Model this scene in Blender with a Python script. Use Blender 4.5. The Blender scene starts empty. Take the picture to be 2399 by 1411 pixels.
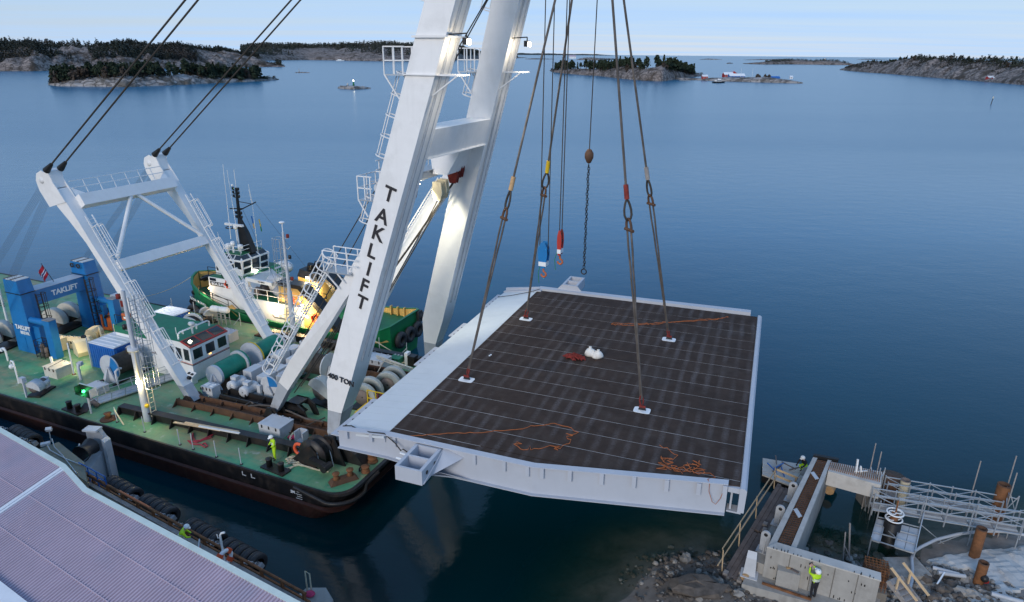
import bpy,math,random
import numpy as np
from mathutils import Vector,Matrix,Euler
R=math.radians
random.seed(7)
S=bpy.context.scene
COL=S.collection
# camera
cd=bpy.data.cameras.new('camera');cam=bpy.data.objects.new('camera',cd);COL.objects.link(cam)
cd.sensor_fit='HORIZONTAL';cd.sensor_width=36.0;cd.lens=36.0*1600/2399
cd.clip_start=0.5;cd.clip_end=120000
PITCH,ROLL=R(19.889),R(0.5)
_f=Vector((0,math.cos(PITCH),-math.sin(PITCH)));_u0=Vector((0,math.sin(PITCH),math.cos(PITCH)));_r0=Vector((1,0,0))
_r=_r0*math.cos(ROLL)+_u0*math.sin(ROLL);_u=_u0*math.cos(ROLL)-_r0*math.sin(ROLL)
cam.matrix_world=Matrix(((_r.x,_u.x,-_f.x,0),(_r.y,_u.y,-_f.y,0),(_r.z,_u.z,-_f.z,26.0),(0,0,0,1)))
S.camera=cam
# sky and sun
SUN_EL,SUN_AZ=R(22),R(205)
W=bpy.data.worlds.new('World');S.world=W;W.use_nodes=True
nt=W.node_tree;nt.nodes.clear()
def N(tree,typ,**kw):
    n=tree.nodes.new(typ)
    for k,v in kw.items():
        if k in ('operation','blend_type','data_type','noise_dimensions','sky_type','feature','wave_type','bands_direction','distance','attribute_name','mode','interpolation_type','noise_type','clamp','wave_profile','distribution','use_clamp','factor_mode'):
            setattr(n,k,v)
        else:
            n.inputs[k].default_value=v
    return n
def L(tree,a,b):tree.links.new(a,b)
sky=N(nt,'ShaderNodeTexSky');sky.sky_type='NISHITA';sky.sun_disc=False
sky.sun_elevation=SUN_EL;sky.sun_rotation=SUN_AZ;sky.altitude=0;sky.air_density=1.6;sky.dust_density=0.0;sky.ozone_density=4.0
bg1=N(nt,'ShaderNodeBackground',Strength=0.085);L(nt,sky.outputs[0],bg1.inputs['Color'])
tc=N(nt,'ShaderNodeTexCoord')
sep=N(nt,'ShaderNodeSeparateXYZ');L(nt,tc.outputs['Generated'],sep.inputs[0])
zc=N(nt,'ShaderNodeMath',operation='MAXIMUM');L(nt,sep.outputs['Z'],zc.inputs[0]);zc.inputs[1].default_value=0.0
za=N(nt,'ShaderNodeMath',operation='ADD');L(nt,zc.outputs[0],za.inputs[0]);za.inputs[1].default_value=0.02
dx=N(nt,'ShaderNodeMath',operation='DIVIDE');L(nt,sep.outputs['X'],dx.inputs[0]);L(nt,za.outputs[0],dx.inputs[1])
dy=N(nt,'ShaderNodeMath',operation='DIVIDE');L(nt,sep.outputs['Y'],dy.inputs[0]);L(nt,za.outputs[0],dy.inputs[1])
cmb=N(nt,'ShaderNodeCombineXYZ');L(nt,dx.outputs[0],cmb.inputs[0]);L(nt,dy.outputs[0],cmb.inputs[1])
mp=N(nt,'ShaderNodeMapping');L(nt,cmb.outputs[0],mp.inputs[0]);mp.inputs['Scale'].default_value=(0.055,0.20,1);mp.inputs['Location'].default_value=(1.3,0.4,0)
nz=N(nt,'ShaderNodeTexNoise',Scale=1.0,Detail=6.0,Roughness=0.55);L(nt,mp.outputs[0],nz.inputs['Vector'])
cr=N(nt,'ShaderNodeValToRGB');L(nt,nz.outputs['Fac'],cr.inputs[0])
cr.color_ramp.elements[0].position=0.36;cr.color_ramp.elements[0].color=(0.70,0.70,0.70,1)
cr.color_ramp.elements[1].position=0.66;cr.color_ramp.elements[1].color=(0.98,0.98,0.98,1)
bg2=N(nt,'ShaderNodeBackground',Strength=1.0)
er=N(nt,'ShaderNodeValToRGB');L(nt,zc.outputs[0],er.inputs[0])
er.color_ramp.elements[0].position=0.0;er.color_ramp.elements[0].color=(0.38,0.57,0.84,1)
er.color_ramp.elements[1].position=0.85;er.color_ramp.elements[1].color=(0.17,0.33,0.62,1)
e_=er.color_ramp.elements.new(0.12);e_.color=(0.37,0.53,0.78,1)
e_=er.color_ramp.elements.new(0.42);e_.color=(0.19,0.38,0.70,1)
L(nt,er.outputs[0],bg2.inputs['Color'])
mx=N(nt,'ShaderNodeMixShader');L(nt,cr.outputs[0],mx.inputs[0]);L(nt,bg1.outputs[0],mx.inputs[1]);L(nt,bg2.outputs[0],mx.inputs[2])
wo=N(nt,'ShaderNodeOutputWorld');L(nt,mx.outputs[0],wo.inputs['Surface'])
sl=bpy.data.lights.new('sun','SUN');sl.energy=1.5;sl.angle=R(24);sl.color=(1.0,0.91,0.80)
so=bpy.data.objects.new('sun',sl);COL.objects.link(so)
_sd=Vector((math.sin(SUN_AZ)*math.cos(SUN_EL),math.cos(SUN_AZ)*math.cos(SUN_EL),math.sin(SUN_EL)))
so.rotation_euler=_sd.to_track_quat('Z','Y').to_euler()
S.view_settings.view_transform='Standard';S.view_settings.look='None'
S.view_settings.exposure=0.3;S.view_settings.gamma=1.0
S.view_settings.use_curve_mapping=False
S.cycles.max_bounces=6;S.cycles.transparent_max_bounces=12;S.cycles.caustics_reflective=False;S.cycles.caustics_refractive=False
S.cycles.use_denoising=True
# frames: the barge and the hanging bridge leaf each have their own axes
TH=-0.4066617157;OX,OY=-9.372,32.516
KT=R(-20.4);KO=Vector((-5.844,28.378,9))
DZ=2.2
FB=Matrix.Translation((OX,OY,0)) @ Matrix.Rotation(TH,4,'Z')
FK=Matrix.Translation(KO) @ Matrix.Rotation(KT,4,'Z')
FW=Matrix.Identity(4)
# materials
MATS={}
def mat(name,col,rough=0.55,metal=0.0,var=0.12,scale=2.0,dirt=None,dirt_amt=0.35,dirt_scale=0.6,streak=0.0,bump=0.0,bscale=20.0,spec=0.4,world=False):
    """paint / stone / rope: base colour, slow mottling, optional patches of a second colour, optional vertical streaks, fine relief"""
    m=bpy.data.materials.new(name);m.use_nodes=True;t=m.node_tree
    b=t.nodes['Principled BSDF'];b.inputs['Roughness'].default_value=rough;b.inputs['Metallic'].default_value=metal
    b.inputs['Specular IOR Level'].default_value=spec
    if world:
        g=N(t,'ShaderNodeNewGeometry');vec=g.outputs['Position']
    else:
        g=N(t,'ShaderNodeTexCoord');vec=g.outputs['Object']
    n1=N(t,'ShaderNodeTexNoise',Scale=scale,Detail=5.0,Roughness=0.6);L(t,vec,n1.inputs['Vector'])
    r1=N(t,'ShaderNodeMapRange',**{'From Min':0.3,'From Max':0.7,'To Min':1-var,'To Max':1+var});L(t,n1.outputs['Fac'],r1.inputs[0])
    mul=N(t,'ShaderNodeVectorMath',operation='SCALE');mul.inputs[0].default_value=col;L(t,r1.outputs[0],mul.inputs['Scale'])
    out=mul.outputs[0]
    if dirt is not None:
        n2=N(t,'ShaderNodeTexNoise',Scale=dirt_scale,Detail=7.0,Roughness=0.65);L(t,vec,n2.inputs['Vector'])
        r2=N(t,'ShaderNodeMapRange',**{'From Min':0.52,'From Max':0.72,'To Min':0.0,'To Max':dirt_amt});L(t,n2.outputs['Fac'],r2.inputs[0])
        mxx=N(t,'ShaderNodeMix',data_type='RGBA');L(t,r2.outputs[0],mxx.inputs['Factor']);L(t,out,mxx.inputs['A']);mxx.inputs['B'].default_value=(*dirt,1)
        out=mxx.outputs['Result']
    if streak>0:
        ms=N(t,'ShaderNodeMapping');ms.inputs['Scale'].default_value=(3.0,3.0,0.12);L(t,vec,ms.inputs[0])
        n3=N(t,'ShaderNodeTexNoise',Scale=1.2,Detail=4.0);L(t,ms.outputs[0],n3.inputs['Vector'])
        r3=N(t,'ShaderNodeMapRange',**{'From Min':0.5,'From Max':0.75,'To Min':0.0,'To Max':streak});L(t,n3.outputs['Fac'],r3.inputs[0])
        mx3=N(t,'ShaderNodeMix',data_type='RGBA');L(t,r3.outputs[0],mx3.inputs['Factor']);L(t,out,mx3.inputs['A'])
        mx3.inputs['B'].default_value=(*(dirt if dirt else (0.2,0.18,0.16)),1);out=mx3.outputs['Result']
    L(t,out,b.inputs['Base Color'])
    if bump>0:
        nb=N(t,'ShaderNodeTexNoise',Scale=bscale,Detail=4.0);L(t,vec,nb.inputs['Vector'])
        bp=N(t,'ShaderNodeBump',Strength=bump,Distance=0.05);L(t,nb.outputs['Fac'],bp.inputs['Height']);L(t,bp.outputs[0],b.inputs['Normal'])
    MATS[name]=m
    return m
def emit(name,col,strength):
    m=bpy.data.materials.new(name);m.use_nodes=True;b=m.node_tree.nodes['Principled BSDF']
    b.inputs['Base Color'].default_value=(*col,1);b.inputs['Emission Color'].default_value=(*col,1);b.inputs['Emission Strength'].default_value=strength
    MATS[name]=m;return m
RUST=(0.20,0.085,0.035)
mat('white_paint',(0.82,0.80,0.78),0.42,var=0.03,scale=1.2,dirt=(0.52,0.50,0.47),dirt_amt=0.25,dirt_scale=0.7,streak=0.12,bump=0.05,bscale=1.5)
mat('boat_white',(0.80,0.80,0.79),0.4,var=0.03,dirt=(0.45,0.36,0.28),dirt_amt=0.25,dirt_scale=1.2,streak=0.12)
mat('grey_paint',(0.40,0.42,0.45),0.5,var=0.08,dirt=(0.22,0.2,0.19),dirt_amt=0.5,dirt_scale=1.3,streak=0.15)
mat('light_grey',(0.52,0.54,0.57),0.5,var=0.06,dirt=(0.3,0.27,0.24),dirt_amt=0.4,dirt_scale=1.5)
mat('galvanised',(0.50,0.52,0.54),0.42,0.55,var=0.1,scale=6)
mat('blue_paint',(0.012,0.17,0.44),0.45,var=0.10,dirt=(0.05,0.12,0.2),dirt_amt=0.35,dirt_scale=1.0,streak=0.15)
mat('container_blue',(0.012,0.12,0.42),0.45,var=0.1,dirt=(0.1,0.1,0.12),dirt_amt=0.3)
mat('container_roof',(0.72,0.73,0.76),0.5,var=0.05,dirt=(0.45,0.43,0.4),dirt_amt=0.3)
mat('hull_black',(0.010,0.010,0.011),0.42,var=0.3,dirt=(0.06,0.045,0.035),dirt_amt=0.5,dirt_scale=1.0,streak=0.25)
mat('hull_red',(0.042,0.014,0.010),0.6,var=0.3,dirt=(0.05,0.03,0.02),dirt_amt=0.7,dirt_scale=0.9,streak=0.3)
mat('black_steel',(0.018,0.017,0.017),0.45,var=0.3,dirt=(0.09,0.045,0.025),dirt_amt=0.4,dirt_scale=1.5)
mat('rusty_steel',RUST,0.8,var=0.35,scale=3,dirt=(0.07,0.035,0.02),dirt_amt=0.7,dirt_scale=2,bump=0.3)
mat('skid_rust',(0.10,0.05,0.028),0.75,var=0.35,scale=3,dirt=(0.02,0.018,0.018),dirt_amt=0.7,dirt_scale=1.5)
mat('rope_dark',(0.045,0.038,0.032),0.8,var=0.25,scale=5)
mat('sling',(0.10,0.085,0.075),0.8,var=0.35,scale=1.6,dirt=(0.2,0.17,0.15),dirt_amt=0.5,dirt_scale=0.8)
mat('wire_grey',(0.13,0.14,0.155),0.5,0.4,var=0.15)
mat('rope_cream',(0.52,0.46,0.33),0.85,var=0.2,scale=4)
mat('rope_red',(0.42,0.045,0.07),0.8,var=0.25,scale=4)
mat('rope_pink',(0.55,0.05,0.14),0.8,var=0.2,scale=4)
mat('rope_orange',(0.40,0.12,0.035),0.8,var=0.25,scale=4)
mat('sling_red',(0.20,0.028,0.022),0.85,var=0.4,scale=6)
mat('bridge_grey',(0.46,0.48,0.53),0.5,var=0.035,scale=0.8,dirt=(0.40,0.42,0.46),dirt_amt=0.35,dirt_scale=0.9,streak=0.10)
mat('tyre_rubber',(0.03,0.03,0.033),0.55,var=0.3,dirt=(0.06,0.06,0.06),dirt_amt=0.4,dirt_scale=3,bump=0.4,bscale=12)
mat('cream_paint',(0.72,0.62,0.42),0.5,var=0.06,dirt=(0.35,0.25,0.15),dirt_amt=0.35,dirt_scale=1.5)
mat('tug_yellow',(0.66,0.42,0.13),0.5,var=0.07,dirt=(0.3,0.2,0.08),dirt_amt=0.3,streak=0.15)
mat('yellow_paint',(0.62,0.42,0.02),0.5,var=0.1,dirt=RUST,dirt_amt=0.3)
mat('tug_green',(0.008,0.16,0.055),0.4,var=0.12,dirt=(0.02,0.09,0.04),dirt_amt=0.5,streak=0.15)
mat('tug_deck',(0.015,0.15,0.065),0.6,var=0.2,dirt=(0.06,0.1,0.05),dirt_amt=0.5)
mat('cabin_green',(0.015,0.17,0.09),0.6,var=0.15,dirt=(0.08,0.14,0.10),dirt_amt=0.5,dirt_scale=0.8)
mat('tarp_green',(0.008,0.19,0.12),0.42,var=0.15,scale=2.5,bump=0.6,bscale=3)
mat('red_paint',(0.42,0.035,0.025),0.5,var=0.12,dirt=(0.25,0.08,0.06),dirt_amt=0.4)
mat('machine_orange',(0.50,0.13,0.04),0.5,var=0.15,dirt=(0.1,0.06,0.04),dirt_amt=0.5,dirt_scale=3)
mat('lifebuoy_orange',(0.72,0.11,0.04),0.5,var=0.05)
mat('dark_glass',(0.02,0.025,0.028),0.08,var=0.1,spec=0.8)
mat('concrete',(0.36,0.345,0.32),0.8,var=0.12,scale=1.2,dirt=(0.17,0.155,0.14),dirt_amt=0.6,dirt_scale=0.7,streak=0.35,bump=0.25,bscale=6)
mat('concrete_pale',(0.50,0.48,0.45),0.8,var=0.10,scale=1.5,dirt=(0.28,0.25,0.22),dirt_amt=0.5,dirt_scale=1.0,bump=0.25,bscale=8)
mat('concrete_dark',(0.20,0.185,0.165),0.85,var=0.2,scale=1.5,dirt=(0.09,0.08,0.07),dirt_amt=0.6,dirt_scale=0.8,bump=0.3,bscale=6)
mat('quay_concrete',(0.24,0.225,0.17),0.85,var=0.15,scale=1.0,dirt=(0.11,0.105,0.08),dirt_amt=0.6,dirt_scale=0.8,bump=0.2,bscale=8)
mat('timber_grey',(0.30,0.275,0.26),0.8,var=0.2,scale=2.5,dirt=(0.14,0.11,0.10),dirt_amt=0.5,dirt_scale=1.5,bump=0.2,bscale=10)
mat('timber_dark',(0.16,0.13,0.12),0.85,var=0.25,scale=1.5,dirt=(0.07,0.055,0.05),dirt_amt=0.6,dirt_scale=1.0,bump=0.3,bscale=8)
mat('timber_fresh',(0.60,0.44,0.27),0.7,var=0.12,scale=3,dirt=(0.40,0.28,0.17),dirt_amt=0.3)
mat('log_wood',(0.42,0.27,0.14),0.8,var=0.2,scale=4)
mat('roof_sheet',(0.47,0.37,0.43),0.5,var=0.08,scale=0.5,dirt=(0.36,0.34,0.42),dirt_amt=0.8,dirt_scale=0.22)
mat('gutter',(0.56,0.64,0.60),0.55,var=0.06,dirt=(0.35,0.38,0.33),dirt_amt=0.4)
mat('hivis',(0.50,0.78,0.02),0.6,var=0.08,scale=8)
mat('reflective',(0.72,0.74,0.72),0.4,var=0.03)
mat('black_cloth',(0.02,0.02,0.024),0.85,var=0.2,scale=8)
mat('skin',(0.55,0.33,0.25),0.55,var=0.05)
mat('helmet_white',(0.82,0.82,0.80),0.3,var=0.02)
mat('boot',(0.03,0.025,0.02),0.7)
mat('letter_black',(0.025,0.022,0.025),0.6,var=0.05)
mat('letter_white',(0.78,0.80,0.82),0.5,var=0.03)
mat('sack_white',(0.72,0.69,0.64),0.8,var=0.06,scale=5,bump=0.4,bscale=8)
mat('pvc_grey',(0.40,0.42,0.45),0.45,var=0.08)
mat('weed',(0.018,0.035,0.012),0.8,var=0.3)
mat('plate_dark',(0.012,0.012,0.013),0.5,var=0.2)
mat('flag_red',(0.50,0.02,0.04),0.8);mat('flag_blue',(0.01,0.03,0.16),0.8);mat('flag_green',(0.02,0.2,0.05),0.8)
mat('antifoul',(0.16,0.03,0.025),0.6)
emit('lamp_white',(1.0,0.92,0.72),40);emit('lamp_warm',(1.0,0.66,0.25),30);emit('lamp_green',(0.05,1.0,0.25),8)
emit('xmas_light',(1.0,0.62,0.15),14);emit('cabin_glow',(1.0,0.55,0.16),2.5);emit('mast_lamp',(1.0,0.80,0.35),500);emit('tube_lamp',(1.0,0.72,0.42),22)
M=MATS
# mesh builder
class MB:
    def __init__(s):s.v=[];s.f=[];s.m=[];s.mi=0;s.sm=[]
    def _add(s,vs,fs,smooth=False):
        o=len(s.v);s.v+=[tuple(v) for v in vs]
        for f in fs:s.f.append(tuple(i+o for i in f));s.m.append(s.mi);s.sm.append(smooth)
    def box(s,c,d,rot=None,taper=1.0):
        x,y,z=d[0]/2,d[1]/2,d[2]/2
        vs=[Vector(p) for p in ((-x,-y,-z),(x,-y,-z),(x,y,-z),(-x,y,-z),(-x*taper,-y*taper,z),(x*taper,-y*taper,z),(x*taper,y*taper,z),(-x*taper,y*taper,z))]
        if rot is not None:
            q=rot if isinstance(rot,Matrix) else Euler(rot).to_matrix()
            vs=[q @ v for v in vs]
        c=Vector(c);s._add([v+c for v in vs],((0,3,2,1),(4,5,6,7),(0,1,5,4),(1,2,6,5),(2,3,7,6),(3,0,4,7)));return s
    def b2(s,a,b):
        a,b=Vector(a),Vector(b);return s.box((a+b)/2,(abs(b.x- a.x),abs(b.y- a.y),abs(b.z- a.z)))
    def hexa(s,p):
        s._add(p,((0,3,2,1),(4,5,6,7),(0,1,5,4),(1,2,6,5),(2,3,7,6),(3,0,4,7)));return s
    def loft(s,rings,cap=True,closed=True,smooth=False):
        n=len(rings[0]);vs=[p for r in rings for p in r];fs=[]
        for k in range(len(rings)-1):
            for i in range(n if closed else n- 1):
                j=(i+1) % n;fs.append((k*n+i,k*n+j,(k+1)*n+j,(k+1)*n+i))
        s._add(vs,fs,smooth)
        if cap:s._add([*rings[0],*rings[-1]],(tuple(reversed(range(n))),tuple(range(n,2*n))))
        return s
    def poly(s,pts,h,z=0.0):
        n=len(pts);return s.loft([[(p[0],p[1],z) for p in pts],[(p[0],p[1],z+h) for p in pts]])
    def plate(s,pts,th,nrm):
        nv=Vector(nrm).normalized()*th;return s.loft([[Vector(p) for p in pts],[Vector(p)+nv for p in pts]])
    def bar(s,a,b,w,h=None,up=(0,0,1)):
        a,b=Vector(a),Vector(b);d=(b- a);ln=d.length
        if ln<1e-6:return s
        d/=ln;u=Vector(up)
        if abs(d.dot(u))>0.98:u=Vector((1,0,0))
        r=d.cross(u).normalized();u=r.cross(d);h=h or w
        q=[(-w/2,-h/2),(w/2,-h/2),(w/2,h/2),(-w/2,h/2)]
        return s.loft([[a+r*i+u*j for i,j in q],[b+r*i+u*j for i,j in q]])
    def tube(s,a,b,r,r2=None,n=8,cap=True):
        return s.path([a,b],[r,r if r2 is None else r2],n,cap)
    def path(s,pts,r,n=6,cap=True,closed=False):
        pts=[Vector(p) for p in pts];k=len(pts);rr=r if isinstance(r,(list,tuple)) else [r]*k
        rings=[];u=None
        for i,p in enumerate(pts):
            if closed:d=pts[(i+1) % k]-pts[i- 1]
            else:d=pts[min(i+1,k- 1)]-pts[max(i- 1,0)]
            if d.length<1e-9:d=Vector((0,0,1))
            d.normalize()
            if u is None or abs(u.dot(d))>0.97:
                u=Vector((0,0,1)) if abs(d.z)<0.9 else Vector((1,0,0))
            u=(u- d*u.dot(d)).normalized();w=d.cross(u)
            rings.append([p+(u*math.cos(2*math.pi*j/n)+w*math.sin(2*math.pi*j/n))*rr[i] for j in range(n)])
        if closed:rings.append(rings[0]);cap=False
        return s.loft(rings,cap,True,n>5)
    def lathe(s,prof,n=16,c=(0,0,0),axis='Z',smooth=True,arc=None):
        c=Vector(c);rings=[];a0,a1=arc or (0,2*math.pi);full=arc is None
        for j in range(n if full else n+1):
            a=a0+(a1-a0)*j/n;ca,sa=math.cos(a),math.sin(a);ring=[]
            for r,h in prof:
                p={'Z':(r*ca,r*sa,h),'X':(h,r*ca,r*sa),'Y':(r*sa,h,r*ca)}[axis]
                ring.append(c+Vector(p))
            rings.append(ring)
        if full:rings.append(rings[0])
        return s.loft(rings,False,False,smooth)
    def torus(s,c,R_,r,axis='Z',n=20,k=8):
        return s.lathe([(R_+r*math.cos(2*math.pi*i/k),r*math.sin(2*math.pi*i/k)) for i in range(k+1)],n,c,axis)
    def ball(s,c,r,n=10,k=6,sq=(1,1,1)):
        o=len(s.v);s.lathe([(max(1e-4,r*math.sin(math.pi*i/k))*1.0,-r*math.cos(math.pi*i/k)) for i in range(k+1)],n,(0,0,0))
        c=Vector(c)
        for i in range(o,len(s.v)):p=s.v[i];s.v[i]=(p[0]*sq[0]+c.x,p[1]*sq[1]+c.y,p[2]*sq[2]+c.z)
        return s
    def mesh(s,name,mats):
        me=bpy.data.meshes.new(name);me.from_pydata(s.v,[],s.f)
        for m in (mats if isinstance(mats,(list,tuple)) else [mats]):me.materials.append(M[m] if isinstance(m,str) else m)
        if len(me.materials)>1:me.polygons.foreach_set('material_index',s.m)
        me.polygons.foreach_set('use_smooth',s.sm);me.update()
        return me
def thing(name,label,cat,frame=FW,loc=(0,0,0),rz=0.0,group=None):
    o=bpy.data.objects.new(name,None);COL.objects.link(o);o.empty_display_size=0.2
    o.matrix_world=frame @ Matrix.Translation(Vector(loc)) @ Matrix.Rotation(rz,4,'Z')
    o['label']=label;o['category']=cat
    if group:o['group']=group
    return o
def part(name,mb,mats,parent,label=None,stuff=False,sharp=None):
    o=bpy.data.objects.new(name,mb if isinstance(mb,bpy.types.Mesh) else mb.mesh(name,mats));COL.objects.link(o);o.parent=parent
    if label:o['label']=label
    if stuff:o['kind']='stuff'
    return o
def single(name,mb,mats,label,cat,frame=FW,loc=(0,0,0),rz=0.0,group=None):
    o=bpy.data.objects.new(name,mb if isinstance(mb,bpy.types.Mesh) else mb.mesh(name,mats));COL.objects.link(o)
    o.matrix_world=frame @ Matrix.Translation(Vector(loc)) @ Matrix.Rotation(rz,4,'Z')
    o['label']=label;o['category']=cat
    if group:o['group']=group
    return o
def structure(name,mb,mats,frame=FW,parent=None):
    o=bpy.data.objects.new(name,mb if isinstance(mb,bpy.types.Mesh) else mb.mesh(name,mats));COL.objects.link(o)
    if parent:o.parent=parent
    else:o.matrix_world=frame;o['kind']='structure'
    return o
def stuff(name,mb,mats,frame=FW):
    o=bpy.data.objects.new(name,mb if isinstance(mb,bpy.types.Mesh) else mb.mesh(name,mats));COL.objects.link(o);o.matrix_world=frame;o['kind']='stuff';return o
def copy_tree(o,mw,label=None,group=None):
    c=o.copy();COL.objects.link(c);c.matrix_world=mw
    if label:c['label']=label
    if group:c['group']=group;o['group']=group
    for ch in o.children:
        d=ch.copy();COL.objects.link(d);d.parent=c
        for g in ch.children:
            e=g.copy();COL.objects.link(e);e.parent=d
    return c
def place(frame,loc,rz=0.0):return frame @ Matrix.Translation(Vector(loc)) @ Matrix.Rotation(rz,4,'Z')
def sag(a,b,drop,n=10):
    a,b=Vector(a),Vector(b);return [a.lerp(b,t)-Vector((0,0,drop*4*t*(1-t))) for t in [i/n for i in range(n+1)]]
def lerp(a,b,t):return Vector(a).lerp(Vector(b),t)
def ladder_mb(a,b,w=0.45,up=(1,0,0),rung=0.3,r=0.03,rr=0.018):
    a,b=Vector(a),Vector(b);d=(b- a).normalized();side=Vector(up).cross(d).normalized()*(w/2);m=MB()
    for sgn in (-1,1):m.bar(a+side*sgn,b+side*sgn,r*2,r*2)
    n=max(2,int((b- a).length/rung))
    for i in range(1,n):p=a.lerp(b,i/n);m.bar(p- side,p+side,rr*2,rr*2)
    return m
def cage_mb(a,b,out,rad=0.36,step=1.0,r=0.03,strips=5,span=0.0):
    """hoops and strips round a ladder that runs from a to b; out points away from the wall"""
    a,b=Vector(a),Vector(b);d=(b- a);ln=d.length;d.normalize();o=Vector(out);o=(o- d*o.dot(d)).normalized();sd=d.cross(o);m=MB()
    n=max(1,round(ln/step));angs=[R(-100+200*k/8) for k in range(9)]
    hoop=lambda p,an:p+o*(rad*0.95+rad*math.cos(an))+sd*rad*math.sin(an)
    for i in range(n+1):
        p=a.lerp(b,i/n);pts=[p+sd*rad*-0.75,*[hoop(p,an) for an in angs],p+sd*rad*0.75]
        m.path(pts,r,5)
    for k in range(strips):
        an=R(-90+180*k/(strips- 1));m.bar(hoop(a,an),hoop(b,an),r*1.1,r*1.1)
    return m
def text_mesh(txt,size,depth=0.012,bold=0.0):
    cu=bpy.data.curves.new('lettering','FONT');cu.body=txt;cu.size=size;cu.extrude=depth;cu.align_x='CENTER';cu.align_y='CENTER';cu.offset=bold;cu.resolution_u=3
    ob=bpy.data.objects.new('lettering',cu);COL.objects.link(ob)
    dg=bpy.context.evaluated_depsgraph_get();me=bpy.data.meshes.new_from_object(ob.evaluated_get(dg));bpy.data.objects.remove(ob);bpy.data.curves.remove(cu)
    me.name='lettering'
    return me
def text_part(txt,size,ma,parent,pos,xdir,ydir,bold=0.0,name='lettering',sx=1.0):
    me=text_mesh(txt,size,0.012,bold);me.materials.clear();me.materials.append(M[ma])
    o=bpy.data.objects.new(name,me);COL.objects.link(o);o.parent=parent
    x=Vector(xdir).normalized();y=Vector(ydir);y=(y- x*y.dot(x)).normalized();z=x.cross(y)
    o.matrix_local=Matrix(((x.x*sx,y.x,z.x,pos[0]),(x.y*sx,y.y,z.y,pos[1]),(x.z*sx,y.z,z.z,pos[2]),(0,0,0,1)))
    return o
def lamp_light(name,kind,loc,energy,col,parent=None,frame=FW,target=None,spot=90,size=0.15):
    l=bpy.data.lights.new(name,kind);l.energy=energy;l.color=col;l.shadow_soft_size=size
    o=bpy.data.objects.new(name,l);COL.objects.link(o)
    p=frame @ Vector(loc)
    q=Matrix.Identity(4)
    if kind=='SPOT':
        l.spot_size=R(spot);l.spot_blend=0.6;t=frame @ Vector(target);q=(p- t).to_track_quat('Z','Y').to_matrix().to_4x4()
    mw=Matrix.Translation(p) @ q
    if parent:
        o.parent=parent;o.matrix_parent_inverse=Matrix.Identity(4);bpy.context.view_layer.update();o.matrix_local=parent.matrix_world.inverted() @ mw
    else:o.matrix_world=mw
    return o
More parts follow.
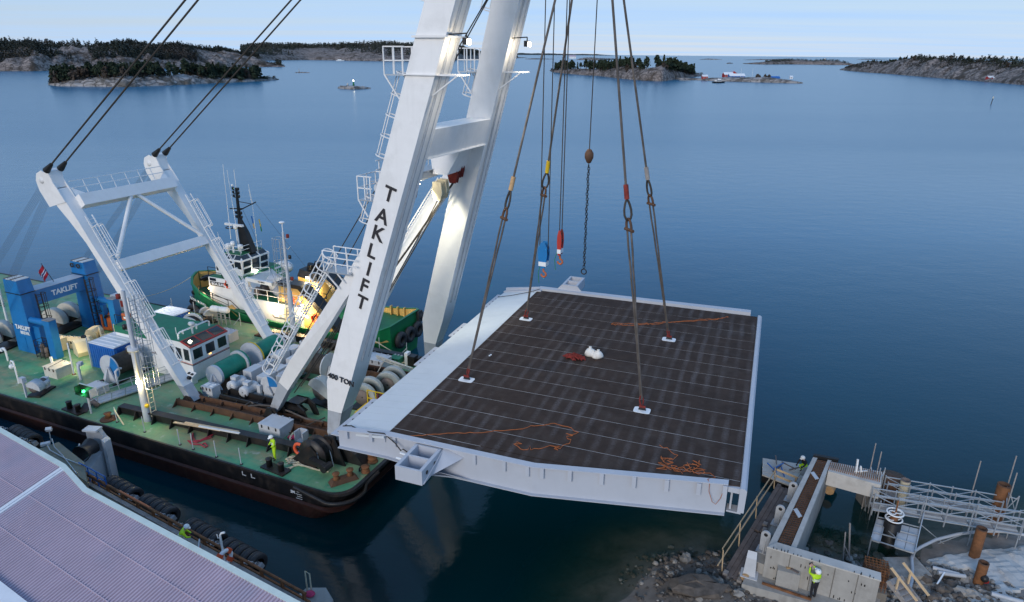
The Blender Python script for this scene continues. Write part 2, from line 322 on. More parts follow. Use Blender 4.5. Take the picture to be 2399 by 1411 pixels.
# SETTING
def water_material():
    m=bpy.data.materials.new('water');m.use_nodes=True;t=m.node_tree;b=t.nodes['Principled BSDF']
    g=N(t,'ShaderNodeNewGeometry');pos=g.outputs['Position']
    b.inputs['Base Color'].default_value=(0.002,0.020,0.030,1)
    b.inputs['Roughness'].default_value=0.12;b.inputs['IOR'].default_value=1.333;b.inputs['Specular IOR Level'].default_value=0.5
    mp1=N(t,'ShaderNodeMapping');mp1.inputs['Scale'].default_value=(1.0,1.5,1);L(t,pos,mp1.inputs[0])
    n1=N(t,'ShaderNodeTexNoise',Scale=1.6,Detail=4.0,Roughness=0.6);L(t,mp1.outputs[0],n1.inputs['Vector'])
    n2=N(t,'ShaderNodeTexNoise',Scale=0.22,Detail=3.0,Roughness=0.5);L(t,mp1.outputs[0],n2.inputs['Vector'])
    ad=N(t,'ShaderNodeMath',operation='MULTIPLY_ADD');L(t,n2.outputs['Fac'],ad.inputs[0]);ad.inputs[1].default_value=2.2;L(t,n1.outputs['Fac'],ad.inputs[2])
    mp3=N(t,'ShaderNodeMapping');mp3.inputs['Scale'].default_value=(0.004,0.022,1);mp3.inputs['Rotation'].default_value=(0,0,R(8));L(t,pos,mp3.inputs[0])
    n3=N(t,'ShaderNodeTexNoise',Scale=1.0,Detail=5.0,Roughness=0.6);L(t,mp3.outputs[0],n3.inputs['Vector'])
    r3=N(t,'ShaderNodeMapRange',**{'From Min':0.35,'From Max':0.7,'To Min':0.10,'To Max':0.26});L(t,n3.outputs['Fac'],r3.inputs[0])
    bp=N(t,'ShaderNodeBump',Distance=0.12);L(t,r3.outputs[0],bp.inputs['Strength']);L(t,ad.outputs[0],bp.inputs['Height']);L(t,bp.outputs[0],b.inputs['Normal'])
    at=N(t,'ShaderNodeAttribute',attribute_name='clear')
    r4=N(t,'ShaderNodeMapRange',**{'From Min':0.0,'From Max':1.0,'To Min':1.0,'To Max':0.30});L(t,at.outputs['Fac'],r4.inputs[0])
    L(t,r4.outputs[0],b.inputs['Alpha'])
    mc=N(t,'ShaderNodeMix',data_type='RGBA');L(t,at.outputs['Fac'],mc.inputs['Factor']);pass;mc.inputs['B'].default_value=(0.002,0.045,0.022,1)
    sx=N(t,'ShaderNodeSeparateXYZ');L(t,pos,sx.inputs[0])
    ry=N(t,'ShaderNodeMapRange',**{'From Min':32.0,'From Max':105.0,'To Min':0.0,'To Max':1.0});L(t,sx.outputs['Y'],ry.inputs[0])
    mo=N(t,'ShaderNodeMix',data_type='RGBA');L(t,ry.outputs[0],mo.inputs['Factor']);mo.inputs['A'].default_value=(0.0006,0.020,0.024,1);mo.inputs['B'].default_value=(0.002,0.135,0.255,1);L(t,mo.outputs['Result'],mc.inputs['A'])  # harbour green to open-sea blue, with near shade put into the base colour
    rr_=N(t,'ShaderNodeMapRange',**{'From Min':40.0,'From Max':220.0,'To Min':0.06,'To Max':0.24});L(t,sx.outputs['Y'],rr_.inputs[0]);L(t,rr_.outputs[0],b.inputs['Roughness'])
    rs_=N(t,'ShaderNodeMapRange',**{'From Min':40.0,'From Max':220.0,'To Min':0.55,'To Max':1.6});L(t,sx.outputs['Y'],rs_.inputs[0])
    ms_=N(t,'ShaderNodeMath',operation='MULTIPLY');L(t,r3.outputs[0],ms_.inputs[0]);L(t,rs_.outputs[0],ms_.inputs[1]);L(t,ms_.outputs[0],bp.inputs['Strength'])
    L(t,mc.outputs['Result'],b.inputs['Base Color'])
    M['water']=m
water_material()
def rock_material(name,pale,dark,heath,hamt):
    m=mat(name,pale,0.88,var=0.25,scale=0.08,world=True);t=m.node_tree;b=t.nodes['Principled BSDF'];out=b.inputs['Base Color'].links[0].from_socket
    g=N(t,'ShaderNodeNewGeometry');mp_=N(t,'ShaderNodeMapping');mp_.inputs['Scale'].default_value=(1,1,2.2);L(t,g.outputs['Position'],mp_.inputs[0])
    def layer(fac,lo,hi,amt,col):
        nonlocal out
        r_=N(t,'ShaderNodeMapRange',**{'From Min':lo,'From Max':hi,'To Min':0.0,'To Max':amt});L(t,fac,r_.inputs[0])
        x=N(t,'ShaderNodeMix',data_type='RGBA');L(t,r_.outputs[0],x.inputs['Factor']);L(t,out,x.inputs['A']);x.inputs['B'].default_value=(*col,1);out=x.outputs['Result']
    n0=N(t,'ShaderNodeTexNoise',Scale=0.05,Detail=6.0,Roughness=0.7);L(t,mp_.outputs[0],n0.inputs['Vector'])
    wv=N(t,'ShaderNodeVectorMath',operation='MULTIPLY_ADD');L(t,n0.outputs['Color'],wv.inputs[0]);wv.inputs[1].default_value=(9,9,9);L(t,mp_.outputs[0],wv.inputs[2])
    vo_=N(t,'ShaderNodeTexVoronoi',Scale=0.11,feature='DISTANCE_TO_EDGE');L(t,wv.outputs[0],vo_.inputs['Vector'])
    layer(vo_.outputs['Distance'],0.10,0.0,0.9,dark)
    n1=N(t,'ShaderNodeTexNoise',Scale=0.16,Detail=7.0,Roughness=0.7);L(t,mp_.outputs[0],n1.inputs['Vector']);layer(n1.outputs['Fac'],0.50,0.62,0.75,dark)
    n2=N(t,'ShaderNodeTexNoise',Scale=0.06,Detail=6.0,Roughness=0.65);L(t,g.outputs['Position'],n2.inputs['Vector']);layer(n2.outputs['Fac'],0.49,0.58,hamt,heath)
    L(t,out,b.inputs['Base Color'])
    bp_=N(t,'ShaderNodeBump',Strength=0.9,Distance=1.2);L(t,vo_.outputs['Distance'],bp_.inputs['Height']);L(t,bp_.outputs[0],b.inputs['Normal'])
rock_material('rock',(0.29,0.235,0.205),(0.055,0.045,0.042),(0.060,0.042,0.028),0.92)
rock_material('rock_pale',(0.36,0.33,0.31),(0.065,0.055,0.05),(0.055,0.045,0.03),0.75)
mat('shore_rock',(0.22,0.19,0.165),0.85,var=0.3,scale=0.9,dirt=(0.08,0.07,0.06),dirt_amt=0.7,dirt_scale=0.5,bump=0.5,bscale=3,world=True)
mat('rubble',(0.30,0.28,0.255),0.85,var=0.3,scale=3,dirt=(0.12,0.10,0.08),dirt_amt=0.6,dirt_scale=1.0,bump=0.4,bscale=6,world=True)
mat('rubble_dark',(0.12,0.10,0.085),0.85,var=0.35,scale=3,dirt=(0.05,0.045,0.035),dirt_amt=0.6,dirt_scale=1.0,bump=0.4,bscale=6,world=True)
mat('mat_sheet',(0.50,0.49,0.47),0.8,var=0.12,scale=0.6,dirt=(0.24,0.21,0.19),dirt_amt=0.75,dirt_scale=0.5,bump=0.2,bscale=4,world=True)
mat('pine',(0.022,0.036,0.018),0.85,var=0.45,scale=0.5)
mat('pine_brown',(0.060,0.045,0.034),0.9,var=0.4,scale=0.5)
mat('bush_green',(0.04,0.055,0.03),0.85,var=0.4,scale=0.6)
mat('bark',(0.10,0.07,0.05),0.9,var=0.3)
mat('far_wood',(0.035,0.042,0.032),0.9,var=0.5,scale=0.02,dirt=(0.085,0.065,0.055),dirt_amt=0.9,dirt_scale=0.012,world=True)
mat('seabed_mud',(0.05,0.075,0.05),0.9,var=0.4,scale=0.5,dirt=(0.13,0.12,0.08),dirt_amt=0.8,dirt_scale=0.35,world=True)
SHORE=[(x,y) for x,y in ((4.523,24.405,0)[:2],(5.967,27.291,0)[:2],(8.084,29.788,0)[:2],(10.774,30.824,0)[:2],(12.032,29.513,0)[:2],(13.984,29.86,0)[:2],(17.696,29.906,0)[:2],(19.776,29.448,0)[:2],(21.616,29.47,0)[:2],(23.236,31.329,0)[:2],(25.237,32.067,0)[:2],(27.891,32.394,0)[:2],(31.198,32.885,0)[:2],(38.169,33.745,0)[:2])]
def seg_dist(P):
    """signed distance to the shoreline, positive on the land side (towards the camera)"""
    best=np.full(len(P),1e9);sign=np.ones(len(P))
    for (x0,y0),(x1,y1) in zip(SHORE[:-1],SHORE[1:]):
        d=np.array([x1-x0,y1-y0]);l2=(d**2).sum();t=np.clip(((P- [x0,y0]) @ d)/l2,0,1)
        q=np.array([x0,y0])+t[:,None]*d;e=np.hypot(*(P- q).T)
        cr_=d[0]*(P[:,1]-y0)-d[1]*(P[:,0]-x0)
        upd=e<best;best=np.where(upd,e,best);sign=np.where(upd,np.where(cr_<0,1,-1),sign)
    return best*sign
rng=np.random.default_rng(3)
def vnoise(x,y,sc,seed=0,octv=4):
    """value noise on arrays"""
    out=np.zeros_like(x,dtype=float);amp=1.0;tot=0
    for k in range(octv):
        r_=np.random.default_rng(seed*31+k);tab=r_.random((64,64))
        u=x*sc*2**k;v=y*sc*2**k;i=np.floor(u).astype(int);j=np.floor(v).astype(int);fu=u- i;fv=v- j
        fu=fu*fu*(3-2*fu);fv=fv*fv*(3-2*fv);T=lambda a,b:tab[a % 64,b % 64]
        out+=amp*((T(i,j)*(1-fu)+T(i+1,j)*fu)*(1-fv)+(T(i,j+1)*(1-fu)+T(i+1,j+1)*fu)*fv);tot+=amp;amp*=0.5
    return out/tot
def grid_mesh(name,X,Y,Z,mats,attr=None,smooth=True):
    ny,nx=X.shape;vs=np.stack([X,Y,Z],-1).reshape(-1,3)
    idx=np.arange(ny*nx).reshape(ny,nx);fs=np.stack([idx[:-1,:-1],idx[:-1,1:],idx[1:,1:],idx[1:,:-1]],-1).reshape(-1,4)
    me=bpy.data.meshes.new(name);me.from_pydata(vs.tolist(),[],fs.tolist())
    for m in (mats if isinstance(mats,list) else [mats]):me.materials.append(M[m])
    me.polygons.foreach_set('use_smooth',[smooth]*len(me.polygons))
    if attr:
        for k,v in attr.items():
            a=me.attributes.new(k,'FLOAT','POINT');a.data.foreach_set('value',np.asarray(v,float).reshape(-1))
    me.update();return me
xs=np.unique(np.concatenate([np.linspace(-60,80,141),np.array([-60000,-20000,-8000,-3000,-1200,-500,-200,-100,120,200,500,1200,3000,8000,20000,60000])]))
ys=np.unique(np.concatenate([np.linspace(-10,70,101),np.array([-200,-60,90,130,200,400,800,1600,3200,6400,12000,25000,50000,90000])]))
X,Y=np.meshgrid(xs,ys);P=np.stack([X.ravel(),Y.ravel()],-1);d=seg_dist(P).reshape(X.shape)
near=(np.abs(X- 10)<70) & (Y>-12) & (Y<72)
clear=np.where(near,np.clip((d+6.0)/5.5,0,1)**1.4,0)*(X>-6)
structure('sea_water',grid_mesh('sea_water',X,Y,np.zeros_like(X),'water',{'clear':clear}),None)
xs=np.linspace(-12,62,150);ys=np.linspace(4,44,110);X,Y=np.meshgrid(xs,ys);P=np.stack([X.ravel(),Y.ravel()],-1);d=seg_dist(P).reshape(X.shape)
nz1=vnoise(X,Y,0.35,1)-0.5;nz2=vnoise(X,Y,1.1,2)-0.5
Z=np.where(d>0,0.05+np.minimum(d,6)*0.16,np.maximum(d*0.22,-3.5))+nz1*0.7+nz2*0.35
Z=np.minimum(Z,1.6);Z[0,:]=Z[-1,:]=-3.6;Z[:,0]=Z[:,-1]=-3.6
ground_me=grid_mesh('shore_ground',X,Y,Z,'shore_rock')
structure('shore_ground',ground_me,None)
SHX,SHY,SHZ=xs,ys,Z
def ground_z(x,y):
    i=int(np.clip((x- SHX[0])/(SHX[1]-SHX[0]),0,len(SHX)-2));j=int(np.clip((y- SHY[0])/(SHY[1]-SHY[0]),0,len(SHY)-2))
    return float(SHZ[j,i])
# ISLANDS, HEADLANDS AND THEIR TREES
def clump_mesh(name,kind,seed,n=90,h=7.0,w=2.2):
    """a tree: tapered trunk with limbs and a crown of many small tilted leaf clumps"""
    q=np.random.default_rng(seed);m=MB()
    top=h*(0.92 if kind !='bush' else .6)
    lean=q.uniform(-.5,.5,2)
    bend=lambda z:Vector((lean[0]*(z/h)**2*1.2,lean[1]*(z/h)**2*1.2,z))
    m.path([bend(0)-Vector((0,0,.8)),bend(h*.3),bend(h*.6),bend(top)],[.22,.17,.12,.03],5)
    limbs=[]
    for k in range(7):
        z=h*q.uniform(.3 if kind=='pine' else .15,.85);a=q.uniform(0,6.28);l_=w*q.uniform(.5,.95)*(1.15-z/h)
        e=bend(z)+Vector((l_*math.cos(a),l_*math.sin(a),q.uniform(0,.6)));m.path([bend(z),e],[.06,.02],3);limbs.append(e)
    m.mi=1
    for k in range(n):
        if kind=='pine':
            z=h*(.28+.72*q.random()**.8);rr_=w*(1.08-((z/h- .28)/.8)**1.6)*(.35+.65*q.random())
        elif kind=='spruce':
            z=h*(.1+.9*q.random()**1.3);rr_=w*(1.05-z/h)*(.3+.7*q.random())
        else:
            z=h*(.12+.8*q.random());rr_=w*math.sqrt(max(0.05,1-((z/h- .45)/.6)**2))*(.4+.6*q.random())
        a=q.uniform(0,6.28)
        if q.random()<.45 and kind !='spruce':
            c_=limbs[q.integers(len(limbs))]+Vector(q.normal(0,w*.22,3));c_.z=max(c_.z,.5)
        else:c_=bend(z)+Vector((rr_*math.cos(a),rr_*math.sin(a),0))
        s_=w*q.uniform(.16,.36)*(1.2 if kind=='bush' else 1)
        d1=Vector(q.normal(0,1,3)).normalized();d2=d1.cross(Vector(q.normal(0,1,3))).normalized()*.75
        m._add([c_+(d1+d2)*s_,c_+(d1-d2)*s_*.8,c_- (d1+d2)*s_,c_- (d1-d2)*s_*.9],[(0,1,2),(0,2,3)])
    return m
TREE={}
def tree_meshes():
    for k in range(5):TREE['pine',k]=clump_mesh('pine_tree','pine',10+k,120,7.5,2.5).mesh('pine_tree',['bark','pine'])
    for k in range(3):TREE['spruce',k]=clump_mesh('spruce_tree','spruce',30+k,120,8.5,2.0).mesh('spruce_tree',['bark','pine'])
    for k in range(3):TREE['bare',k]=clump_mesh('bare_tree','bush',50+k,70,5.5,2.4).mesh('bare_tree',['bark','pine_brown'])
    for k in range(2):TREE['bush',k]=clump_mesh('bush','bush',70+k,70,2.6,2.2).mesh('bush',['bark','bush_green'])
tree_meshes()
class Island:
    def __init__(s,name,st,nx,ny,ma,seed,rough=1.0,steep=.55,terraces=True):
        """st: (front x, front y, height, depth) along the waterline"""
        st=np.array(st,float);t=np.concatenate([[0],np.cumsum(np.hypot(*np.diff(st[:,:2],axis=0).T))]);tt=np.linspace(0,t[-1],nx)
        fx_,fy_,hh,dd=(np.interp(tt,t,st[:,i]) for i in range(4))
        jit=(vnoise(tt,tt*0+seed,6/max(t[-1],1)*4,seed)-.5);r_=np.hypot(fx_,fy_);ux,uy=fx_/r_,fy_/r_
        sv=np.linspace(0,1,ny)**1.25;sv=np.concatenate([[-.02],sv])
        Sg,_=np.meshgrid(sv,tt,indexing='ij');off=Sg*dd+jit*np.minimum(dd*.12,12)*np.clip(1-Sg*2,0,1)
        X=fx_+ux*off;Y=fy_+uy*off
        prof=np.sin(np.pi*np.clip(Sg,0,1)**steep)**.85
        sc=12.0/max(t[-1],dd.max());n1=vnoise(X,Y,sc*1.2,seed);n2=vnoise(X,Y,sc*6,seed+1);n3=np.abs(vnoise(X,Y,sc*2.6,seed+2)-.5)*2
        Z=hh*prof*(.62+.75*n1)+hh*.22*rough*(n2-.5)*np.clip(prof*3,0,1)-hh*.16*rough*(1-n3)*np.clip(prof*2,0,1)
        Z=np.where(Sg<=0,-2.0,Z+.35*rough);Z[-1]=-2.0;Z[:,0]=-2;Z[:,-1]=-2
        s.X,s.Y,s.Z,s.S,s.prof,s.n=X,Y,Z,Sg,prof,n2
        s.h=hh
        structure(name,grid_mesh(name,X,Y,Z,ma),None)
    def spots(s,n,rng_,lo=.15,hi=.97,veg=.45,zmin=2.0,imin=0.0,imax=1.0,smin=0.0,smax=1.0):
        ny,nx=s.X.shape;out=[];k=0;V=vnoise(s.X,s.Y,9.0/max(np.ptp(s.X),np.ptp(s.Y)),77)
        while len(out)<n and k<n*60:
            k+=1;i=rng_.integers(1,ny- 1);j=int((imin+(imax- imin)*rng_.random())*(nx- 2));
            if not (smin<=s.S[i,j]<=smax) or s.Z[i,j]<zmin or V[i,j]<veg:continue
            u,v=rng_.random(2);p=(1-u)*((1-v)*np.array([s.X[i,j],s.Y[i,j],s.Z[i,j]])+v*np.array([s.X[i,j+1],s.Y[i,j+1],s.Z[i,j+1]]))+u*((1-v)*np.array([s.X[i+1,j],s.Y[i+1,j],s.Z[i+1,j]])+v*np.array([s.X[i+1,j+1],s.Y[i+1,j+1],s.Z[i+1,j+1]]))
            out.append(p)
        return out
def plant(spots,kinds,rng_,label,group,smin=.7,smax=1.25,squash=1.0):
    for p in spots:
        kd=kinds[rng_.integers(len(kinds))];opts=[k for k in TREE if k[0]==kd];me=TREE[opts[rng_.integers(len(opts))]]
        nm={'pine':'pine_tree','spruce':'spruce_tree','bare':'bare_tree','bush':'bush'}[kd]
        o=bpy.data.objects.new(nm,me);COL.objects.link(o);s_=rng_.uniform(smin,smax)
        o.matrix_world=Matrix.Translation(Vector(p)) @ Matrix.Rotation(rng_.uniform(0,6.28),4,'Z') @ Matrix.Diagonal((s_,s_,s_*squash,1))
        lb_=label[kd];o['label']=lb_;o['category']='bush' if kd=='bush' else 'tree';o['group']=lb_.split(' on ')[0]+'s on '+group
def forest(name,spots,rng_,ma,h=(5,9),w=.30,n=12):
    """a wood too far off to tell the trees apart: one mesh of jagged crowns"""
    P=np.array(spots);k=len(P);hh=rng_.uniform(h[0],h[1],k)
    q=np.random.default_rng(5);z=q.random(n)**.8;a=q.uniform(0,6.28,n);r_=(1.05-z)*q.uniform(.3,1,n);C=np.stack([r_*np.cos(a),r_*np.sin(a),z],-1)
    d1=q.normal(0,1,(n,3));d1/=np.linalg.norm(d1,axis=1)[:,None];d2=np.cross(d1,q.normal(0,1,(n,3)));d2/=np.linalg.norm(d2,axis=1)[:,None]
    base=np.stack([C+d1*.42*[1,1,.35],C+d2*.4*[1,1,.35],C- d1*.42*[1,1,.35],C- d2*.4*[1,1,.35]],1).reshape(-1,3)
    an=rng_.uniform(0,6.28,k);ca,sa=np.cos(an),np.sin(an);wv=hh*w
    V=np.stack([(base[:,0][None]*ca[:,None]-base[:,1][None]*sa[:,None])*wv[:,None]+P[:,:1],(base[:,0][None]*sa[:,None]+base[:,1][None]*ca[:,None])*wv[:,None]+P[:,1:2],base[:,2][None]*hh[:,None]+P[:,2:3]],-1).reshape(-1,3)
    F=np.arange(len(V)).reshape(-1,4);me=bpy.data.meshes.new(name);me.from_pydata(V.tolist(),[],F.tolist());me.materials.append(M[ma]);me.update()
    o=bpy.data.objects.new(name,me);COL.objects.link(o);o['kind']='stuff';return o
rg=np.random.default_rng(11)
def scrub(name,isl_,n,rng_,**k):return forest(name,isl_.spots(n,rng_,**k),rng_,'scrub',(1.0,3.2),.75,8)
mat('scrub',(0.050,0.042,0.028),0.9,var=0.6,scale=0.05,dirt=(0.030,0.04,0.02),dirt_amt=0.9,dirt_scale=0.03,world=True)
isl=Island('island',[(*(-368.817,565.326,0)[:2],0.3,20),(*(-349.101,546.322,0)[:2],2.5,40),(*(-333.47,542.081,0)[:2],5.0,60),(*(-314.325,541.475,0)[:2],6.8,75),(*(-293.895,539.002,0)[:2],7.8,85),(*(-282.346,563.282,0)[:2],7.4,85),(*(-269.384,589.049,0)[:2],6.8,75),(*(-257.604,623.142,0)[:2],5.0,60),(*(-242.326,655.664,0)[:2],2.5,40),(*(-235.837,683.664,0)[:2],1.2,26),(*(-233.111,713.058,0)[:2],0.2,15)],130,34,'rock_pale',21,1.6)
plant(isl.spots(215,rg,veg=.25,zmin=1.9,imin=.06,imax=.9,smin=.12,smax=.75),['pine','pine','pine','spruce','bare'],rg,{'pine':'dark pine on the rocky island behind the stay wires','spruce':'dark spruce on the rocky island behind the stay wires','bare':'leafless brown tree on the rocky island behind the stay wires'},'the left island',1.0,1.6)
plant(isl.spots(16,rg,veg=.3,zmin=1.2,imin=.6,imax=.97),['bush'],rg,{'bush':'low bush on the rocky island behind the stay wires'},'the left island')
scrub('island_scrub',isl,420,rg,veg=.30,zmin=1.0,smin=.06,smax=.8)
ml=Island('mainland',[(*(-707.164,731.473,0)[:2],30,700),(*(-678.973,843.741,0)[:2],34,700),(*(-654.956,916.057,0)[:2],36,650),(*(-619.959,928.944,0)[:2],36,620),(*(-608.603,982.313,0)[:2],34,600),(*(-565.416,1054.571,0)[:2],34,560),(*(-522.561,1169.452,0)[:2],32,460),(*(-494.752,1257.904,0)[:2],28,380),(*(-469.333,1312.143,0)[:2],18,260),(*(-442.606,1325.23,0)[:2],6,120),(*(-420.84,1335.887,0)[:2],.5,40)],160,46,'rock',31,1.5,.6)
forest('wooded_shore',ml.spots(7500,rg,veg=.44,zmin=3,smin=.06,smax=.8)+ml.spots(5200,rg,veg=.0,zmin=14,smin=.28,smax=.8),rg,'far_wood',(5,10),.34,11)
scrub('mainland_scrub',ml,3500,rg,veg=.36,zmin=2.0,smin=.02,smax=.6)
fs=Island('far_shore',[(*(-776.392,2040.675,0)[:2],40,1400),(*(-770.633,2313.825,0)[:2],52,1600),(*(-721.957,2526.478,0)[:2],58,1700),(*(-604.933,2474.382,0)[:2],58,1600),(*(-528.374,2391.862,0)[:2],58,1500),(*(-421.211,2345.1,0)[:2],60,1500),(*(-321.753,2430.345,0)[:2],60,1500),(*(-256.082,2812.406,0)[:2],56,1400),(*(-211.894,3285.227,0)[:2],40,1000),(*(-127.593,3977.665,0)[:2],20,700),(*(93.192,5184.521,0)[:2],2,200)],150,40,'rock',41,1.2,.6)
forest('far_wood',fs.spots(6500,rg,veg=.38,zmin=6,smin=.03,smax=.75)+fs.spots(6000,rg,veg=0,zmin=20,smin=.14,smax=.75),rg,'far_wood',(10,18),.36,9)
def skerry(name,pts,seed,ma='rock',nx=40,ny=14,rough=1.2):
    return Island(name,pts,nx,ny,ma,seed,rough)
dl=skerry('distant_land',[(*(-332.872,23075.588,0)[:2],20,1800),(*(263.814,21921.039,0)[:2],68,2500),(*(881.943,22911.586,0)[:2],55,2500),(*(1798.543,24380.429,0)[:2],44,2500),(*(2972.864,25867.928,0)[:2],50,2200),(*(3680.576,26585.81,0)[:2],5,1200)],51,'far_wood')
skerry('skerry',[(*(53.743,3872.617,0)[:2],1,60),(*(112.889,3789.74,0)[:2],6,120),(*(229.929,4084.893,0)[:2],1,60)],52)
sk1=skerry('skerry',[(*(296.743,3582.472,0)[:2],1,80),(*(355.437,3643.315,0)[:2],14,200),(*(397.097,3445.312,0)[:2],12,200),(*(636.91,4231.143,0)[:2],6,160),(*(802.978,4775.326,0)[:2],1,80)],53,'rock_pale')
skerry('skerry',[(*(1248.354,4912.544,0)[:2],1,40),(*(1347.299,5022.809,0)[:2],8,80),(*(1417.052,4915.717,0)[:2],1,40)],54,'rock_pale',24)
skerry('skerry',[(*(740.771,2533.651,0)[:2],.5,20),(*(755.579,2543.284,0)[:2],4,40),(*(787.116,2598.074,0)[:2],.5,20)],55,'rock',20)
sk2=skerry('low_island',[(*(790.377,2510.714,0)[:2],1,60),(*(821.38,2376.977,0)[:2],10,180),(*(955.114,2507.668,0)[:2],14,220),(*(1025.591,2499.124,0)[:2],16,220),(*(1086.462,2436.983,0)[:2],12,200),(*(1135.07,2417.934,0)[:2],4,120),(*(1174.175,2439.991,0)[:2],1,60)],56,'rock',70,18)
skerry('skerry',[(*(1534.379,4865.417,0)[:2],1,60),(*(1757.067,5096.257,0)[:2],9,160),(*(2053.808,5403.863,0)[:2],5,120),(*(2216.004,5571.996,0)[:2],1,60)],57,'rock_pale',40)
forest('low_wood',sk2.spots(420,rg,veg=.3,zmin=6,imin=.25,imax=.98,smin=.1,smax=.8),rg,'far_wood',(4,7),.6,9)
skerry('skerry',[(*(3492.253,7413.17,0)[:2],1,60),(*(3729.689,7677.772,0)[:2],10,120),(*(4259.245,8267.915,0)[:2],1,60)],58,'rock_pale',24)
skerry('skerry',[(*(1992.053,4172.124,0)[:2],.5,20),(*(2061.007,4227.999,0)[:2],4,60),(*(2136.054,4288.811,0)[:2],.5,20)],59,'rock_pale',20)
ci=Island('wooded_island',[(*(59.297,1209.284,0)[:2],0.4,20),(*(62.356,1097.813,0)[:2],3.8,50),(*(85.713,990.427,0)[:2],6.8,90),(*(109.161,938.768,0)[:2],9.0,110),(*(123.234,843.169,0)[:2],12.8,130),(*(136.981,778.045,0)[:2],15.0,140),(*(156.044,757.961,0)[:2],14.2,140),(*(182.225,815.289,0)[:2],9.0,120),(*(226.831,918.568,0)[:2],3.0,60),(*(268.721,1004.687,0)[:2],0.4,30)],120,34,'rock',61,1.3)
plant(ci.spots(190,rg,veg=.3,zmin=3,imin=.1,imax=.93,smin=.14,smax=.85),['pine','pine','spruce','pine'],rg,{'pine':'dark pine on the wooded island behind the slings','spruce':'dark spruce on the wooded island behind the slings'},'the middle island',1.1,1.7)
plant(ci.spots(26,rg,veg=.3,zmin=2.5,imin=.5,imax=.93,smin=.05,smax=.4),['bare'],rg,{'bare':'leafless brown tree on the wooded island behind the slings'},'the middle island',.7,1.0)
scrub('wooded_island_scrub',ci,500,rg,veg=.36,zmin=1.5,smin=.05,smax=.8)
lo=Island('low_rock_island',[(*(175.06,827.397,0)[:2],.5,14),(*(192.507,817.82,0)[:2],1.6,30),(*(211.022,795.684,0)[:2],2.0,30),(*(223.638,773.564,0)[:2],3.5,40),(*(244.357,766.288,0)[:2],4.5,46),(*(265.26,747.854,0)[:2],5,44),(*(282.679,735.108,0)[:2],3.2,30),(*(296.603,732.72,0)[:2],.4,12)],90,18,'rock_pale',71,1.0)
plant(lo.spots(9,rg,veg=.0,zmin=2.2,imin=.70,imax=.80,smin=.3,smax=.8),['bare'],rg,{'bare':'leafless bush on the low rock island beside the red boathouses'},'the low rock island',.5,.8)
hd=Island('headland',[(*(686.55,1524.121,0)[:2],.6,40),(*(663.992,1437.608,0)[:2],7,120),(*(632.153,1293.096,0)[:2],18,260),(*(618.573,1178.742,0)[:2],25,330),(*(587.526,1036.406,0)[:2],27,330),(*(563.122,924.525,0)[:2],25,300),(*(545.284,821.962,0)[:2],21,280),(*(525.843,738.656,0)[:2],18,260),(*(479.829,610.901,0)[:2],16,240),(*(412.626,459.778,0)[:2],14,220)],150,40,'rock',81,1.3,.75)
plant(hd.spots(38,rg,veg=.35,zmin=12,imin=.1,imax=.5,smin=.3,smax=.7),['pine'],rg,{'pine':'wind-bent dark pine on the bare rock headland at right'},'the right headland',.6,1.0,.75)
plant(hd.spots(75,rg,veg=.3,zmin=6,imin=.36,imax=.85,smin=.25,smax=.75),['pine','bare','spruce'],rg,{'pine':'dark pine in the wood on the right headland','spruce':'dark spruce in the wood on the right headland','bare':'leafless brown tree in the wood on the right headland'},'the right headland',.7,1.1)
scrub('headland_scrub',hd,2600,rg,veg=.40,zmin=4,imin=.05,smin=.1,smax=.8)
forest('headland_wood',hd.spots(700,rg,veg=.2,zmin=6,imin=.42,imax=.99,smin=.22,smax=.8),rg,'far_wood',(4,8),.5,11)
skerry('islet',[(*(-136.001,551.121,0)[:2],.3,6),(*(-130.817,541.786,0)[:2],2.0,14),(*(-119.363,533.904,0)[:2],2.6,18),(*(-114.533,541.375,0)[:2],1.6,14),(*(-109.569,549.054,0)[:2],.3,6)],91,'rock_pale',60,16,1.2)
skerry('skerry',[(*(-291.232,954.383,0)[:2],.2,6),(*(-281.944,957.495,0)[:2],.7,12),(*(-272.074,960.801,0)[:2],.2,6)],92,'rock',24)
gl=thing('beacon','small green light tower on the bare islet left of the boom','beacon',FW,(*(-125.477,560.157,0)[:2],1.6));part('tower',MB().lathe([(.02,0),(.85,0),(.35,2.6),(.3,3.4),(.02,3.4)],10),'flag_green',gl);part('lantern',MB().ball((0,0,3.8),.3,8,5),'lamp_white',gl)
b_=thing('beacon','small pale beacon on the skerry beyond the left island','beacon',FW,(*(-291.552,976.52,0)[:2],.3));part('post',MB().lathe([(.02,0),(1.2,0),(.5,1.2),(.3,4.5),(.02,4.6)],8),'concrete',b_)
b_=thing('beacon','pale stump on the islet beside the green light tower','beacon',FW,(*(-129.971,559.316,0)[:2],1.6));part('stump',MB().lathe([(.02,0),(.7,0),(.6,1.8),(.02,2.0)],8),'concrete_pale',b_)
def spar(px,label,ma,h,r,top=None):
    o=thing('spar_buoy',label,'buoy',FW,px);part('spar',MB().tube((0,0,-.5),(h*.12,0,h),r,r,8),ma,o)
    if top:part('pale_band',MB().tube((h*.12,0,h),(h*.15,0,h*1.3),r*1.1,r*1.1,8),top,o)
spar((-57.791,796.279,0),'green spar buoy seen between the boom legs','flag_green',4.2,.35);spar((281.963,419.927,0),'dark spar buoy with pale top in open water at right','black_steel',3.6,.22,'cream_paint')
b_=thing('lighthouse','small white beacon tower on the low island right of centre','beacon',FW,(*(1182.95,2760.63,0)[:2],6));part('tower',MB().lathe([(.02,0),(4,0),(2.6,14),(.02,15)],10),'boat_white',b_)
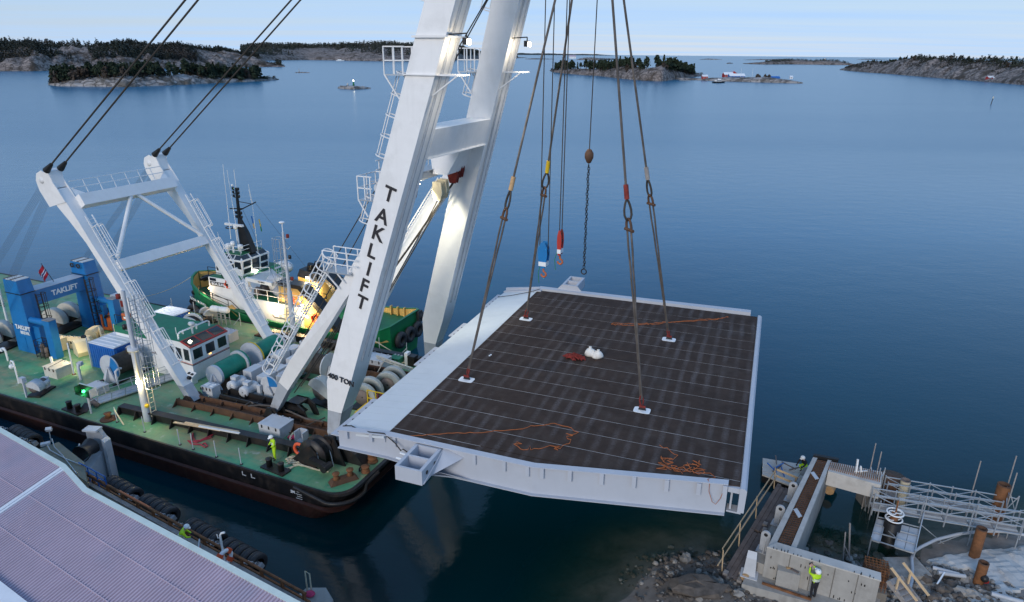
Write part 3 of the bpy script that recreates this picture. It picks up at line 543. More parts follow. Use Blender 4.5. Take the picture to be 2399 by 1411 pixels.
# houses and boats on the islands
def house(p,w,d,h,rz,label,wall='red_paint',roof='container_roof',name='boathouse',win=2,group=None):
    o=thing(name,label,'house',FW,p,rz,group)
    part('wall',MB().loft([[(x,-d/2,0),(x,d/2,0),(x,d/2,h),(x,0,h+d*.32),(x,-d/2,h)] for x in (-w/2,w/2)]),wall,o)
    for s_ in (-1,1):part('roof',MB().hexa([(-w/2-.3,s_*(d/2+.3),h- .12),(w/2+.3,s_*(d/2+.3),h- .12),(w/2+.3,0,h+d*.32+.05),(-w/2-.3,0,h+d*.32+.05),(-w/2-.3,s_*(d/2+.3),h+.05),(w/2+.3,s_*(d/2+.3),h+.05),(w/2+.3,0,h+d*.32+.22),(-w/2-.3,0,h+d*.32+.22)]),roof,o)
    for k in range(win):
        x=-w/2+w*(k+.5)/win;fr=part('window',MB().b2((x- .5,-d/2-.05,h*.35),(x+.5,-d/2-.003,h*.8)),'boat_white',o);part('pane',MB().b2((x- .4,-d/2-.07,h*.4),(x+.4,-d/2-.052,h*.75)),'dark_glass',fr)
    return o
house((*(212.841,802.633,0)[:2],1.0),6,5,3.2,0,'small plain red shed on the shore left of the island landing place')
house((*(247.009,831.235,0)[:2],2.5),11,7,3.2,.1,'long red house with white roof, highest on the low rock island','red_paint','letter_white','red_house',4)
house((*(248.784,804.681,0)[:2],2.0),17,7,3.0,0,'long dark boathouse with white roof beside the white ferry','container_blue','letter_white','long_boathouse',5)
house((*(258.027,848.163,0)[:2],3.2),6,9,3.0,R(90),'gabled red house behind the long boathouse','red_paint','roof_sheet','gabled_house',1)
house((*(279.58,774.294,0)[:2],1.0),12,6,2.6,0,'red boathouse with dark blue roof near the right end of low rock island','red_paint','container_blue','boathouse',3)
house((*(310.657,806.333,0)[:2],2.0),3,3,2.4,0,'tiny white hut near the right tip of low rock island','boat_white','letter_white','hut',1)
house((*(182.462,843.629,0)[:2],1.5),3.5,3.5,2.6,0,'small white-gabled shed at the foot of the wooded island','boat_white','red_paint','shed',1)
house((*(553.92,836.651,0)[:2],2.0),8,5,2.8,.1,'red boathouse pair leftmost on the headland shore','red_paint','container_roof','boathouse',2);house((*(549.871,822.988,0)[:2],1.6),5,4,2.4,.1,'small red boathouse attached right of the pair on the headland shore','red_paint','letter_white','boathouse',1)
house((*(555.521,799.85,0)[:2],2.0),7,5,2.8,.1,'single red boathouse rightmost on the headland shore','red_paint','container_roof','boathouse',2)
house((*(267.205,3319.451,0)[:2],8),30,18,9,0,'white house on the far skerry left of the wooded island','boat_white','roof_sheet','white_house',2)
for px,lb_ in (((249.63,792.023,0),'left white flagpole behind the long boathouse'),((272.725,823.753,0),'right white flagpole behind the long boathouse'),((612.548,1084.399,0),'white flagpole on the headland rocks'),((634.702,896.623,0),'white flagpole at the right picture edge on headland')):single('flagpole',MB().tube((0,0,0),(0,0,11),.14,.08,6),'boat_white',lb_,'flagpole',FW,(px[0],px[1],2.0),0,'flagpoles on the shores')
def boat(p,ln,rz,label,nm='ferry',mast=False):
    o=thing(nm,label,'boat',FW,p,rz);wd=ln*.26
    rings=[]
    for t,w_,z in ((-.5,.8,0),(-.3,1,0),(.15,1,.05),(.4,.55,.2),(.5,.05,.35)):rings.append([(t*ln,-wd/2*w_*.8,-.3),(t*ln,wd/2*w_*.8,-.3),(t*ln,wd/2*w_,ln*.09+z),(t*ln,-wd/2*w_,ln*.09+z)])
    part('hull',MB().loft(rings),'hull_black' if nm=='ferry' else 'boat_white',o);part('deckhouse',MB().b2((-.3*ln,-wd*.38,ln*.092),(.15*ln,wd*.38,ln*.2)),'boat_white',o)
    if nm=='ferry':part('bridge_deck',MB().b2((-.05*ln,-wd*.3,ln*.201),(.1*ln,wd*.3,ln*.27)),'boat_white',o);part('window_band',MB().b2((-.28*ln,-wd*.39,ln*.13),(.13*ln,-wd*.382,ln*.17)),'dark_glass',o)
    if mast:part('mast',MB().tube((0,0,ln*.1),(0,0,ln*1.2),.08,n=5),'boat_white',o)
boat((208.561,729.859,0),15,R(25),'white ferry with dark hull moored at the low rock island')
boat((-566.616,2357.078,0),26,R(10),'small white boat on the far shore left of the boom','motor_boat');boat((600.878,1060.183,0),9,R(-10),'small white sailing boat moored under the headland','sailing_boat',True)
jt=single('jetty',MB().b2((0,0,.2),(12,1.6,.6)),'timber_grey','narrow grey jetty joining the wooded island to the low rock island','jetty',FW,(178.97,775.455,0));
lamp_p=thing('shore_lamp','lit lamp on the rocks of the wooded island by the water','lamp',FW,(*(127.926,844.384,0)[:2],3.0));part('post',MB().tube((0,0,-2),(0,0,1),.1,n=6),'black_steel',lamp_p);part('globe',MB().ball((0,0,1.2),.35,8,6),'lamp_warm',lamp_p)
lamp_light('shore_lamp_light','POINT',((127.926,844.384,0)[0],(127.926,844.384,0)[1]-1.0,4.4),2500,(1,.62,.28),lamp_p)
# CRANE BARGE
BL,BWD=74.0,18.49
def deck_material():
    m=mat('deck_green',(0.075,0.27,0.145),0.55,var=0.22,scale=0.5,bump=0.12,bscale=6)
    t=m.node_tree;b=t.nodes['Principled BSDF'];src=b.inputs['Base Color'].links[0].from_socket
    tc_=N(t,'ShaderNodeTexCoord');out=src
    for sc,lo,hi,amt,colr,stretch in ((0.20,0.45,0.66,0.72,(0.26,0.34,0.18),(1,1,1)),(0.35,0.49,0.68,0.80,(0.33,0.25,0.15),(0.5,1.6,1)),(1.3,0.60,0.68,0.75,(0.36,0.42,0.36),(1,1,1)),(0.9,0.62,0.75,0.8,(0.075,0.055,0.035),(0.6,1.4,1)),(0.6,0.58,0.7,0.5,(0.012,0.10,0.06),(1,1,1))):
        mp_=N(t,'ShaderNodeMapping');mp_.inputs['Scale'].default_value=stretch;mp_.inputs['Location'].default_value=(sc*17,sc*5,0);L(t,tc_.outputs['Object'],mp_.inputs[0])
        n_=N(t,'ShaderNodeTexNoise',Scale=sc,Detail=8.0,Roughness=0.68);L(t,mp_.outputs[0],n_.inputs['Vector'])
        r_=N(t,'ShaderNodeMapRange',**{'From Min':lo,'From Max':hi,'To Min':0.0,'To Max':amt});L(t,n_.outputs['Fac'],r_.inputs[0])
        mx_=N(t,'ShaderNodeMix',data_type='RGBA');L(t,r_.outputs[0],mx_.inputs['Factor']);L(t,out,mx_.inputs['A']);mx_.inputs['B'].default_value=(*colr,1);out=mx_.outputs['Result']
    L(t,out,b.inputs['Base Color'])
deck_material()
barge=thing('crane_barge','long flat crane barge with worn green deck and black and red hull','barge',FB)
def outline(ins,bow,z,rad=1.25):
    pts=[]
    x1=bow- ins;y0=ins;y1=BWD- ins
    for k in range(7):a=R(-90+15*k);pts.append((x1-rad+rad*math.cos(a),y0+rad+rad*math.sin(a),z))
    for k in range(7):a=R(15*k);pts.append((x1-rad+rad*math.cos(a),y1-rad+rad*math.sin(a),z))
    pts+=[(-BL,y1,z),(-BL,y0,z)]
    return pts
part('hull',MB().loft([outline(0.35,-3.6,-1.5),outline(0.08,-1.7,0.0),outline(0.05,-0.75,1.0)],cap=True),'hull_red',barge,'red lower hull')
part('hull_side',MB().loft([outline(0.05,-0.72,1.003),outline(0.0,0.0,DZ)],cap=False),'hull_black',barge,'black upper hull')
part('rubbing_strake',MB().loft([outline(0.0,-0.7,0.93),outline(-0.16,-0.48,0.99),outline(-0.16,-0.44,1.10),outline(0.0,-0.58,1.17)],cap=False),'hull_red',barge)
part('deck_plating',MB().loft([outline(0.004,-0.004,DZ- 0.05),outline(0.004,-0.004,DZ)],cap=True),'deck_green',barge)
part('deck_edge_bar',MB().loft([outline(0.12,-0.10,DZ+0.001),outline(0.10,-0.10,DZ+0.06),outline(-0.02,0.02,DZ+0.06),outline(-0.03,0.03,DZ- 0.10)],cap=False),'black_steel',barge)
m=MB()
for x in np.arange(-62,-1,3.1):m.b2((x,0.25,DZ),(x+0.05,BWD- 0.25,DZ+0.008))
for y in (2.6,6.1,12.4,15.9):m.b2((-70,y,DZ),(-1.5,y+0.05,DZ+0.0095))
part('weld_seam',m,'deck_green',barge)
pts=[]
for k in range(15):
    a=R(-112+9.5*k);pts.append((-1.45+1.55*math.cos(a),1.45+1.58*math.sin(a),1.62+(0.34 if k in (0,14) else 0.0)))
part('fender_pipe',MB().path([(-3.6,-0.02,2.0),*pts[3:],(0.06,3.2,2.05)],0.14,8),'black_steel',barge)
m=MB()
for k in range(6):m.b2((-3.45-(0.0 if k % 2 else 0.1),-0.012-0.0,1.25+k*0.15),(-3.1,-0.002,1.275+k*0.15))
part('draft_mark',m,'letter_white',barge)
text_part('3M',0.26,'letter_white',barge,(-3.75,-0.012,1.62),(1,0,0),(0,0,1),0.006)
for x in (-7.6,-6.9):part('hull_mark',MB().loft([[(x,e,1.72),(x+.3,e,1.72),(x+.3,e,1.78),(x+.07,e,1.78),(x+.07,e,2.0),(x,e,2.0)] for e in (-.002,-.012)]),'light_grey',barge)
def skid(a,b,w,h,ma,ribs=True,channel=False,lab=None):
    a,b=Vector(a),Vector(b);d=(b- a).normalized();s_=Vector((-d.y,d.x,0));m=MB()
    if channel:
        m.bar(a+Vector((0,0,0.12)),b+Vector((0,0,0.12)),w- 0.1,0.12)
        for sg in (-1,1):m.bar(a+s_*sg*w/2+Vector((0,0,h/2)),b+s_*sg*w/2+Vector((0,0,h/2)),0.1,h)
    else:
        m.bar(a+Vector((0,0,h/2)),b+Vector((0,0,h/2)),w*0.4,h- 0.1)
        m.bar(a+Vector((0,0,h)),b+Vector((0,0,h)),w,0.08)
    if ribs:
        n=int((b- a).length/1.5)
        for i in range(n+1):
            p=a.lerp(b,i/n)
            for sg in (-1,1):m.hexa([p+s_*sg*w*q+d*t+Vector((0,0,z)) for z,qq in ((0.0,1.0),(h- 0.06,0.52)) for q,t in ((0.2,-0.03),(qq,-0.03),(qq,0.03),(0.2,0.03))])
    part('skid_beam',m,ma,barge,lab)
z0=DZ+0.002
def P2(p):return (p[0],p[1],z0)
skid(P2((-20.069,1.779,2.2)),P2((-4.364,2.722,2.2)),0.55,0.62,'black_steel')
skid(P2((-17.605,4.668,2.2)),P2((-4.339,5.511,2.2)),0.95,0.52,'skid_rust',True,True)
skid(P2((-15.156,6.347,2.2)),P2((-8.657,6.474,2.2)),1.0,0.6,'black_steel',True,True)
skid(P2((-17.209,13.544,2.2)),P2((-4.49,14.298,2.2)),0.95,0.52,'skid_rust',True,True)
skid(P2((-20.056,16.744,2.2)),P2((-5.242,17.168,2.2)),0.55,0.62,'black_steel')
skid(P2((-13.773,14.185,2.2)),P2((-6.697,14.109,2.2)),0.8,0.45,'black_steel',True,True)
for (x,y,z) in ((-16.75,4.9,DZ),(-16.75,13.55,DZ)):
    m=MB()
    for s_ in (-0.48,0.40):m.hexa([(x- .9,y+s_,z0),(x+1.0,y+s_,z0),(x+1.0,y+s_+.08,z0),(x- .9,y+s_+.08,z0),(x- .2,y+s_,z0+.75),(x+.25,y+s_,z0+.75),(x+.25,y+s_+.08,z0+.75),(x- .2,y+s_+.08,z0+.75)])
    m.tube((x,y- .55,z0+.5),(x,y+.55,z0+.5),0.16,n=10)
    part('frame_foot',m,'black_steel',barge)
def pedestal(x,y,zt,w,ln):
    m=MB()
    for s_ in (-w/2,w/2-0.1):
        m.hexa([(x- ln,y+s_,z0),(x+ln*.8,y+s_,z0),(x+ln*.8,y+s_+.1,z0),(x- ln,y+s_+.1,z0),(x- .35,y+s_,zt+.3),(x+.3,y+s_,zt+.3),(x+.3,y+s_+.1,zt+.3),(x- .35,y+s_+.1,zt+.3)])
    m.tube((x,y- w/2-.1,zt),(x,y+w/2+.1,zt),0.2,n=12)
    part('boom_foot_mount',m,'black_steel',barge)
pedestal(-3.0,3.35,3.75,1.3,1.3);pedestal(-3.0,15.2,3.75,1.3,1.3);pedestal(-9.6,5.35,3.05,0.8,1.0);pedestal(-9.6,13.2,3.05,0.8,1.0)
m=MB()
c0=Vector((-3.742,2.326,2.9))
for dy in (-0.35,0.3):
    m.lathe([(0.15,dy- .05),(1.0,dy- .05),(1.0,dy+.05),(0.15,dy+.05)],22,(c0.x,c0.y,3.0),'Y')
m.lathe([(0.8,-.3),(0.65,0),(0.8,.3)],22,(c0.x,c0.y,3.0),'Y')
part('wire_sheave',m,'black_steel',barge)
m=MB()
for dy in (-0.55,0.5):
    m.plate([(c0.x- 1.7,c0.y+dy,z0),(c0.x+.3,c0.y+dy,z0),(c0.x+.5,c0.y+dy,3.2),(c0.x,c0.y+dy,3.7),(c0.x- .5,c0.y+dy,3.4)],0.08,(0,1,0))
m.bar((c0.x+.2,c0.y- .8,3.0),(c0.x+1.5,c0.y- .9,2.8),0.35,0.3)
m.tube((c0.x+1.4,c0.y- 1.2,2.8),(c0.x+1.4,c0.y- .5,2.8),0.22,n=10)
part('sheave_cheek',m,'black_steel',barge)
m=MB();q=Vector((-3.086,3.828,2.2));
for k in range(8):
    a0,a1=R(180-22.5*k),R(180-22.5*(k+1));yy=q.y
    p=lambda r_,a,dy:(q.x+r_*math.cos(a),yy+dy,z0+0.5+1.0*r_*math.sin(a))
    m.hexa([p(.55,a0,-.7),p(.95,a0,-.7),p(.95,a0,.9),p(.55,a0,.9),p(.55,a1,-.7),p(.95,a1,-.7),p(.95,a1,.9),p(.55,a1,.9)])
m.b2((q.x- .95,q.y- .7,z0),(q.x- .55,q.y+.9,z0+.5));m.b2((q.x+.55,q.y- .7,z0),(q.x+.95,q.y+.9,z0+.5))
m.hexa([(q.x+.9,q.y- .7,z0),(q.x+2.2,q.y- .7,z0),(q.x+2.2,q.y+.9,z0),(q.x+.9,q.y+.9,z0),(q.x+.9,q.y- .7,z0+1.0),(q.x+1.6,q.y- .7,z0+.7),(q.x+1.6,q.y+.9,z0+.7),(q.x+.9,q.y+.9,z0+1.0)])
part('boom_stop',m,'black_steel',barge)
m=MB();q=Vector((-8.776,6.617,2.2))
for dy in (-.6,.5):m.loft([[(q.x+a,q.y+dy+e,z0+b) for a,b in ((-1.3,0),(-1.0,.8),(-.5,1.15),(.5,1.15),(1.0,.8),(1.3,0),(.9,0),(.5,.7),(-.5,.7),(-.9,0))] for e in (0,.15)])
m.b2((q.x- .5,q.y- .6,z0+1.0),(q.x+.5,q.y+.65,z0+1.15))
part('strut_stop',m,'black_steel',barge)
# SHEERLEG BOOM
boom=thing('sheerleg_boom','tall white two-legged crane boom lettered TAKLIFT and 400 TON leaning over the bow','crane',FB,(-3,9.2,DZ))
BO=Vector((-3,9.2,DZ))
class OM(MB):
    def __init__(s,o):super().__init__();s.o=Vector(o)
    def mesh(s,name,mats):s.v=[tuple(Vector(v)-s.o) for v in s.v];return super().mesh(name,mats)
xf=lambda z:3.28+0.327*(z- 22.265)
vo=lambda z:3.24+0.0619*(z- 7.5)
vi=lambda z:12.57-0.1255*(z- 22.27)
def leg_rings(v_at,zs,w=1.6,d=1.66):
    return [[(xf(z)-d,v_at(z),z),(xf(z),v_at(z),z),(xf(z),v_at(z)+w,z),(xf(z)-d,v_at(z)+w,z)] for z in zs]
def leg(v_at,tipdv):
    m=OM(BO);zs=[7.5,14,22.27,30,38,45.0]
    rings=leg_rings(v_at,zs)
    g=[(-3.30,-2.28),(5.5)]
    v5=v_at(6.0)
    grey=[(-3.30,v5+.05,5.55),(-2.30,v5+.05,5.55),(-2.30,v5+1.25,5.55),(-3.30,v5+1.25,5.55)]
    m.loft([grey,*rings])
    part('boom_leg',m,'white_paint',boom)
    m=OM(BO);v4=v_at(4.0)+tipdv
    m.loft([[(-3.42,v4+.2,3.45),(-2.72,v4+.2,3.45),(-2.72,v4+.8,3.45),(-3.42,v4+.8,3.45)],[(-3.44,v4+.1,4.0),(-2.65,v4+.1,4.0),(-2.65,v4+.95,4.0),(-3.44,v4+.95,4.0)],[(-3.305,v5+.05,5.547),(-2.295,v5+.05,5.547),(-2.295,v5+1.25,5.547),(-3.305,v5+1.25,5.547)]])
    part('leg_foot',m,'grey_paint',boom,'grey painted leg foot')
leg(vo,0.0);leg(vi,0.0)
def strut(pts_l,pts_w,w,foot_l,foot_w,near=True):
    s_=1 if near else 1
    m=OM(BO)
    ring=lambda a,b,ww:[(a[0],a[1],a[2]),(b[0],b[1],b[2]),(b[0],b[1]+ww,b[2]),(a[0],a[1]+ww,a[2])]
    m.loft([ring(a,b,w) for a,b in zip(pts_l,pts_w)])
    part('boom_strut',m,'white_paint',boom)
    m=OM(BO);m.loft([ring(foot_l[0],foot_w[0],w),ring(foot_l[1],foot_w[1],w)])
    part('strut_foot',m,'grey_paint',boom,'grey painted strut foot')
strut([(-8.56,4.87,5.58),(-7.281,4.599,7.343),(-1.842,3.72,13.882),(-0.15,3.86,16.3)],[(-7.93,4.95,5.05),(-5.82,4.553,7.645),(-1.75,3.70,12.75),(0.55,3.84,15.6)],0.55,[(-9.979,5.231,3.126),(-8.56,4.87,5.577)],[(-9.427,5.232,2.95),(-7.93,4.95,5.047)])
strut([(-8.5,13.45,5.9),(-5.363,14.795,12.635),(-3.614,15.198,15.32),(-1.5,15.642,18.5)],[(-7.7,13.45,5.5),(-4.2,14.415,12.3),(-2.399,15.106,15.373),(0.1,15.6,18.9)],0.45,[(-9.9,13.0,3.1),(-8.5,13.45,5.897)],[(-9.4,13.0,2.95),(-7.7,13.45,5.497)])
for v_at in (vo,vi):
    for z in np.arange(9.2,40,2.9):
        m=OM(BO);e=.006;x0,x1=xf(z)-1.66-e,xf(z)+e;y0_,y1_=v_at(z)-e,v_at(z)+1.6+e
        m.hexa([(x0,y0_,z),(x1,y0_,z),(x1,y1_,z),(x0,y1_,z),(x0+.007,y0_,z+.03),(x1+.007,y0_,z+.03),(x1+.007,y1_,z+.03),(x0+.007,y1_,z+.03)]);part('weld_seam',m,'white_paint',boom)
    for dy,r_ in ((.52,.035),(.66,.022),(1.2,.028)):
        m=OM(BO);m.tube((xf(9)+.05,v_at(9)+dy,9),(xf(36)+.05,v_at(36)+dy,36),r_,n=6);part('conduit',m,'light_grey',boom)
def inner(z):return vo(z)+1.6
m=OM(BO)
za,zb=20.75,22.27
cs=lambda y0:[(xf(zb)-1.66,y0(zb),zb),(xf(zb)+.02,y0(zb),zb),(xf(za)+.02,y0(za),za),(xf(za)-1.66,y0(za),za)]
m.loft([cs(inner),cs(vi)])
part('cross_beam',m,'white_paint',boom)
m=OM(BO);m.hexa([(xf(za)-1.7,inner(za),za- .06),(xf(za)+.10,inner(za),za- .06),(xf(za)+.10,vi(za),za- .06),(xf(za)-1.7,vi(za),za- .06),(xf(za)-1.7,inner(za),za- .003),(xf(za)+.10,inner(za),za- .003),(xf(za)+.10,vi(za),za- .003),(xf(za)-1.7,vi(za),za- .003)])
part('beam_flange',m,'white_paint',boom)
m=OM(BO);m.tube((-0.3,inner(19),18.9),(-0.3,vi(19),19.0),0.32,n=14)
part('brace_tube',m,'white_paint',boom)
m=OM(BO);m.hexa([(0.2,10.7,19.0),(1.2,10.7,19.0),(1.2,vi(19),19.0),(0.2,vi(19),19.0),(-.4,11.4,20.7),(2.0,11.4,20.7),(2.0,vi(20.7),20.7),(-.4,vi(20.7),20.7)])
part('gusset',m,'white_paint',boom)
m=OM(BO);m.b2((-0.9,inner(19),19.25),(0.2,vi(19),19.3))
part('walkway_plate',m,'galvanised',boom)
m=OM(BO)
for y in np.arange(6.6,12.6,1.1):m.bar((-.9,y,19.3),(-.9,y,20.3),.05)
for z in (19.8,20.3):m.bar((-.9,6.3,z),(-.9,12.6,z),.05)
part('walkway_rail',m,'white_paint',boom)
def sheave(x,y,z,ma,lab=None):
    m=OM(BO)
    for dy in (-.17,.13):m.loft([[(x+a,y+dy+e,z+b) for a,b in ((-.22,-.62),(.22,-.62),(.36,-.1),(.3,.55),(-.3,.55),(-.36,-.1))] for e in (0,.04)])
    m.lathe([(.1,-.1),(.33,-.1),(.26,0),(.33,.1),(.1,.1)],14,(x,y,z- .15),'Y')
    part('guide_sheave',m,ma,boom,lab)
HS=[(0.9,6.35,18.6),(1.0,6.85,18.9),(0.9,12.1,18.9),(1.0,12.6,19.2)]
for h in HS:sheave(*h,'sling_red','dark red guide sheave')
HS2=[(0.55,10.7,18.0),(0.65,11.15,18.1)]
for h in HS2:sheave(*h,'cream_paint','yellow lit guide sheave')
def ring_band(v_at,z,out=0.10,th=0.10):
    m=OM(BO);x1,x0=xf(z)+out,xf(z)-1.66-out;y0,y1=v_at(z)-out,v_at(z)+1.6+out
    m.bar((x0,y0,z),(x1,y0,z),0.12,th);m.bar((x1,y0,z),(x1,y1,z),.12,th);m.bar((x1,y1,z),(x0,y1,z),.12,th);m.bar((x0,y1,z),(x0,y0,z),.12,th)
    part('leg_band',m,'white_paint',boom)
ring_band(vo,26.75)
def platform(v_at,z,ln=1.25,h=1.1,side=0.0):
    x0=xf(z)-1.66;y0,y1=v_at(z)-.05,v_at(z)+1.65
    m=OM(BO);m.b2((x0-ln,y0,z- .06),(x0,y1,z));part('platform_floor',m,'galvanised',boom)
    m=OM(BO)
    for (x,y) in ((x0-ln,y0),(x0-ln,y1),(x0-ln/2,y0),(x0-ln/2,y1),(x0-.1,y0),(x0-.1,y1),(x0-ln,(y0+y1)/2)):m.bar((x,y,z),(x,y,z+h),.055)
    for zz in (z+h*.5,z+h):
        m.bar((x0,y0,zz),(x0-ln,y0,zz),.055);m.bar((x0-ln,y0,zz),(x0-ln,y1,zz),.055);m.bar((x0-ln,y1,zz),(x0,y1,zz),.055)
    for y in (y0,y1):m.bar((x0-ln,y,z),(x0-.35,y,z- ln),.07)
    part('platform_rail',m,'white_paint',boom)
platform(vo,25.0,1.2,1.3);platform(vi,25.0,1.2,1.3);platform(vo,18.6,0.9,1.25)
def leg_ladder(v_at,za,zb,y_off=.8,lab=None):
    a=Vector((xf(za)-1.66-.22,v_at(za)+y_off,za));b=Vector((xf(zb)-1.66-.22,v_at(zb)+y_off,zb))
    l_=ladder_mb(a,b,.5,(1,0,-.3),.3,.035);q=OM(BO);q.v,q.f,q.m,q.sm=l_.v,l_.f,l_.m,l_.sm;part('ladder',q,'white_paint',boom)
    c_=cage_mb(a+(b- a).normalized()*1.6,b,(-1,0,0),.38,1.25,.035,3);q=OM(BO);q.v,q.f,q.m,q.sm=c_.v,c_.f,c_.m,c_.sm;part('ladder_cage',q,'white_paint',boom)
leg_ladder(vo,19.2,24.9);leg_ladder(vo,26.8,34);leg_ladder(vi,22.0,24.9);leg_ladder(vi,26.8,34);leg_ladder(vo,15.6,18.5)
a=Vector((-9.0,5.15,5.9));b=Vector((-2.05,3.7,15.0));up=Vector((-.72,-.1,.58))
for fn,nm in ((ladder_mb(a+up*.25,b+up*.25,.5,up,.3,.035),'ladder'),(cage_mb(a+up*.25,b+up*.25,up,.40,1.05,.04,3),'ladder_cage')):
    q=OM(BO);q.v,q.f,q.m,q.sm=fn.v,fn.f,fn.m,fn.sm;part(nm,q,'white_paint',boom)
m=OM(BO);m.b2((-2.9,3.4,14.35),(-1.1,4.5,14.42));part('landing',m,'galvanised',boom)
m=OM(BO)
for x in (-2.85,-2.0,-1.2):
    for y in (3.45,4.45):m.bar((x,y,14.4),(x,y,15.6),.055)
for zz in (14.9,15.25,15.6):
    for y in (3.45,4.45):m.bar((-2.85,y,zz),(-.6,y,zz),.05)
m.bar((-2.85,3.5,14.35),(-2.0,3.6,13.4),.07);m.bar((-2.0,3.5,14.35),(-1.6,3.6,13.8),.07)
part('landing_rail',m,'white_paint',boom)
a=Vector((-8.6,13.2,6.9));b=Vector((-1.7,14.9,18.0))
fn=ladder_mb(a,b,.5,(-.8,0,.6),.32,.04);q=OM(BO);q.v,q.f,q.m,q.sm=fn.v,fn.f,fn.m,fn.sm;part('ladder',q,'white_paint',boom)
fn=cage_mb(a,lerp(a,b,.35),(-.8,0,.6),.4,1.1,.04,3);q=OM(BO);q.v,q.f,q.m,q.sm=fn.v,fn.f,fn.m,fn.sm;part('ladder_cage',q,'white_paint',boom)
def floodlight(v_at,z):
    x0,y0=xf(z),v_at(z)+.25
    m=OM(BO);m.bar((x0,y0,z),(x0+.95,y0,z+.05),.06);m.bar((x0+.95,y0,z+.05),(x0+.95,y0,z- .15),.05)
    m.loft([[(x0+.95+a,y0+b,z- .3+c_) for b,c_ in ((-.2,-.16),(.2,-.16),(.2,.16),(-.2,.16))] for a in (-.12,.1)])
    lb=part('floodlight',m,'black_steel',boom)
    m=OM(BO);m.ball((x0+1.09,y0,z- .33),.17,10,6,(.5,1,.8));part('lamp_glass',m,'lamp_white',lb)
    lamp_light('flood_lamp','SPOT',(x0+1.3,y0,z- .5),900,(1,.9,.72),boom,FB,(x0+4.0,y0+1.5,z- 18),120,.2)
    lamp_light('flood_spill','POINT',(x0+.55,y0+.1,z- .75),55,(1,.86,.62),boom,FB)
floodlight(vo,26.85);floodlight(vi,26.85)
m=OM(BO);m.ball((-.25,9.6,18.55),.16,8,5);lp=part('work_light',m,'lamp_white',boom)
lamp_light('work_lamp','SPOT',(-.2,9.7,18.35),1500,(1,.95,.72),boom,FB,(-2.2,14.2,10.0),100,.25)
for v_at in (vo,vi):
    z=25.0;m=OM(BO);x0=xf(z);y=v_at(z)+.2
    m.bar((x0-.05,y,z),(x0+1.15,y,z),.08);m.bar((x0+1.15,y,z),(x0-.25,y,z- .95),.06);m.bar((x0-.05,y+1.2,z),(x0+1.15,y+1.2,z),.06);m.bar((x0+1.15,y,z),(x0+1.15,y+1.2,z),.06)
    part('lamp_bracket',m,'white_paint',boom)
ring_band(vo,25.0,.06,.05)
ax=Vector((0.327,0.0619,1)).normalized();fx=Vector((1,0,0));fx=(fx- ax*fx.dot(ax)).normalized();nrm=fx.cross(ax)
def face(x,z):return Vector((x,vo(z),z))-BO+nrm*0.02
fin=-1 if nrm.y>0 else 1
nrm=Vector((0,-1,.0619)).normalized()
for ch,px in zip('TAKLIFT',((1.456,3.951,18.989),(0.976,3.877,17.794),(0.679,3.817,16.818),(0.266,3.754,15.809),(0.039,3.69,14.776),(-0.304,3.629,13.779),(-0.511,3.567,12.783))):
    text_part(ch,1.14,'letter_black',boom,Vector(px)-BO+nrm*.03,fx,ax,0.022,sx=1.0)
q=Vector((-2.204,3.217,7.777));text_part('400 TON',0.47,'letter_black',boom,q- BO+nrm*.03+Vector((.08,0,.05)),Vector((1,0,-.16)),Vector((.35,0,1)),0.012)
m=OM(BO);zt=44.6;m.b2((xf(zt)-1.6,vo(zt)-.3,zt- .6),(xf(zt)+.6,vi(zt)+1.9,zt+.6));m.b2((xf(zt)-.2,7.2,zt- 1.4),(xf(zt)+2.4,11.6,zt- .4))
part('boom_head',m,'white_paint',boom)
# BACK FRAME (A-frame) with its stay wires
AO=Vector((-16.8,9.24,DZ))
aframe=thing('back_frame','white portal frame leaning aft on the barge with braces and caged ladders','frame',FB,AO)
YN,YF=4.5,14.0
prof=[(-16.95,-16.35,2.55),(-17.63,-17.05,3.62),(-21.34,-20.55,8.95),(-24.2,-23.6,13.3),(-25.5,-24.5,14.75),(-26.75,-25.35,16.0),(-27.6,-26.05,16.95)]
for y0,nm in ((YN,0),(YF- .78,1)):
    for lo,hi,ma,lab,nme in ((0,2,'grey_paint','grey painted foot','frame_leg_foot'),(1,7,'white_paint',None,'frame_leg')):
        m=OM(AO);pr_=prof[lo:hi]
        m.loft([[(a+(.003 if lo==0 else 0),y0,z),(b,y0,z),(b,y0+.78,z),(a,y0+.78,z)] for a,b,z in pr_]);part(nme,m,ma,aframe,lab)
    for dy in (-.06,.78 if nm else .78):
        m=OM(AO);ol=[(-27.2,15.6),(-25.4,16.1),(-26.0,17.0),(-26.7,17.9),(-27.3,18.15),(-27.85,17.9),(-28.05,17.4),(-27.9,16.7)]
        m.loft([[(a,y0+dy+e,z) for a,z in ol] for e in (0,.06)]);m.lathe([(.02,0),(.2,0),(.2,.1)],12,(-27.4,y0+dy- .05,17.45),'Y');part('head_plate',m,'white_paint',aframe)
    m=OM(AO);m.lathe([(.1,-.35),(.42,-.35),(.36,0),(.42,.35),(.1,.35)],18,(-27.35,y0+.4,17.4),'Y');part('head_sheave',m,'black_steel',aframe)
    m=OM(AO);m.hexa([(-27.2,y0+.02,17.3),(-26.2,y0+.02,17.0),(-26.2,y0+.76,17.0),(-27.2,y0+.76,17.3),(-26.9,y0-.1,18.25),(-26.55,y0-.1,18.15),(-26.55,y0+.9,18.15),(-26.9,y0+.9,18.25)]);part('stay_yoke',m,'white_paint',aframe)
    sgn=1 if nm==0 else-1;yy=y0+.84 if nm==0 else y0-.06
    m=OM(AO);m.plate([(-25.9,yy,16.9),(-25.05,yy,15.9),(-25.05,yy+sgn*1.6,15.9)],.06,(-.6,0,.8));part('gusset',m,'white_paint',aframe)
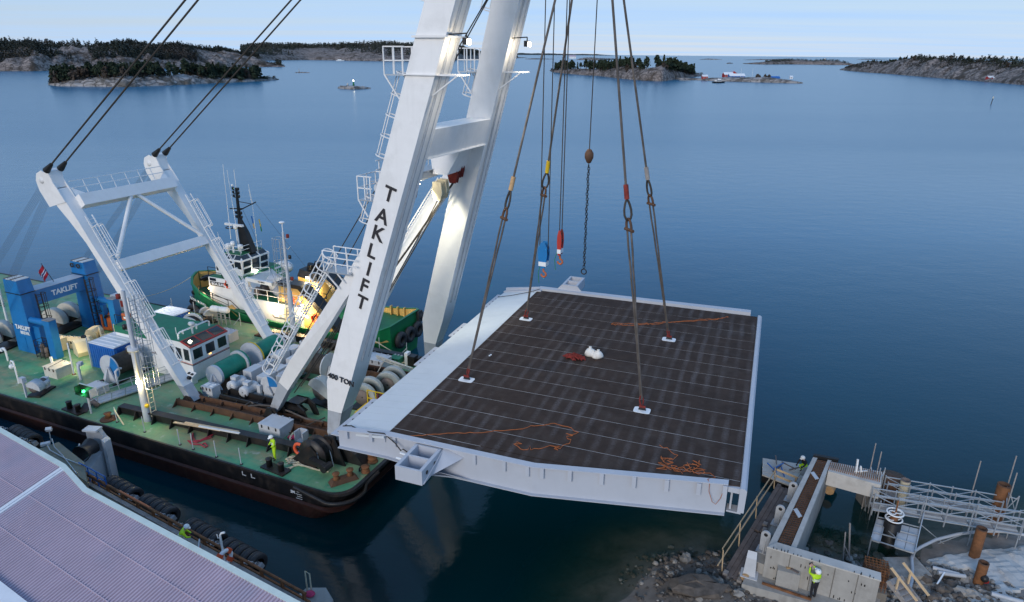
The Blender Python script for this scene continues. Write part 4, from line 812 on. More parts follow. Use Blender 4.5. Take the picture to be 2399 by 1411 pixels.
def abeam(x,z,w,h,tilt,y0=YN+.78,y1=YF- .78):
    m=OM(AO);d=Vector((-.505,0,.863));n_=Vector((.863,0,.505));c_=Vector((x,0,z));r_=[]
    for y in (y0,y1):r_.append([tuple(c_+d*a+n_*b+Vector((0,y,0))) for a,b in ((-h/2,-w),(-h/2,0),(h/2,0),(h/2,-w))])
    m.loft(r_);return m
part('top_beam',abeam(-24.85,16.2,.8,.85,0),'white_paint',aframe)
part('low_beam',abeam(-22.35,11.75,.6,.75,0),'white_paint',aframe)
m=OM(AO);m.tube((-24.85,9.1,15.8),(-22.65,YN+1.0,12.2),.15,n=10);part('brace',m,'white_paint',aframe)
m=OM(AO);m.tube((-24.85,9.6,15.8),(-22.55,YF- 1.0,12.1),.15,n=10);part('brace',m,'white_paint',aframe)
m=OM(AO)
for k in range(6):y=YN+1.9+k*1.12;m.bar((-25.6,y,16.4),(-26.0,y,17.35),.05)
for a in ((-25.8,16.9),(-26.0,17.35)):m.bar((a[0],YN+.9,a[1]),(a[0],YF- .9,a[1]),.05)
part('beam_handrail',m,'white_paint',aframe)
def a_ladder(y,za,zb,cages):
    fx_=lambda z:-16.75-.59*(z- 2.5)+.16
    fn=ladder_mb((fx_(za),y,za),(fx_(zb),y,zb),.5,(.8,0,.5),.3,.035);q=OM(AO);q.v,q.f,q.m,q.sm=fn.v,fn.f,fn.m,fn.sm;part('ladder',q,'white_paint',aframe)
    for z1,z2 in cages:
        m=OM(AO)
        for z in np.linspace(z1,z2,max(2,int((z2-z1)/.75))):
            p=Vector((fx_(z),y,z));o_=Vector((.86,0,.5))*.62
            m.path([p+Vector((0,-.28,0)),p+Vector((0,-.3,0))+o_*.7,p+Vector((0,-.12,0))+o_,p+Vector((0,.12,0))+o_,p+Vector((0,.3,0))+o_*.7,p+Vector((0,.28,0))],.032,5)
        for dy,k in ((-.3,.7),(0,1.0),(.3,.7)):
            a_=Vector((fx_(z1),y+dy,z1))+Vector((.86,0,.5))*.62*k;b_=Vector((fx_(z2),y+dy,z2))+Vector((.86,0,.5))*.62*k;m.bar(a_,b_,.04)
        part('ladder_cage',m,'white_paint',aframe)
a_ladder(YN+.5,4.0,15.2,((5.0,7.3),(8.2,10.6),(12.4,14.4)));a_ladder(YF- .45,4.0,15.2,((4.8,9.2),(9.6,11.6),(12.6,14.6)))
m=OM(AO);m.lathe([(.05,-.1),(.14,-.1),(.14,.1),(.05,.1)],10,(-17.05,5.1,4.05),'X');part('lifting_eye',m,'black_steel',aframe)
HEAD=Vector((xf(44.5)-1.0,0,44.2))
for k,(y0,ys) in enumerate(((YN,5.6),(YF- .78,12.6))):
    m_=[]
    for j,dy in enumerate((-.1,.9)):
        a=Vector((-26.4,y0+dy,18.35));b=Vector((HEAD.x,ys+dy*.6,HEAD.z))
        w_=thing('stay_wire',['left dark stay wire rising from the near head of the back frame','right dark stay wire rising from the near head of the back frame','left dark stay wire rising from the far head of the back frame','right dark stay wire rising from the far head of the back frame'][k*2+j],'wire',FB,a,0,'stay wires from back frame to boom head')
        b0=b- a;d=b0.normalized()
        part('wire',MB().tube(d*.5,b0,.062,n=6),'rope_dark',w_)
        part('wire_socket',MB().tube(d*-.25,d*.55,.24,.12,n=10),'plate_dark',w_)
for k,y0 in enumerate((YN,YF- .78)):
    t_=thing('rope_tackle',['bundle of thin parallel tackle ropes running aft from near frame head','bundle of thin parallel tackle ropes running aft from far frame head'][k],'ropes',FB,(-27.4,y0+.4,17.4),0,'rope tackles behind the back frame')
    e0,e1=((Vector((-40.217,4.9,6.645)),Vector((-38.802,4.9,4.606))),(Vector((-40.305,13.6,6.353)),Vector((-37.116,13.6,6.779))))[k]
    for j in range(12):
        g=j//6;a_=Vector((-.25+.5*g,-.35+(j % 6)*.14,-.1-.3*g));b0=(e0,e1)[g]-Vector((-27.4,y0+.4,17.4));b0.y+=-.35+(j % 6)*.14
        part('rope',MB().tube(a_,a_+(b0-a_)*1.6,.011,n=4),'wire_grey',t_)
for j,(p0,p1) in enumerate((((4.631,9.2,28.661),(-5.759,9.2,14.273)),((4.8,9,28.644),(-4.729,9,14.439)))):
    p0,p1=Vector(p0),Vector(p1);d=p0-p1
    single('luffing_wire',MB().tube(p1-d*0.55-p1,p0+d*0.5-p1,.035,n=5),'rope_dark',['thin dark wire passing behind the near boom leg, the left of two','thin dark wire passing behind the near boom leg, the right of two'][j],'wire',FB,p1,0,'wires behind the boom leg')
WD=[Vector((-9.619,7.353,3.4)),Vector((-9.863,8.327,3.4)),Vector((-11.289,11.496,3.2)),Vector((-11.277,11.836,3.2)),Vector((-10.198,13.479,3)),Vector((-9.786,12.389,3))]
WT=[Vector(HS[0]),Vector(HS[1]),Vector(HS[2]),Vector(HS[3]),Vector(HS2[0]),Vector(HS2[1])]
LBL=['leftmost dark winch wire hanging from red sheave beside near leg','second dark winch wire from red sheave beside near leg','left dark winch wire from red sheave at far boom leg','right dark winch wire from red sheave at far boom leg','left dark winch wire from yellow lit sheave','right dark winch wire from yellow lit sheave']
for t_,d_,lb in zip(WT,WD,LBL):
    p=[Vector(q)-t_ for q in sag(t_- Vector((0,0,.5)),d_,.5,10)]
    single('winch_wire',MB().path(p,.04,5),'rope_dark',lb,'wire',FB,t_,0,'winch wires inside the boom')
# BRIDGE LEAF hanging from the crane (own axes: x along, y across, z from deck)
bridge=thing('bridge_leaf','pale grey steel bridge section with dark road deck hanging from the crane','bridge section',FK)
def road_material():
    m=mat('road_deck',(0.050,0.035,0.029),0.9,var=0.22,scale=1.4,dirt=(0.075,0.062,0.056),dirt_amt=0.6,dirt_scale=0.5,bump=0.35,bscale=45)
    t=m.node_tree;b=t.nodes['Principled BSDF'];src=b.inputs['Base Color'].links[0].from_socket
    tc_=N(t,'ShaderNodeTexCoord');b.inputs['Specular IOR Level'].default_value=0.15
    wv=N(t,'ShaderNodeTexWave',Scale=0.4488,Distortion=1.2,Detail=2.0,bands_direction='X');wv.inputs['Detail Scale'].default_value=1.0;L(t,tc_.outputs['Object'],wv.inputs['Vector'])
    n_=N(t,'ShaderNodeTexNoise',Scale=0.28,Detail=5.0,Roughness=0.6);L(t,tc_.outputs['Object'],n_.inputs['Vector'])
    n3=N(t,'ShaderNodeTexNoise',Scale=9.0,Detail=4.0,Roughness=0.7);L(t,tc_.outputs['Object'],n3.inputs['Vector'])
    a1=N(t,'ShaderNodeMapRange',**{'From Min':0.45,'From Max':1.0,'To Min':0.0,'To Max':1.0});L(t,wv.outputs['Fac'],a1.inputs[0])
    a2=N(t,'ShaderNodeMapRange',**{'From Min':0.38,'From Max':0.68,'To Min':0.0,'To Max':0.55});L(t,n_.outputs['Fac'],a2.inputs[0])
    a3=N(t,'ShaderNodeMapRange',**{'From Min':0.35,'From Max':0.65,'To Min':0.2,'To Max':1.0});L(t,n3.outputs['Fac'],a3.inputs[0])
    ml=N(t,'ShaderNodeMath',operation='MULTIPLY');L(t,a1.outputs[0],ml.inputs[0]);L(t,a2.outputs[0],ml.inputs[1])
    m2=N(t,'ShaderNodeMath',operation='MULTIPLY');L(t,ml.outputs[0],m2.inputs[0]);L(t,a3.outputs[0],m2.inputs[1])
    mx_=N(t,'ShaderNodeMix',data_type='RGBA');L(t,m2.outputs[0],mx_.inputs['Factor']);L(t,src,mx_.inputs['A']);mx_.inputs['B'].default_value=(0.20,0.185,0.19,1)
    L(t,mx_.outputs['Result'],b.inputs['Base Color'])
road_material()
mat('flap_white',(0.60,0.63,0.65),0.5,var=0.03,scale=0.5,dirt=(0.50,0.53,0.55),dirt_amt=0.5,dirt_scale=0.8)
mat('joint_white',(0.40,0.385,0.37),0.7,var=0.4,scale=1.5)
KXR=15.92
def ynear(x):return 0.0 if x<=7.34 else (x- 7.34)*1.63/8.5
def yfar(x):return 22.5+max(0,x)*0.022
part('joint_bed',MB().hexa([(-.05,0.1,-.07),(KXR,1.75,-.07),(KXR,yfar(KXR)-.05,-.07),(-.05,22.4,-.07),(-.05,0.1,-.012),(KXR,1.75,-.012),(KXR,yfar(KXR)-.05,-.012),(-.05,22.4,-.012)]),'joint_white',bridge)
NS=15;seams=[1.5*k for k in range(1,15)]
seams=[0.0]+[0.55+1.455*k for k in range(15)]+[22.5]
for k in range(len(seams)-1):
    y0,y1=seams[k]+.024,seams[k+1]-.024
    if y1-y0<.05:continue
    m=MB()
    def xr(y):return KXR
    pts=[]
    ylo=lambda x:max(y0,ynear(x)+.03)
    if y0<1.7:
        xe=KXR if y1>1.7 else 7.34+(y1-.03)*8.5/1.63
        xs_=[0.0,7.34]+[7.34+(y0*8.5/1.63)]*(1 if y0>.05 else 0)
        pl=[(0,y0)]+([(7.34,y0)] if y0<.05 else [(7.34+max(0,(y0-.03))*8.5/1.63,y0)])
        if xe>=KXR:pl+=[(KXR,ylo(KXR)),(KXR,y1),(0,y1)]
        else:pl+=[(xe,y1),(0,y1)]
        pts=pl
    else:
        yy=min(y1,1e9);far=k==len(seams)-2
        pts=[(0,y0),(KXR,y0),(KXR,yfar(KXR)-.05 if far else y1),(0,y1)]
    m.poly(pts,0.055,-.055)
    part('deck_strip',m,'road_deck',bridge)
for k in range(32):
    y0=-.35+k*22.6/32;y1=y0+22.6/32-.012;sk=lambda y:0.5-0.5*y/22.3
    m=MB();m.hexa([(-2.55,y0,-.42),(-.02,y0*1.0+.0,-.12),(-.02,y1,-.12),(-2.55,y1,-.42),(-2.55,y0,-.30),(-.02,y0,.0),(-.02,y1,.0),(-2.55,y1,-.30)])
    part('flap_plank',m,'flap_white',bridge)
part('flap_bed',MB().hexa([(-2.5,-.2,-.62),(-.05,-.2,-.4),(-.05,22.2,-.4),(-2.5,22.2,-.62),(-2.5,-.2,-.435),(-.05,-.2,-.135),(-.05,22.2,-.135),(-2.5,22.2,-.435)]),'bridge_grey',bridge)
for y0,y1 in ((-.3,3.6),(8.2,11.0),(13.0,15.4),(18.6,21.8)):
    m=MB();m.b2((-3.05,y0,-.58),(-2.5,y1,-.52));q=part('hinge_ledge',m,'bridge_grey',bridge)
    m=MB()
    for t in range(int((y1-y0)/.62)):yy=y0+.35+t*.62;m.lathe([(.001,-.519),(.09,-.519)],8,(-2.78,yy,0))
    part('bolt_hole',m,'plate_dark',q)
def girder(pts,top,bot,th,name,lab=None,out=-1,flange=.34):
    g=None;m=MB();rings=[]
    for (x,y,zt,zb) in pts:rings.append([(x,y,zb),(x,y+th,zb),(x,y+th,zt),(x,y,zt)])
    m.loft(rings);g=part(name,m,'bridge_grey',bridge,lab)
    for i,(zk,nm) in enumerate(((2,'top_flange'),(3,'bottom_flange'))):
        m=MB();fl=.30 if zk==2 else flange
        m.loft([[(p[0],p[1]-fl*(1 if out<0 else-.2)*.5,p[zk]-.02-.0),(p[0],p[1]+th+fl*.5,p[zk]-.02),(p[0],p[1]+th+fl*.5,p[zk]+.022),(p[0],p[1]-fl*(1 if out<0 else-.2)*.5,p[zk]+.022)] for p in pts]);part(nm,m,'bridge_grey',g)
    return g
gp=[(-2.45,-.48,-.02,-.98),(0,-.12,.03,-1.22),(2.2,-.12,.03,-1.42),(7.34,-.12,.03,-1.42),(15.45,1.55,.10,-1.42)]
gn=girder(gp,0,0,.06,'near_girder','near plate girder with short stiffeners')
for x in (-2.0,-.75,.45,4.55,6.0,7.1,7.75,8.95,10.3,11.65,13.0,14.3,15.35):
    y=-.12+ynear(x)*(1.67/1.63) if x>0 else-.12-.36*(-x/2.45)
    part('stiffener',MB().b2((x- .09,y- .13,-.52 if x>0 else-.45),(x+.09,y- .002,.0 if x<7 else .05)),'bridge_grey',gn)
fp=[(-2.45,22.0,.0,-1.1),(0,22.75,.12,-1.42),(8,22.95,.14,-1.42),(15.45,23.2,.16,-1.42)]
gf=girder(fp,0,0,.06,'far_girder','far plate girder seen from above',1)
part('far_edge_beam',MB().loft([[(p[0],p[1]-.22,p[2]-.35),(p[0],p[1]+.32,p[2]-.35),(p[0],p[1]+.32,p[2]+.03),(p[0],p[1]-.22,p[2]+.03)] for p in fp[1:]]),'bridge_grey',bridge)
part('far_edge_plate',MB().hexa([(-2.6,21.9,-.3),(.3,22.2,-.05),(.3,22.9,-.05),(-2.4,22.55,-.3),(-2.6,21.9,-.22),(.3,22.2,.1),(.3,22.9,.1),(-2.4,22.55,-.2)]),'bridge_grey',bridge)
part('end_beam',MB().loft([[(KXR+.02,y,-1.1),(KXR+.28,y,-1.1),(KXR+.30,y,-.03),(KXR+.22,y,.06),(KXR+.05,y,.07),(KXR+.02,y,.02)] for y in (1.35,yfar(KXR)+.1)]),'bridge_grey',bridge)
part('end_corner_bracket',MB().b2((15.46,1.5,-.30),(KXR+.25,1.95,-.06)).b2((15.6,1.75,-1.3),(15.68,2.1,-.3)).b2((15.95,1.7,-1.35),(16.02,2.15,-.3)).b2((15.5,1.7,-1.42),(16.1,2.2,-1.35)),'bridge_grey',bridge)
for k,x in enumerate((0.5,4.0,8.0,12.0)):part('cross_girder',MB().b2((x,.3+ynear(x),-1.3),(x+.3,22.5,-.08)),'bridge_grey',bridge)
def trunnion(x0,x1,y0,y1,zt,near):
    t_=.09;h=.72
    m=MB()
    m.b2((x0,y0,zt- h),(x1,y1,zt- h+.08))
    m.b2((x0,y0,zt- h+.08),(x0+.16,y1,zt));m.b2((x1-.16,y0,zt- h+.08),(x1,y1,zt))
    ym=(y0+y1)/2
    for y in ((y0,y0+.1),(ym- .05,ym+.05),(y1-.1,y1)):m.b2((x0+.163,y[0],zt- h+.08),(x1-.163,y[1],zt- .004))
    return m
tb=part('trunnion_box',trunnion(1.62,2.95,-2.2,-.22,-.05,True),'bridge_grey',bridge,'open two-celled box on the near side')
m=MB();m.plate([(2.96,-2.18,-.7),(2.96,-.2,-.7),(2.96,-.2,-.1)],.06,(1,0,0));m.plate([(2.2,-1.1,-.80),(2.2,-.2,-.80),(2.2,-.2,-1.5)],.06,(1,0,0))
m.hexa([(2.1,-1.5,-.79),(3.9,-.2,-1.45),(3.4,-.2,-1.45),(1.7,-1.4,-.79),(2.15,-1.5,-.73),(3.95,-.2,-1.38),(3.45,-.2,-1.38),(1.75,-1.4,-.73)])
m.plate([(1.9,-.9,-.80),(4.6,-.2,-1.42),(1.9,-.2,-1.42)],.05,(0,.3,-1));m.plate([(3.0,-1.3,-.75),(3.0,-.15,-.05),(4.0,-.15,-.35)],.05,(0,1,0))
part('trunnion_gusset',m,'bridge_grey',tb)
m=MB()
for y in (-1.75,-1.0):m.lathe([(.001,2.965),(.10,2.965),(.10,2.955)],10,(0.01,y,-.35),'X')
part('pin_hole',m,'plate_dark',tb)
tf=part('trunnion_box',trunnion(1.75,2.95,23.0,25.2,.55,False),'bridge_grey',bridge,'open two-celled box on the far side')
m=MB();m.plate([(1.3,22.98,.05),(3.4,22.98,.05),(2.95,22.98,.55),(1.75,22.98,.55)],.06,(0,-1,0));part('trunnion_gusset',m,'bridge_grey',tf)
PADS=[(1.158,6.533),(1.146,16.43),(10.785,16.439),(10.878,6.62)]
for x,y in PADS:
    p=part('lifting_plate',MB().poly([(x+.42*math.copysign(abs(math.cos(R(a)))**.35,math.cos(R(a))),y+.30*math.copysign(abs(math.sin(R(a)))**.35,math.sin(R(a)))) for a in range(0,360,15)],.02,.003),'letter_white',bridge,'white lifting plate')
    part('lifting_lug',MB().plate([(x- .2,y,.023),(x+.2,y,.023),(x+.12,y,.32),(x- .12,y,.32)],.06,(0,1,0)),'black_steel',p)
for a,b in ((1.6,2.3),(2.9,3.5)):part('edge_recess',MB().b2((a,22.38,.002),(b,22.5,.01)),'plate_dark',bridge)
part('tie_rod',MB().tube((.95,-.55,-.55),(1.62,-.7,-.5),.05).tube((.85,-.75,-.72),(1.62,-.95,-.6),.05),'letter_white',bridge)
# things lying on the deck
def ropeline(name,pts,r,ma,lab,cat='rope',frame=FK,group=None,jit=0.0,n=5):
    o=Vector(pts[0]);q=[]
    rr=random.Random(len(pts)*7+int(abs(o.x)*10))
    for i in range(len(pts)-1):
        a,b=Vector(pts[i]),Vector(pts[i+1]);k=max(1,int((b- a).length/.18)) if jit else 1
        for j in range(k):
            p=a.lerp(b,j/k);q.append(p+Vector((rr.uniform(-jit,jit),rr.uniform(-jit,jit),0))-o)
    q.append(Vector(pts[-1])-o)
    return single(name,MB().path(q,r,n),ma,lab,cat,frame,o,0,group)
zr=.03
def kz(p):return (p[0],p[1],zr)
T1=[kz(p) for p in ((1.152,0.119,0),(1.997,0.573,0),(2.871,1.081,0),(3.989,1.56,0),(5.054,2.187,0),(5.872,2.634,0),(6.15,3.087,0),(6.717,3.353,0),(7.141,3.737,0),(7.6,3.655,0),(7.974,3.628,0),(8.206,3.335,0),(8.409,3.288,0),(8.225,2.967,0),(7.955,3.027,0),(8.255,2.937,0),(7.975,2.745,0),(8.058,2.533,0),(8.322,2.555,0),(8.293,2.224,0),(8.068,1.939,0),(8.06,1.625,0),(7.722,1.726,0),(7.99,1.521,0),(7.823,1.533,0),(7.989,1.791,0),(7.553,1.738,0),(7.243,1.422,0),(6.827,1.067,0),(6.659,1.311,0),(6.688,1.051,0),(6.536,0.954,0),(6.33,0.95,0),(6.171,1.159,0),(6.017,1.178,0),(5.949,1.19,0),(6.218,1.374,0),(5.946,1.427,0),(5.986,1.205,0))]
ropeline('tag_rope',T1,.016,'rope_orange','long thin orange rope looping over the near left half of road deck',jit=.05)
rr=random.Random(5)
def scribble(path,n,amp):
    out=[]
    for i in range(len(path)-1):
        for j in range(n):
            p=Vector(path[i]).lerp(Vector(path[i+1]),j/n);out.append((p.x+rr.uniform(-amp,amp),p.y+rr.uniform(-amp,amp),zr+rr.uniform(0,.05)))
    return out
T2=[kz(p) for p in ((12.244,3.609,0),(12.45,3.416,0),(12.61,3.517,0),(12.851,3.189,0),(13.003,3.059,0),(13.157,3.044,0),(13.008,2.616,0),(12.817,2.505,0))]+scribble([kz(p) for p in ((12.817,2.505,0),(12.563,2.443,0),(12.898,2.211,0),(12.602,1.953,0),(12.668,1.767,0),(13.112,2.01,0),(13.285,1.694,0))],6,.22)+scribble([kz(p) for p in ((13.285,1.694,0),(13.601,1.921,0),(13.633,2.249,0),(13.973,2.487,0),(14.052,2.769,0),(13.981,1.931,0),(14.255,1.9,0),(14.065,2.311,0))],7,.25)+[kz(p) for p in ((14.3,2.332,0),(14.455,2.046,0),(14.662,2.127,0),(14.898,1.88,0))]+[(14.6,1.45,.14),(14.7,1.28,.1),(14.72,1.24,-.3),(14.9,1.2,-.75),(15.05,1.22,-.85),(15.2,1.3,-.6),(15.3,1.35,-.2)]
ropeline('tag_rope',T2,.014,'rope_orange','tangled thin orange rope by the near right corner of road deck')
T3=scribble([kz(p) for p in ((14.009,21.827,0),(13.356,21.134,0),(10.169,19.269,0),(8.346,18.209,0),(6.872,17.787,0),(6.87,17.538,0),(7.859,17.768,0),(9.414,18.635,0),(11.215,19.939,0),(13.609,21.494,0))],14,.09)
ropeline('tag_rope',T3,.016,'rope_orange','doubled thin orange rope along the far right part of road deck')
T4=[(-2.6,.1,-.22),(-2.2,.25,-.2),(-1.6,-.05,-.12),(-.8,-.3,.05),(-.1,-.2,.08),(.6,-.38,-.2),(.95,-.5,-.45),(1.1,-.55,-.3),(1.4,-.5,-.5)]
ropeline('tag_rope',T4,.03,'rope_dark','dark rope lying over the near corner of the white flap')
ropeline('tag_rope',[(-2.5,20.4,-.2),(-1.5,21.0,-.1),(-.4,21.9,.02),(.2,22.35,.18)],.025,'rope_dark','dark rope across the far corner of the white flap')
def rope_heap(name,c,ma,lab,frame,rad=.55,h=.28,n=70,r=.035,cat='sling',seed=1):
    q=random.Random(seed);pts=[]
    for i in range(n):
        a=q.uniform(0,6.28);d_=rad*math.sqrt(q.random());pts.append((d_*math.cos(a)*1.15,d_*math.sin(a)*.8,max(r,h*(1-d_/rad)*q.random()+r)))
    return single(name,MB().path(pts,r,5),ma,lab,cat,frame,c)
rope_heap('lifting_sling',Vector(kz((5.969,11.471,0))),'sling_red','heap of dark red lifting slings in the middle of road deck',FK,.62,.32,80,.045,seed=2)
def sack(c,s,lab,seed):
    q=random.Random(seed);m=MB();prof=[(.02,0),(.30,.02),(.34,.16),(.30,.34),(.16,.46),(.06,.50),(.10,.60),(.02,.61)]
    m.lathe([(a*s,b*s) for a,b in prof],12)
    m.v=[(x*(1+q.uniform(-.18,.18)),y*(1+q.uniform(-.18,.18)),z) for x,y,z in m.v]
    single('sack',m,'sack_white',lab,'sack',FK,c,q.uniform(0,3),'white sacks on the road deck')
for p,s,lb,sd in (((6.714,12.226,0),.95,'tall slim white sack standing leftmost in the group on road deck',1),((6.935,12.181,0),.7,'small white sack second from left in the group on road deck',2),((7.123,12.058,0),.72,'squat white sack in front of the others on road deck',3),((7.242,12.105,0),.85,'round white sack rightmost in the group on road deck',4)):sack((p[0],p[1],.0),s,lb,sd)
for p,lb in (((1.135,9.95,0),'left white survey marker on the dark deck'),((1.159,10.092,0),'right white survey marker on the dark deck')):
    single('survey_marker',MB().poly([(-.05,-.05),(.05,-.05),(.05,.05),(-.05,.05)],.03,0),'letter_white',lb,'marker',FK,(p[0],p[1],.002),.4,'survey markers')
# slings from the lifting pads to the crane hooks
HOOK=Vector((6.0,11.5,27.4))
FERR=['log_wood','yellow_paint','timber_grey','sling_red']
SLL=['crane sling to the near left lifting plate with tan ferrule','crane sling to the far left lifting plate with yellow ferrule','crane sling to the far right lifting plate with plain ferrule','crane sling to the near right lifting plate with red ferrule']
for k,(x,y) in enumerate(PADS):
    base=Vector((x,y,.1));s_=thing('crane_sling',SLL[k],'sling',FK,base,0,'slings carrying the bridge section')
    d=(HOOK- base);ln=d.length;d.normalize();at_=lambda z:d*((z)/d.z)
    sd=d.cross(Vector((0,0,1))).normalized()
    part('upper_wire',MB().tube(at_(10.9),at_(27.3),.062,n=8),'sling',s_)
    part('ferrule',MB().tube(at_(10.25),at_(10.95),.125,n=10),FERR[k],s_)
    m=MB();c0_=at_(9.75);q=[]
    for j in range(13):a=2*math.pi*j/12;q.append(c0_+d*(.5*math.cos(a))+sd*(.2*math.sin(a)*(1.0-.35*math.cos(a))))
    m.path(q,.06,6);part('wire_eye',m,'rope_dark',s_)
    m=MB();sv=sd if k % 2==0 else Vector((sd.y,-sd.x,0));q=[]
    for j in range(11):a=math.pi*j/10;q.append(at_(8.95)+d*(.40*math.sin(a)+.0)+sv*(.21*math.cos(a)))
    m.path([at_(8.75)+sv*.2,*q,at_(8.75)-sv*.2],.065,6);m.tube(at_(8.8)-sv*.34,at_(8.8)+sv*.34,.085,n=8);part('shackle',m,'skid_rust',s_)
    m=MB();up_,lo_=at_(8.8),at_(.55);
    for sg in (-1,1):
        pts=[up_+sv*sg*.17]
        for j in range(1,9):
            t=j/9;pts.append(up_.lerp(lo_,t)+sv*sg*(.17*(1-t)**2+.045)*(1 if j % 2 else .8))
        pts.append(lo_+sv*sg*.07);m.path(pts,.052,6)
    part('lower_sling',m,'sling',s_)
    m=MB();q=[]
    for j in range(13):a=2*math.pi*j/12;q.append(at_(.42)+d*(.26*math.cos(a))+sd*(.11*math.sin(a)))
    m.path(q,.04,6);m.tube(Vector((-.16,0,.12)),Vector((.16,0,.12)),.07,n=8)
    part('bottom_shackle',m,'sling_red',s_)
hk=thing('crane_hook','crane hook block above the picture gathering the four slings','hook',FK,HOOK)
part('hook_block',MB().box((0,0,.9),(.5,1.0,1.4)).lathe([(.1,-.2),(.55,-.2),(.55,.2),(.1,.2)],16,(0,0,1.2),'X'),'black_steel',hk)
# smaller hooks and the chain
def hook_block(px,zt,zb,ma,lab,wires,wide,ztop=44.0):
    t_=thing('hook_block',lab,'hook',FB,(px[0],px[1],zt))
    h=zt- zb;w=wide
    m=MB()
    for dy in (-.22,.16):m.loft([[(a*w,dy+e,-b*h) for a,b in ((-.35,0),(.35,0),(.85,.14),(.95,.32),(.8,.5),(.42,.72),(-.42,.72),(-.8,.5),(-.95,.32),(-.85,.14))] for e in (0,.06)])
    part('cheek_plate',m,ma,t_)
    m=MB();m.lathe([(.06,-.14),(w*.82,-.14),(w*.7,0),(w*.82,.14),(.06,.14)],18,(0,0,-.32*h),'Y');part('sheave',m,'black_steel',t_)
    m=MB();m.b2((-w*.75,-.235,-.66*h),(w*.75,.235,-.54*h));part('warning_band',m,'letter_white',t_)
    m=MB();q=[(0,0,-.72*h),(0,0,-.82*h)]+[(.15*math.sin(R(a)),0,-.91*h- .12*math.cos(R(a))+.0) for a in range(160,-140,-25)]
    m.path([(0,0,-.72*h),(0,0,-.83*h),(.14,0,-.88*h),(.17,0,-.94*h),(.05,0,-1.0*h),(-.1,0,-.97*h),(-.13,0,-.92*h)],.06,6);part('hook',m,'machine_orange',t_)
    m=MB()
    for wx in wires:m.tube((wx*w,0,-.2*h),(wx*w*.9,.0,ztop- zt),.028,n=5)
    part('hoist_rope',m,'rope_dark',t_)
    part('tag_line',MB().path([(-.1,-.2,-.6*h),(-.22,-.25,-.85*h),(-.18,-.2,-1.15*h)],.018,4),'flag_green',t_)
hook_block((8.2,9.2),15.95,13.85,'blue_paint','blue hook block with white band hanging on two wires',(-.85,.85),.30)
hook_block((9.18,9.2),16.75,14.75,'red_paint','slim red hook block seen edge on, hanging on two close wires',(-.5,.5),.14)
t_=thing('chain_hook','long dark chain hanging from a rusty ball weight on a single wire','chain',FB,(10.63,9.2,20.95))
part('weight_ball',MB().lathe([(.02,-.42),(.12,-.36),(.24,-.1),(.24,.12),(.12,.32),(.02,.36)],12),'skid_rust',t_)
part('wire',MB().tube((0,0,.3),(.15,0,23.5),.028,n=5),'rope_dark',t_)
m=MB()
for k in range(42):
    z=-.55-k*.137;q=[]
    for j in range(9):a=2*math.pi*j/8;q.append((.065*math.sin(a)*(k % 2)+.015*math.sin(k),.065*math.sin(a)*((k+1) % 2),z+.10*math.cos(a)))
    m.path(q,.022,4)
part('chain',m,'black_steel',t_)
part('end_ring',MB().torus((0,0,0),.15,.035,'Y',14,6),'black_steel',t_).location=(0,0,-6.45)
# DECK GEAR (barge frame; local z = 0 on the deck)
D=DZ+.004
def T(name,label,cat,x,y,rz=0.0,group=None,z=D):return thing(name,label,cat,FB,(x,y,z),rz,group)
g=T('blue_gantry','tall blue steel portal lettered TAKLIFT with ladders and side columns','gantry',-35.8,8.9)
gx,gy=-35.8,8.9
def lb(x,y,z=0.0):return (x- gx,y- gy,z- D if z else 0)
for y0,nm in ((5.75,0),(11.45,1)):
    p=part('gantry_post',MB().hexa([lb(-37.5,y0),lb(-35.3,y0),lb(-35.3,y0+1.25),lb(-37.5,y0+1.25),*[lb(a,b,7.35) for a,b in ((-37.35,y0+.05),(-35.5,y0+.05),(-35.5,y0+1.15),(-37.35,y0+1.15))]]),'blue_paint',g)
    c_=part('post_cap',MB().hexa([*[lb(a,b,7.41) for a,b in ((-37.35,y0+.02),(-35.5,y0+.02),(-35.5,y0+1.2),(-37.35,y0+1.2))],*[lb(a,b,8.5) for a,b in ((-37.3,y0+.05),(-35.65,y0+.05),(-35.65,y0+1.15),(-37.3,y0+1.15))]]),'blue_paint',g)
    m=MB();m.b2(lb(-37.4,y0-.02,7.353),lb(-35.42,y0+1.24,7.407));part('flange_joint',m,'plate_dark',g)
    for k in range(6):part('top_slat',MB().b2(lb(-37.25+k*.27,y0+.06,8.505),lb(-37.25+k*.27+.2,y0+1.14,8.56)),'sack_white' if k % 3 else 'timber_dark',c_)
    for yy,xx in ((y0-.02,-36.9),(y0-.02,-36.1)):
        if nm:part('eye_plate',MB().torus(lb(xx,yy- .12,8.2),.17,.06,'Y',12,6),'black_steel',c_)
    col=part('side_column',MB().b2(lb(-33.5,y0+.05),lb(-32.75,y0+.65,5.5)),'blue_paint',g)
    part('column_cap',MB().b2(lb(-33.55,y0+.02,5.504),lb(-32.7,y0+.68,5.55)),'timber_grey',col)
    part('arm_tube',MB().tube(lb(-35.4,y0+.35,5.15),lb(-33.45,y0+.35,5.15),.27,n=14),'blue_paint',g)
    part('column_web',MB().b2(lb(-36.2,y0+.3,2.3),lb(-34.6,y0+.7,4.6)),'blue_paint',g)
    a=Vector(lb(-35.05,y0+(1.25 if nm==0 else-.2),2.8));b=Vector(lb(-35.25,y0+(1.25 if nm==0 else-.2),7.2))
    part('ladder',ladder_mb(a,b,.45,(1,0,0),.3,.035),'black_steel',g)
    part('ladder_cage',cage_mb(lerp(a,b,.3),b,(1,0,0),.36,1.0,.03,3),'black_steel',g)
beam=part('gantry_beam',MB().b2(lb(-37.1,7.0,6.05),lb(-35.85,11.4,7.28)),'blue_paint',g)
part('beam_top_plate',MB().b2(lb(-37.15,7.0,7.283),lb(-35.8,11.4,7.31)),'light_grey',beam)
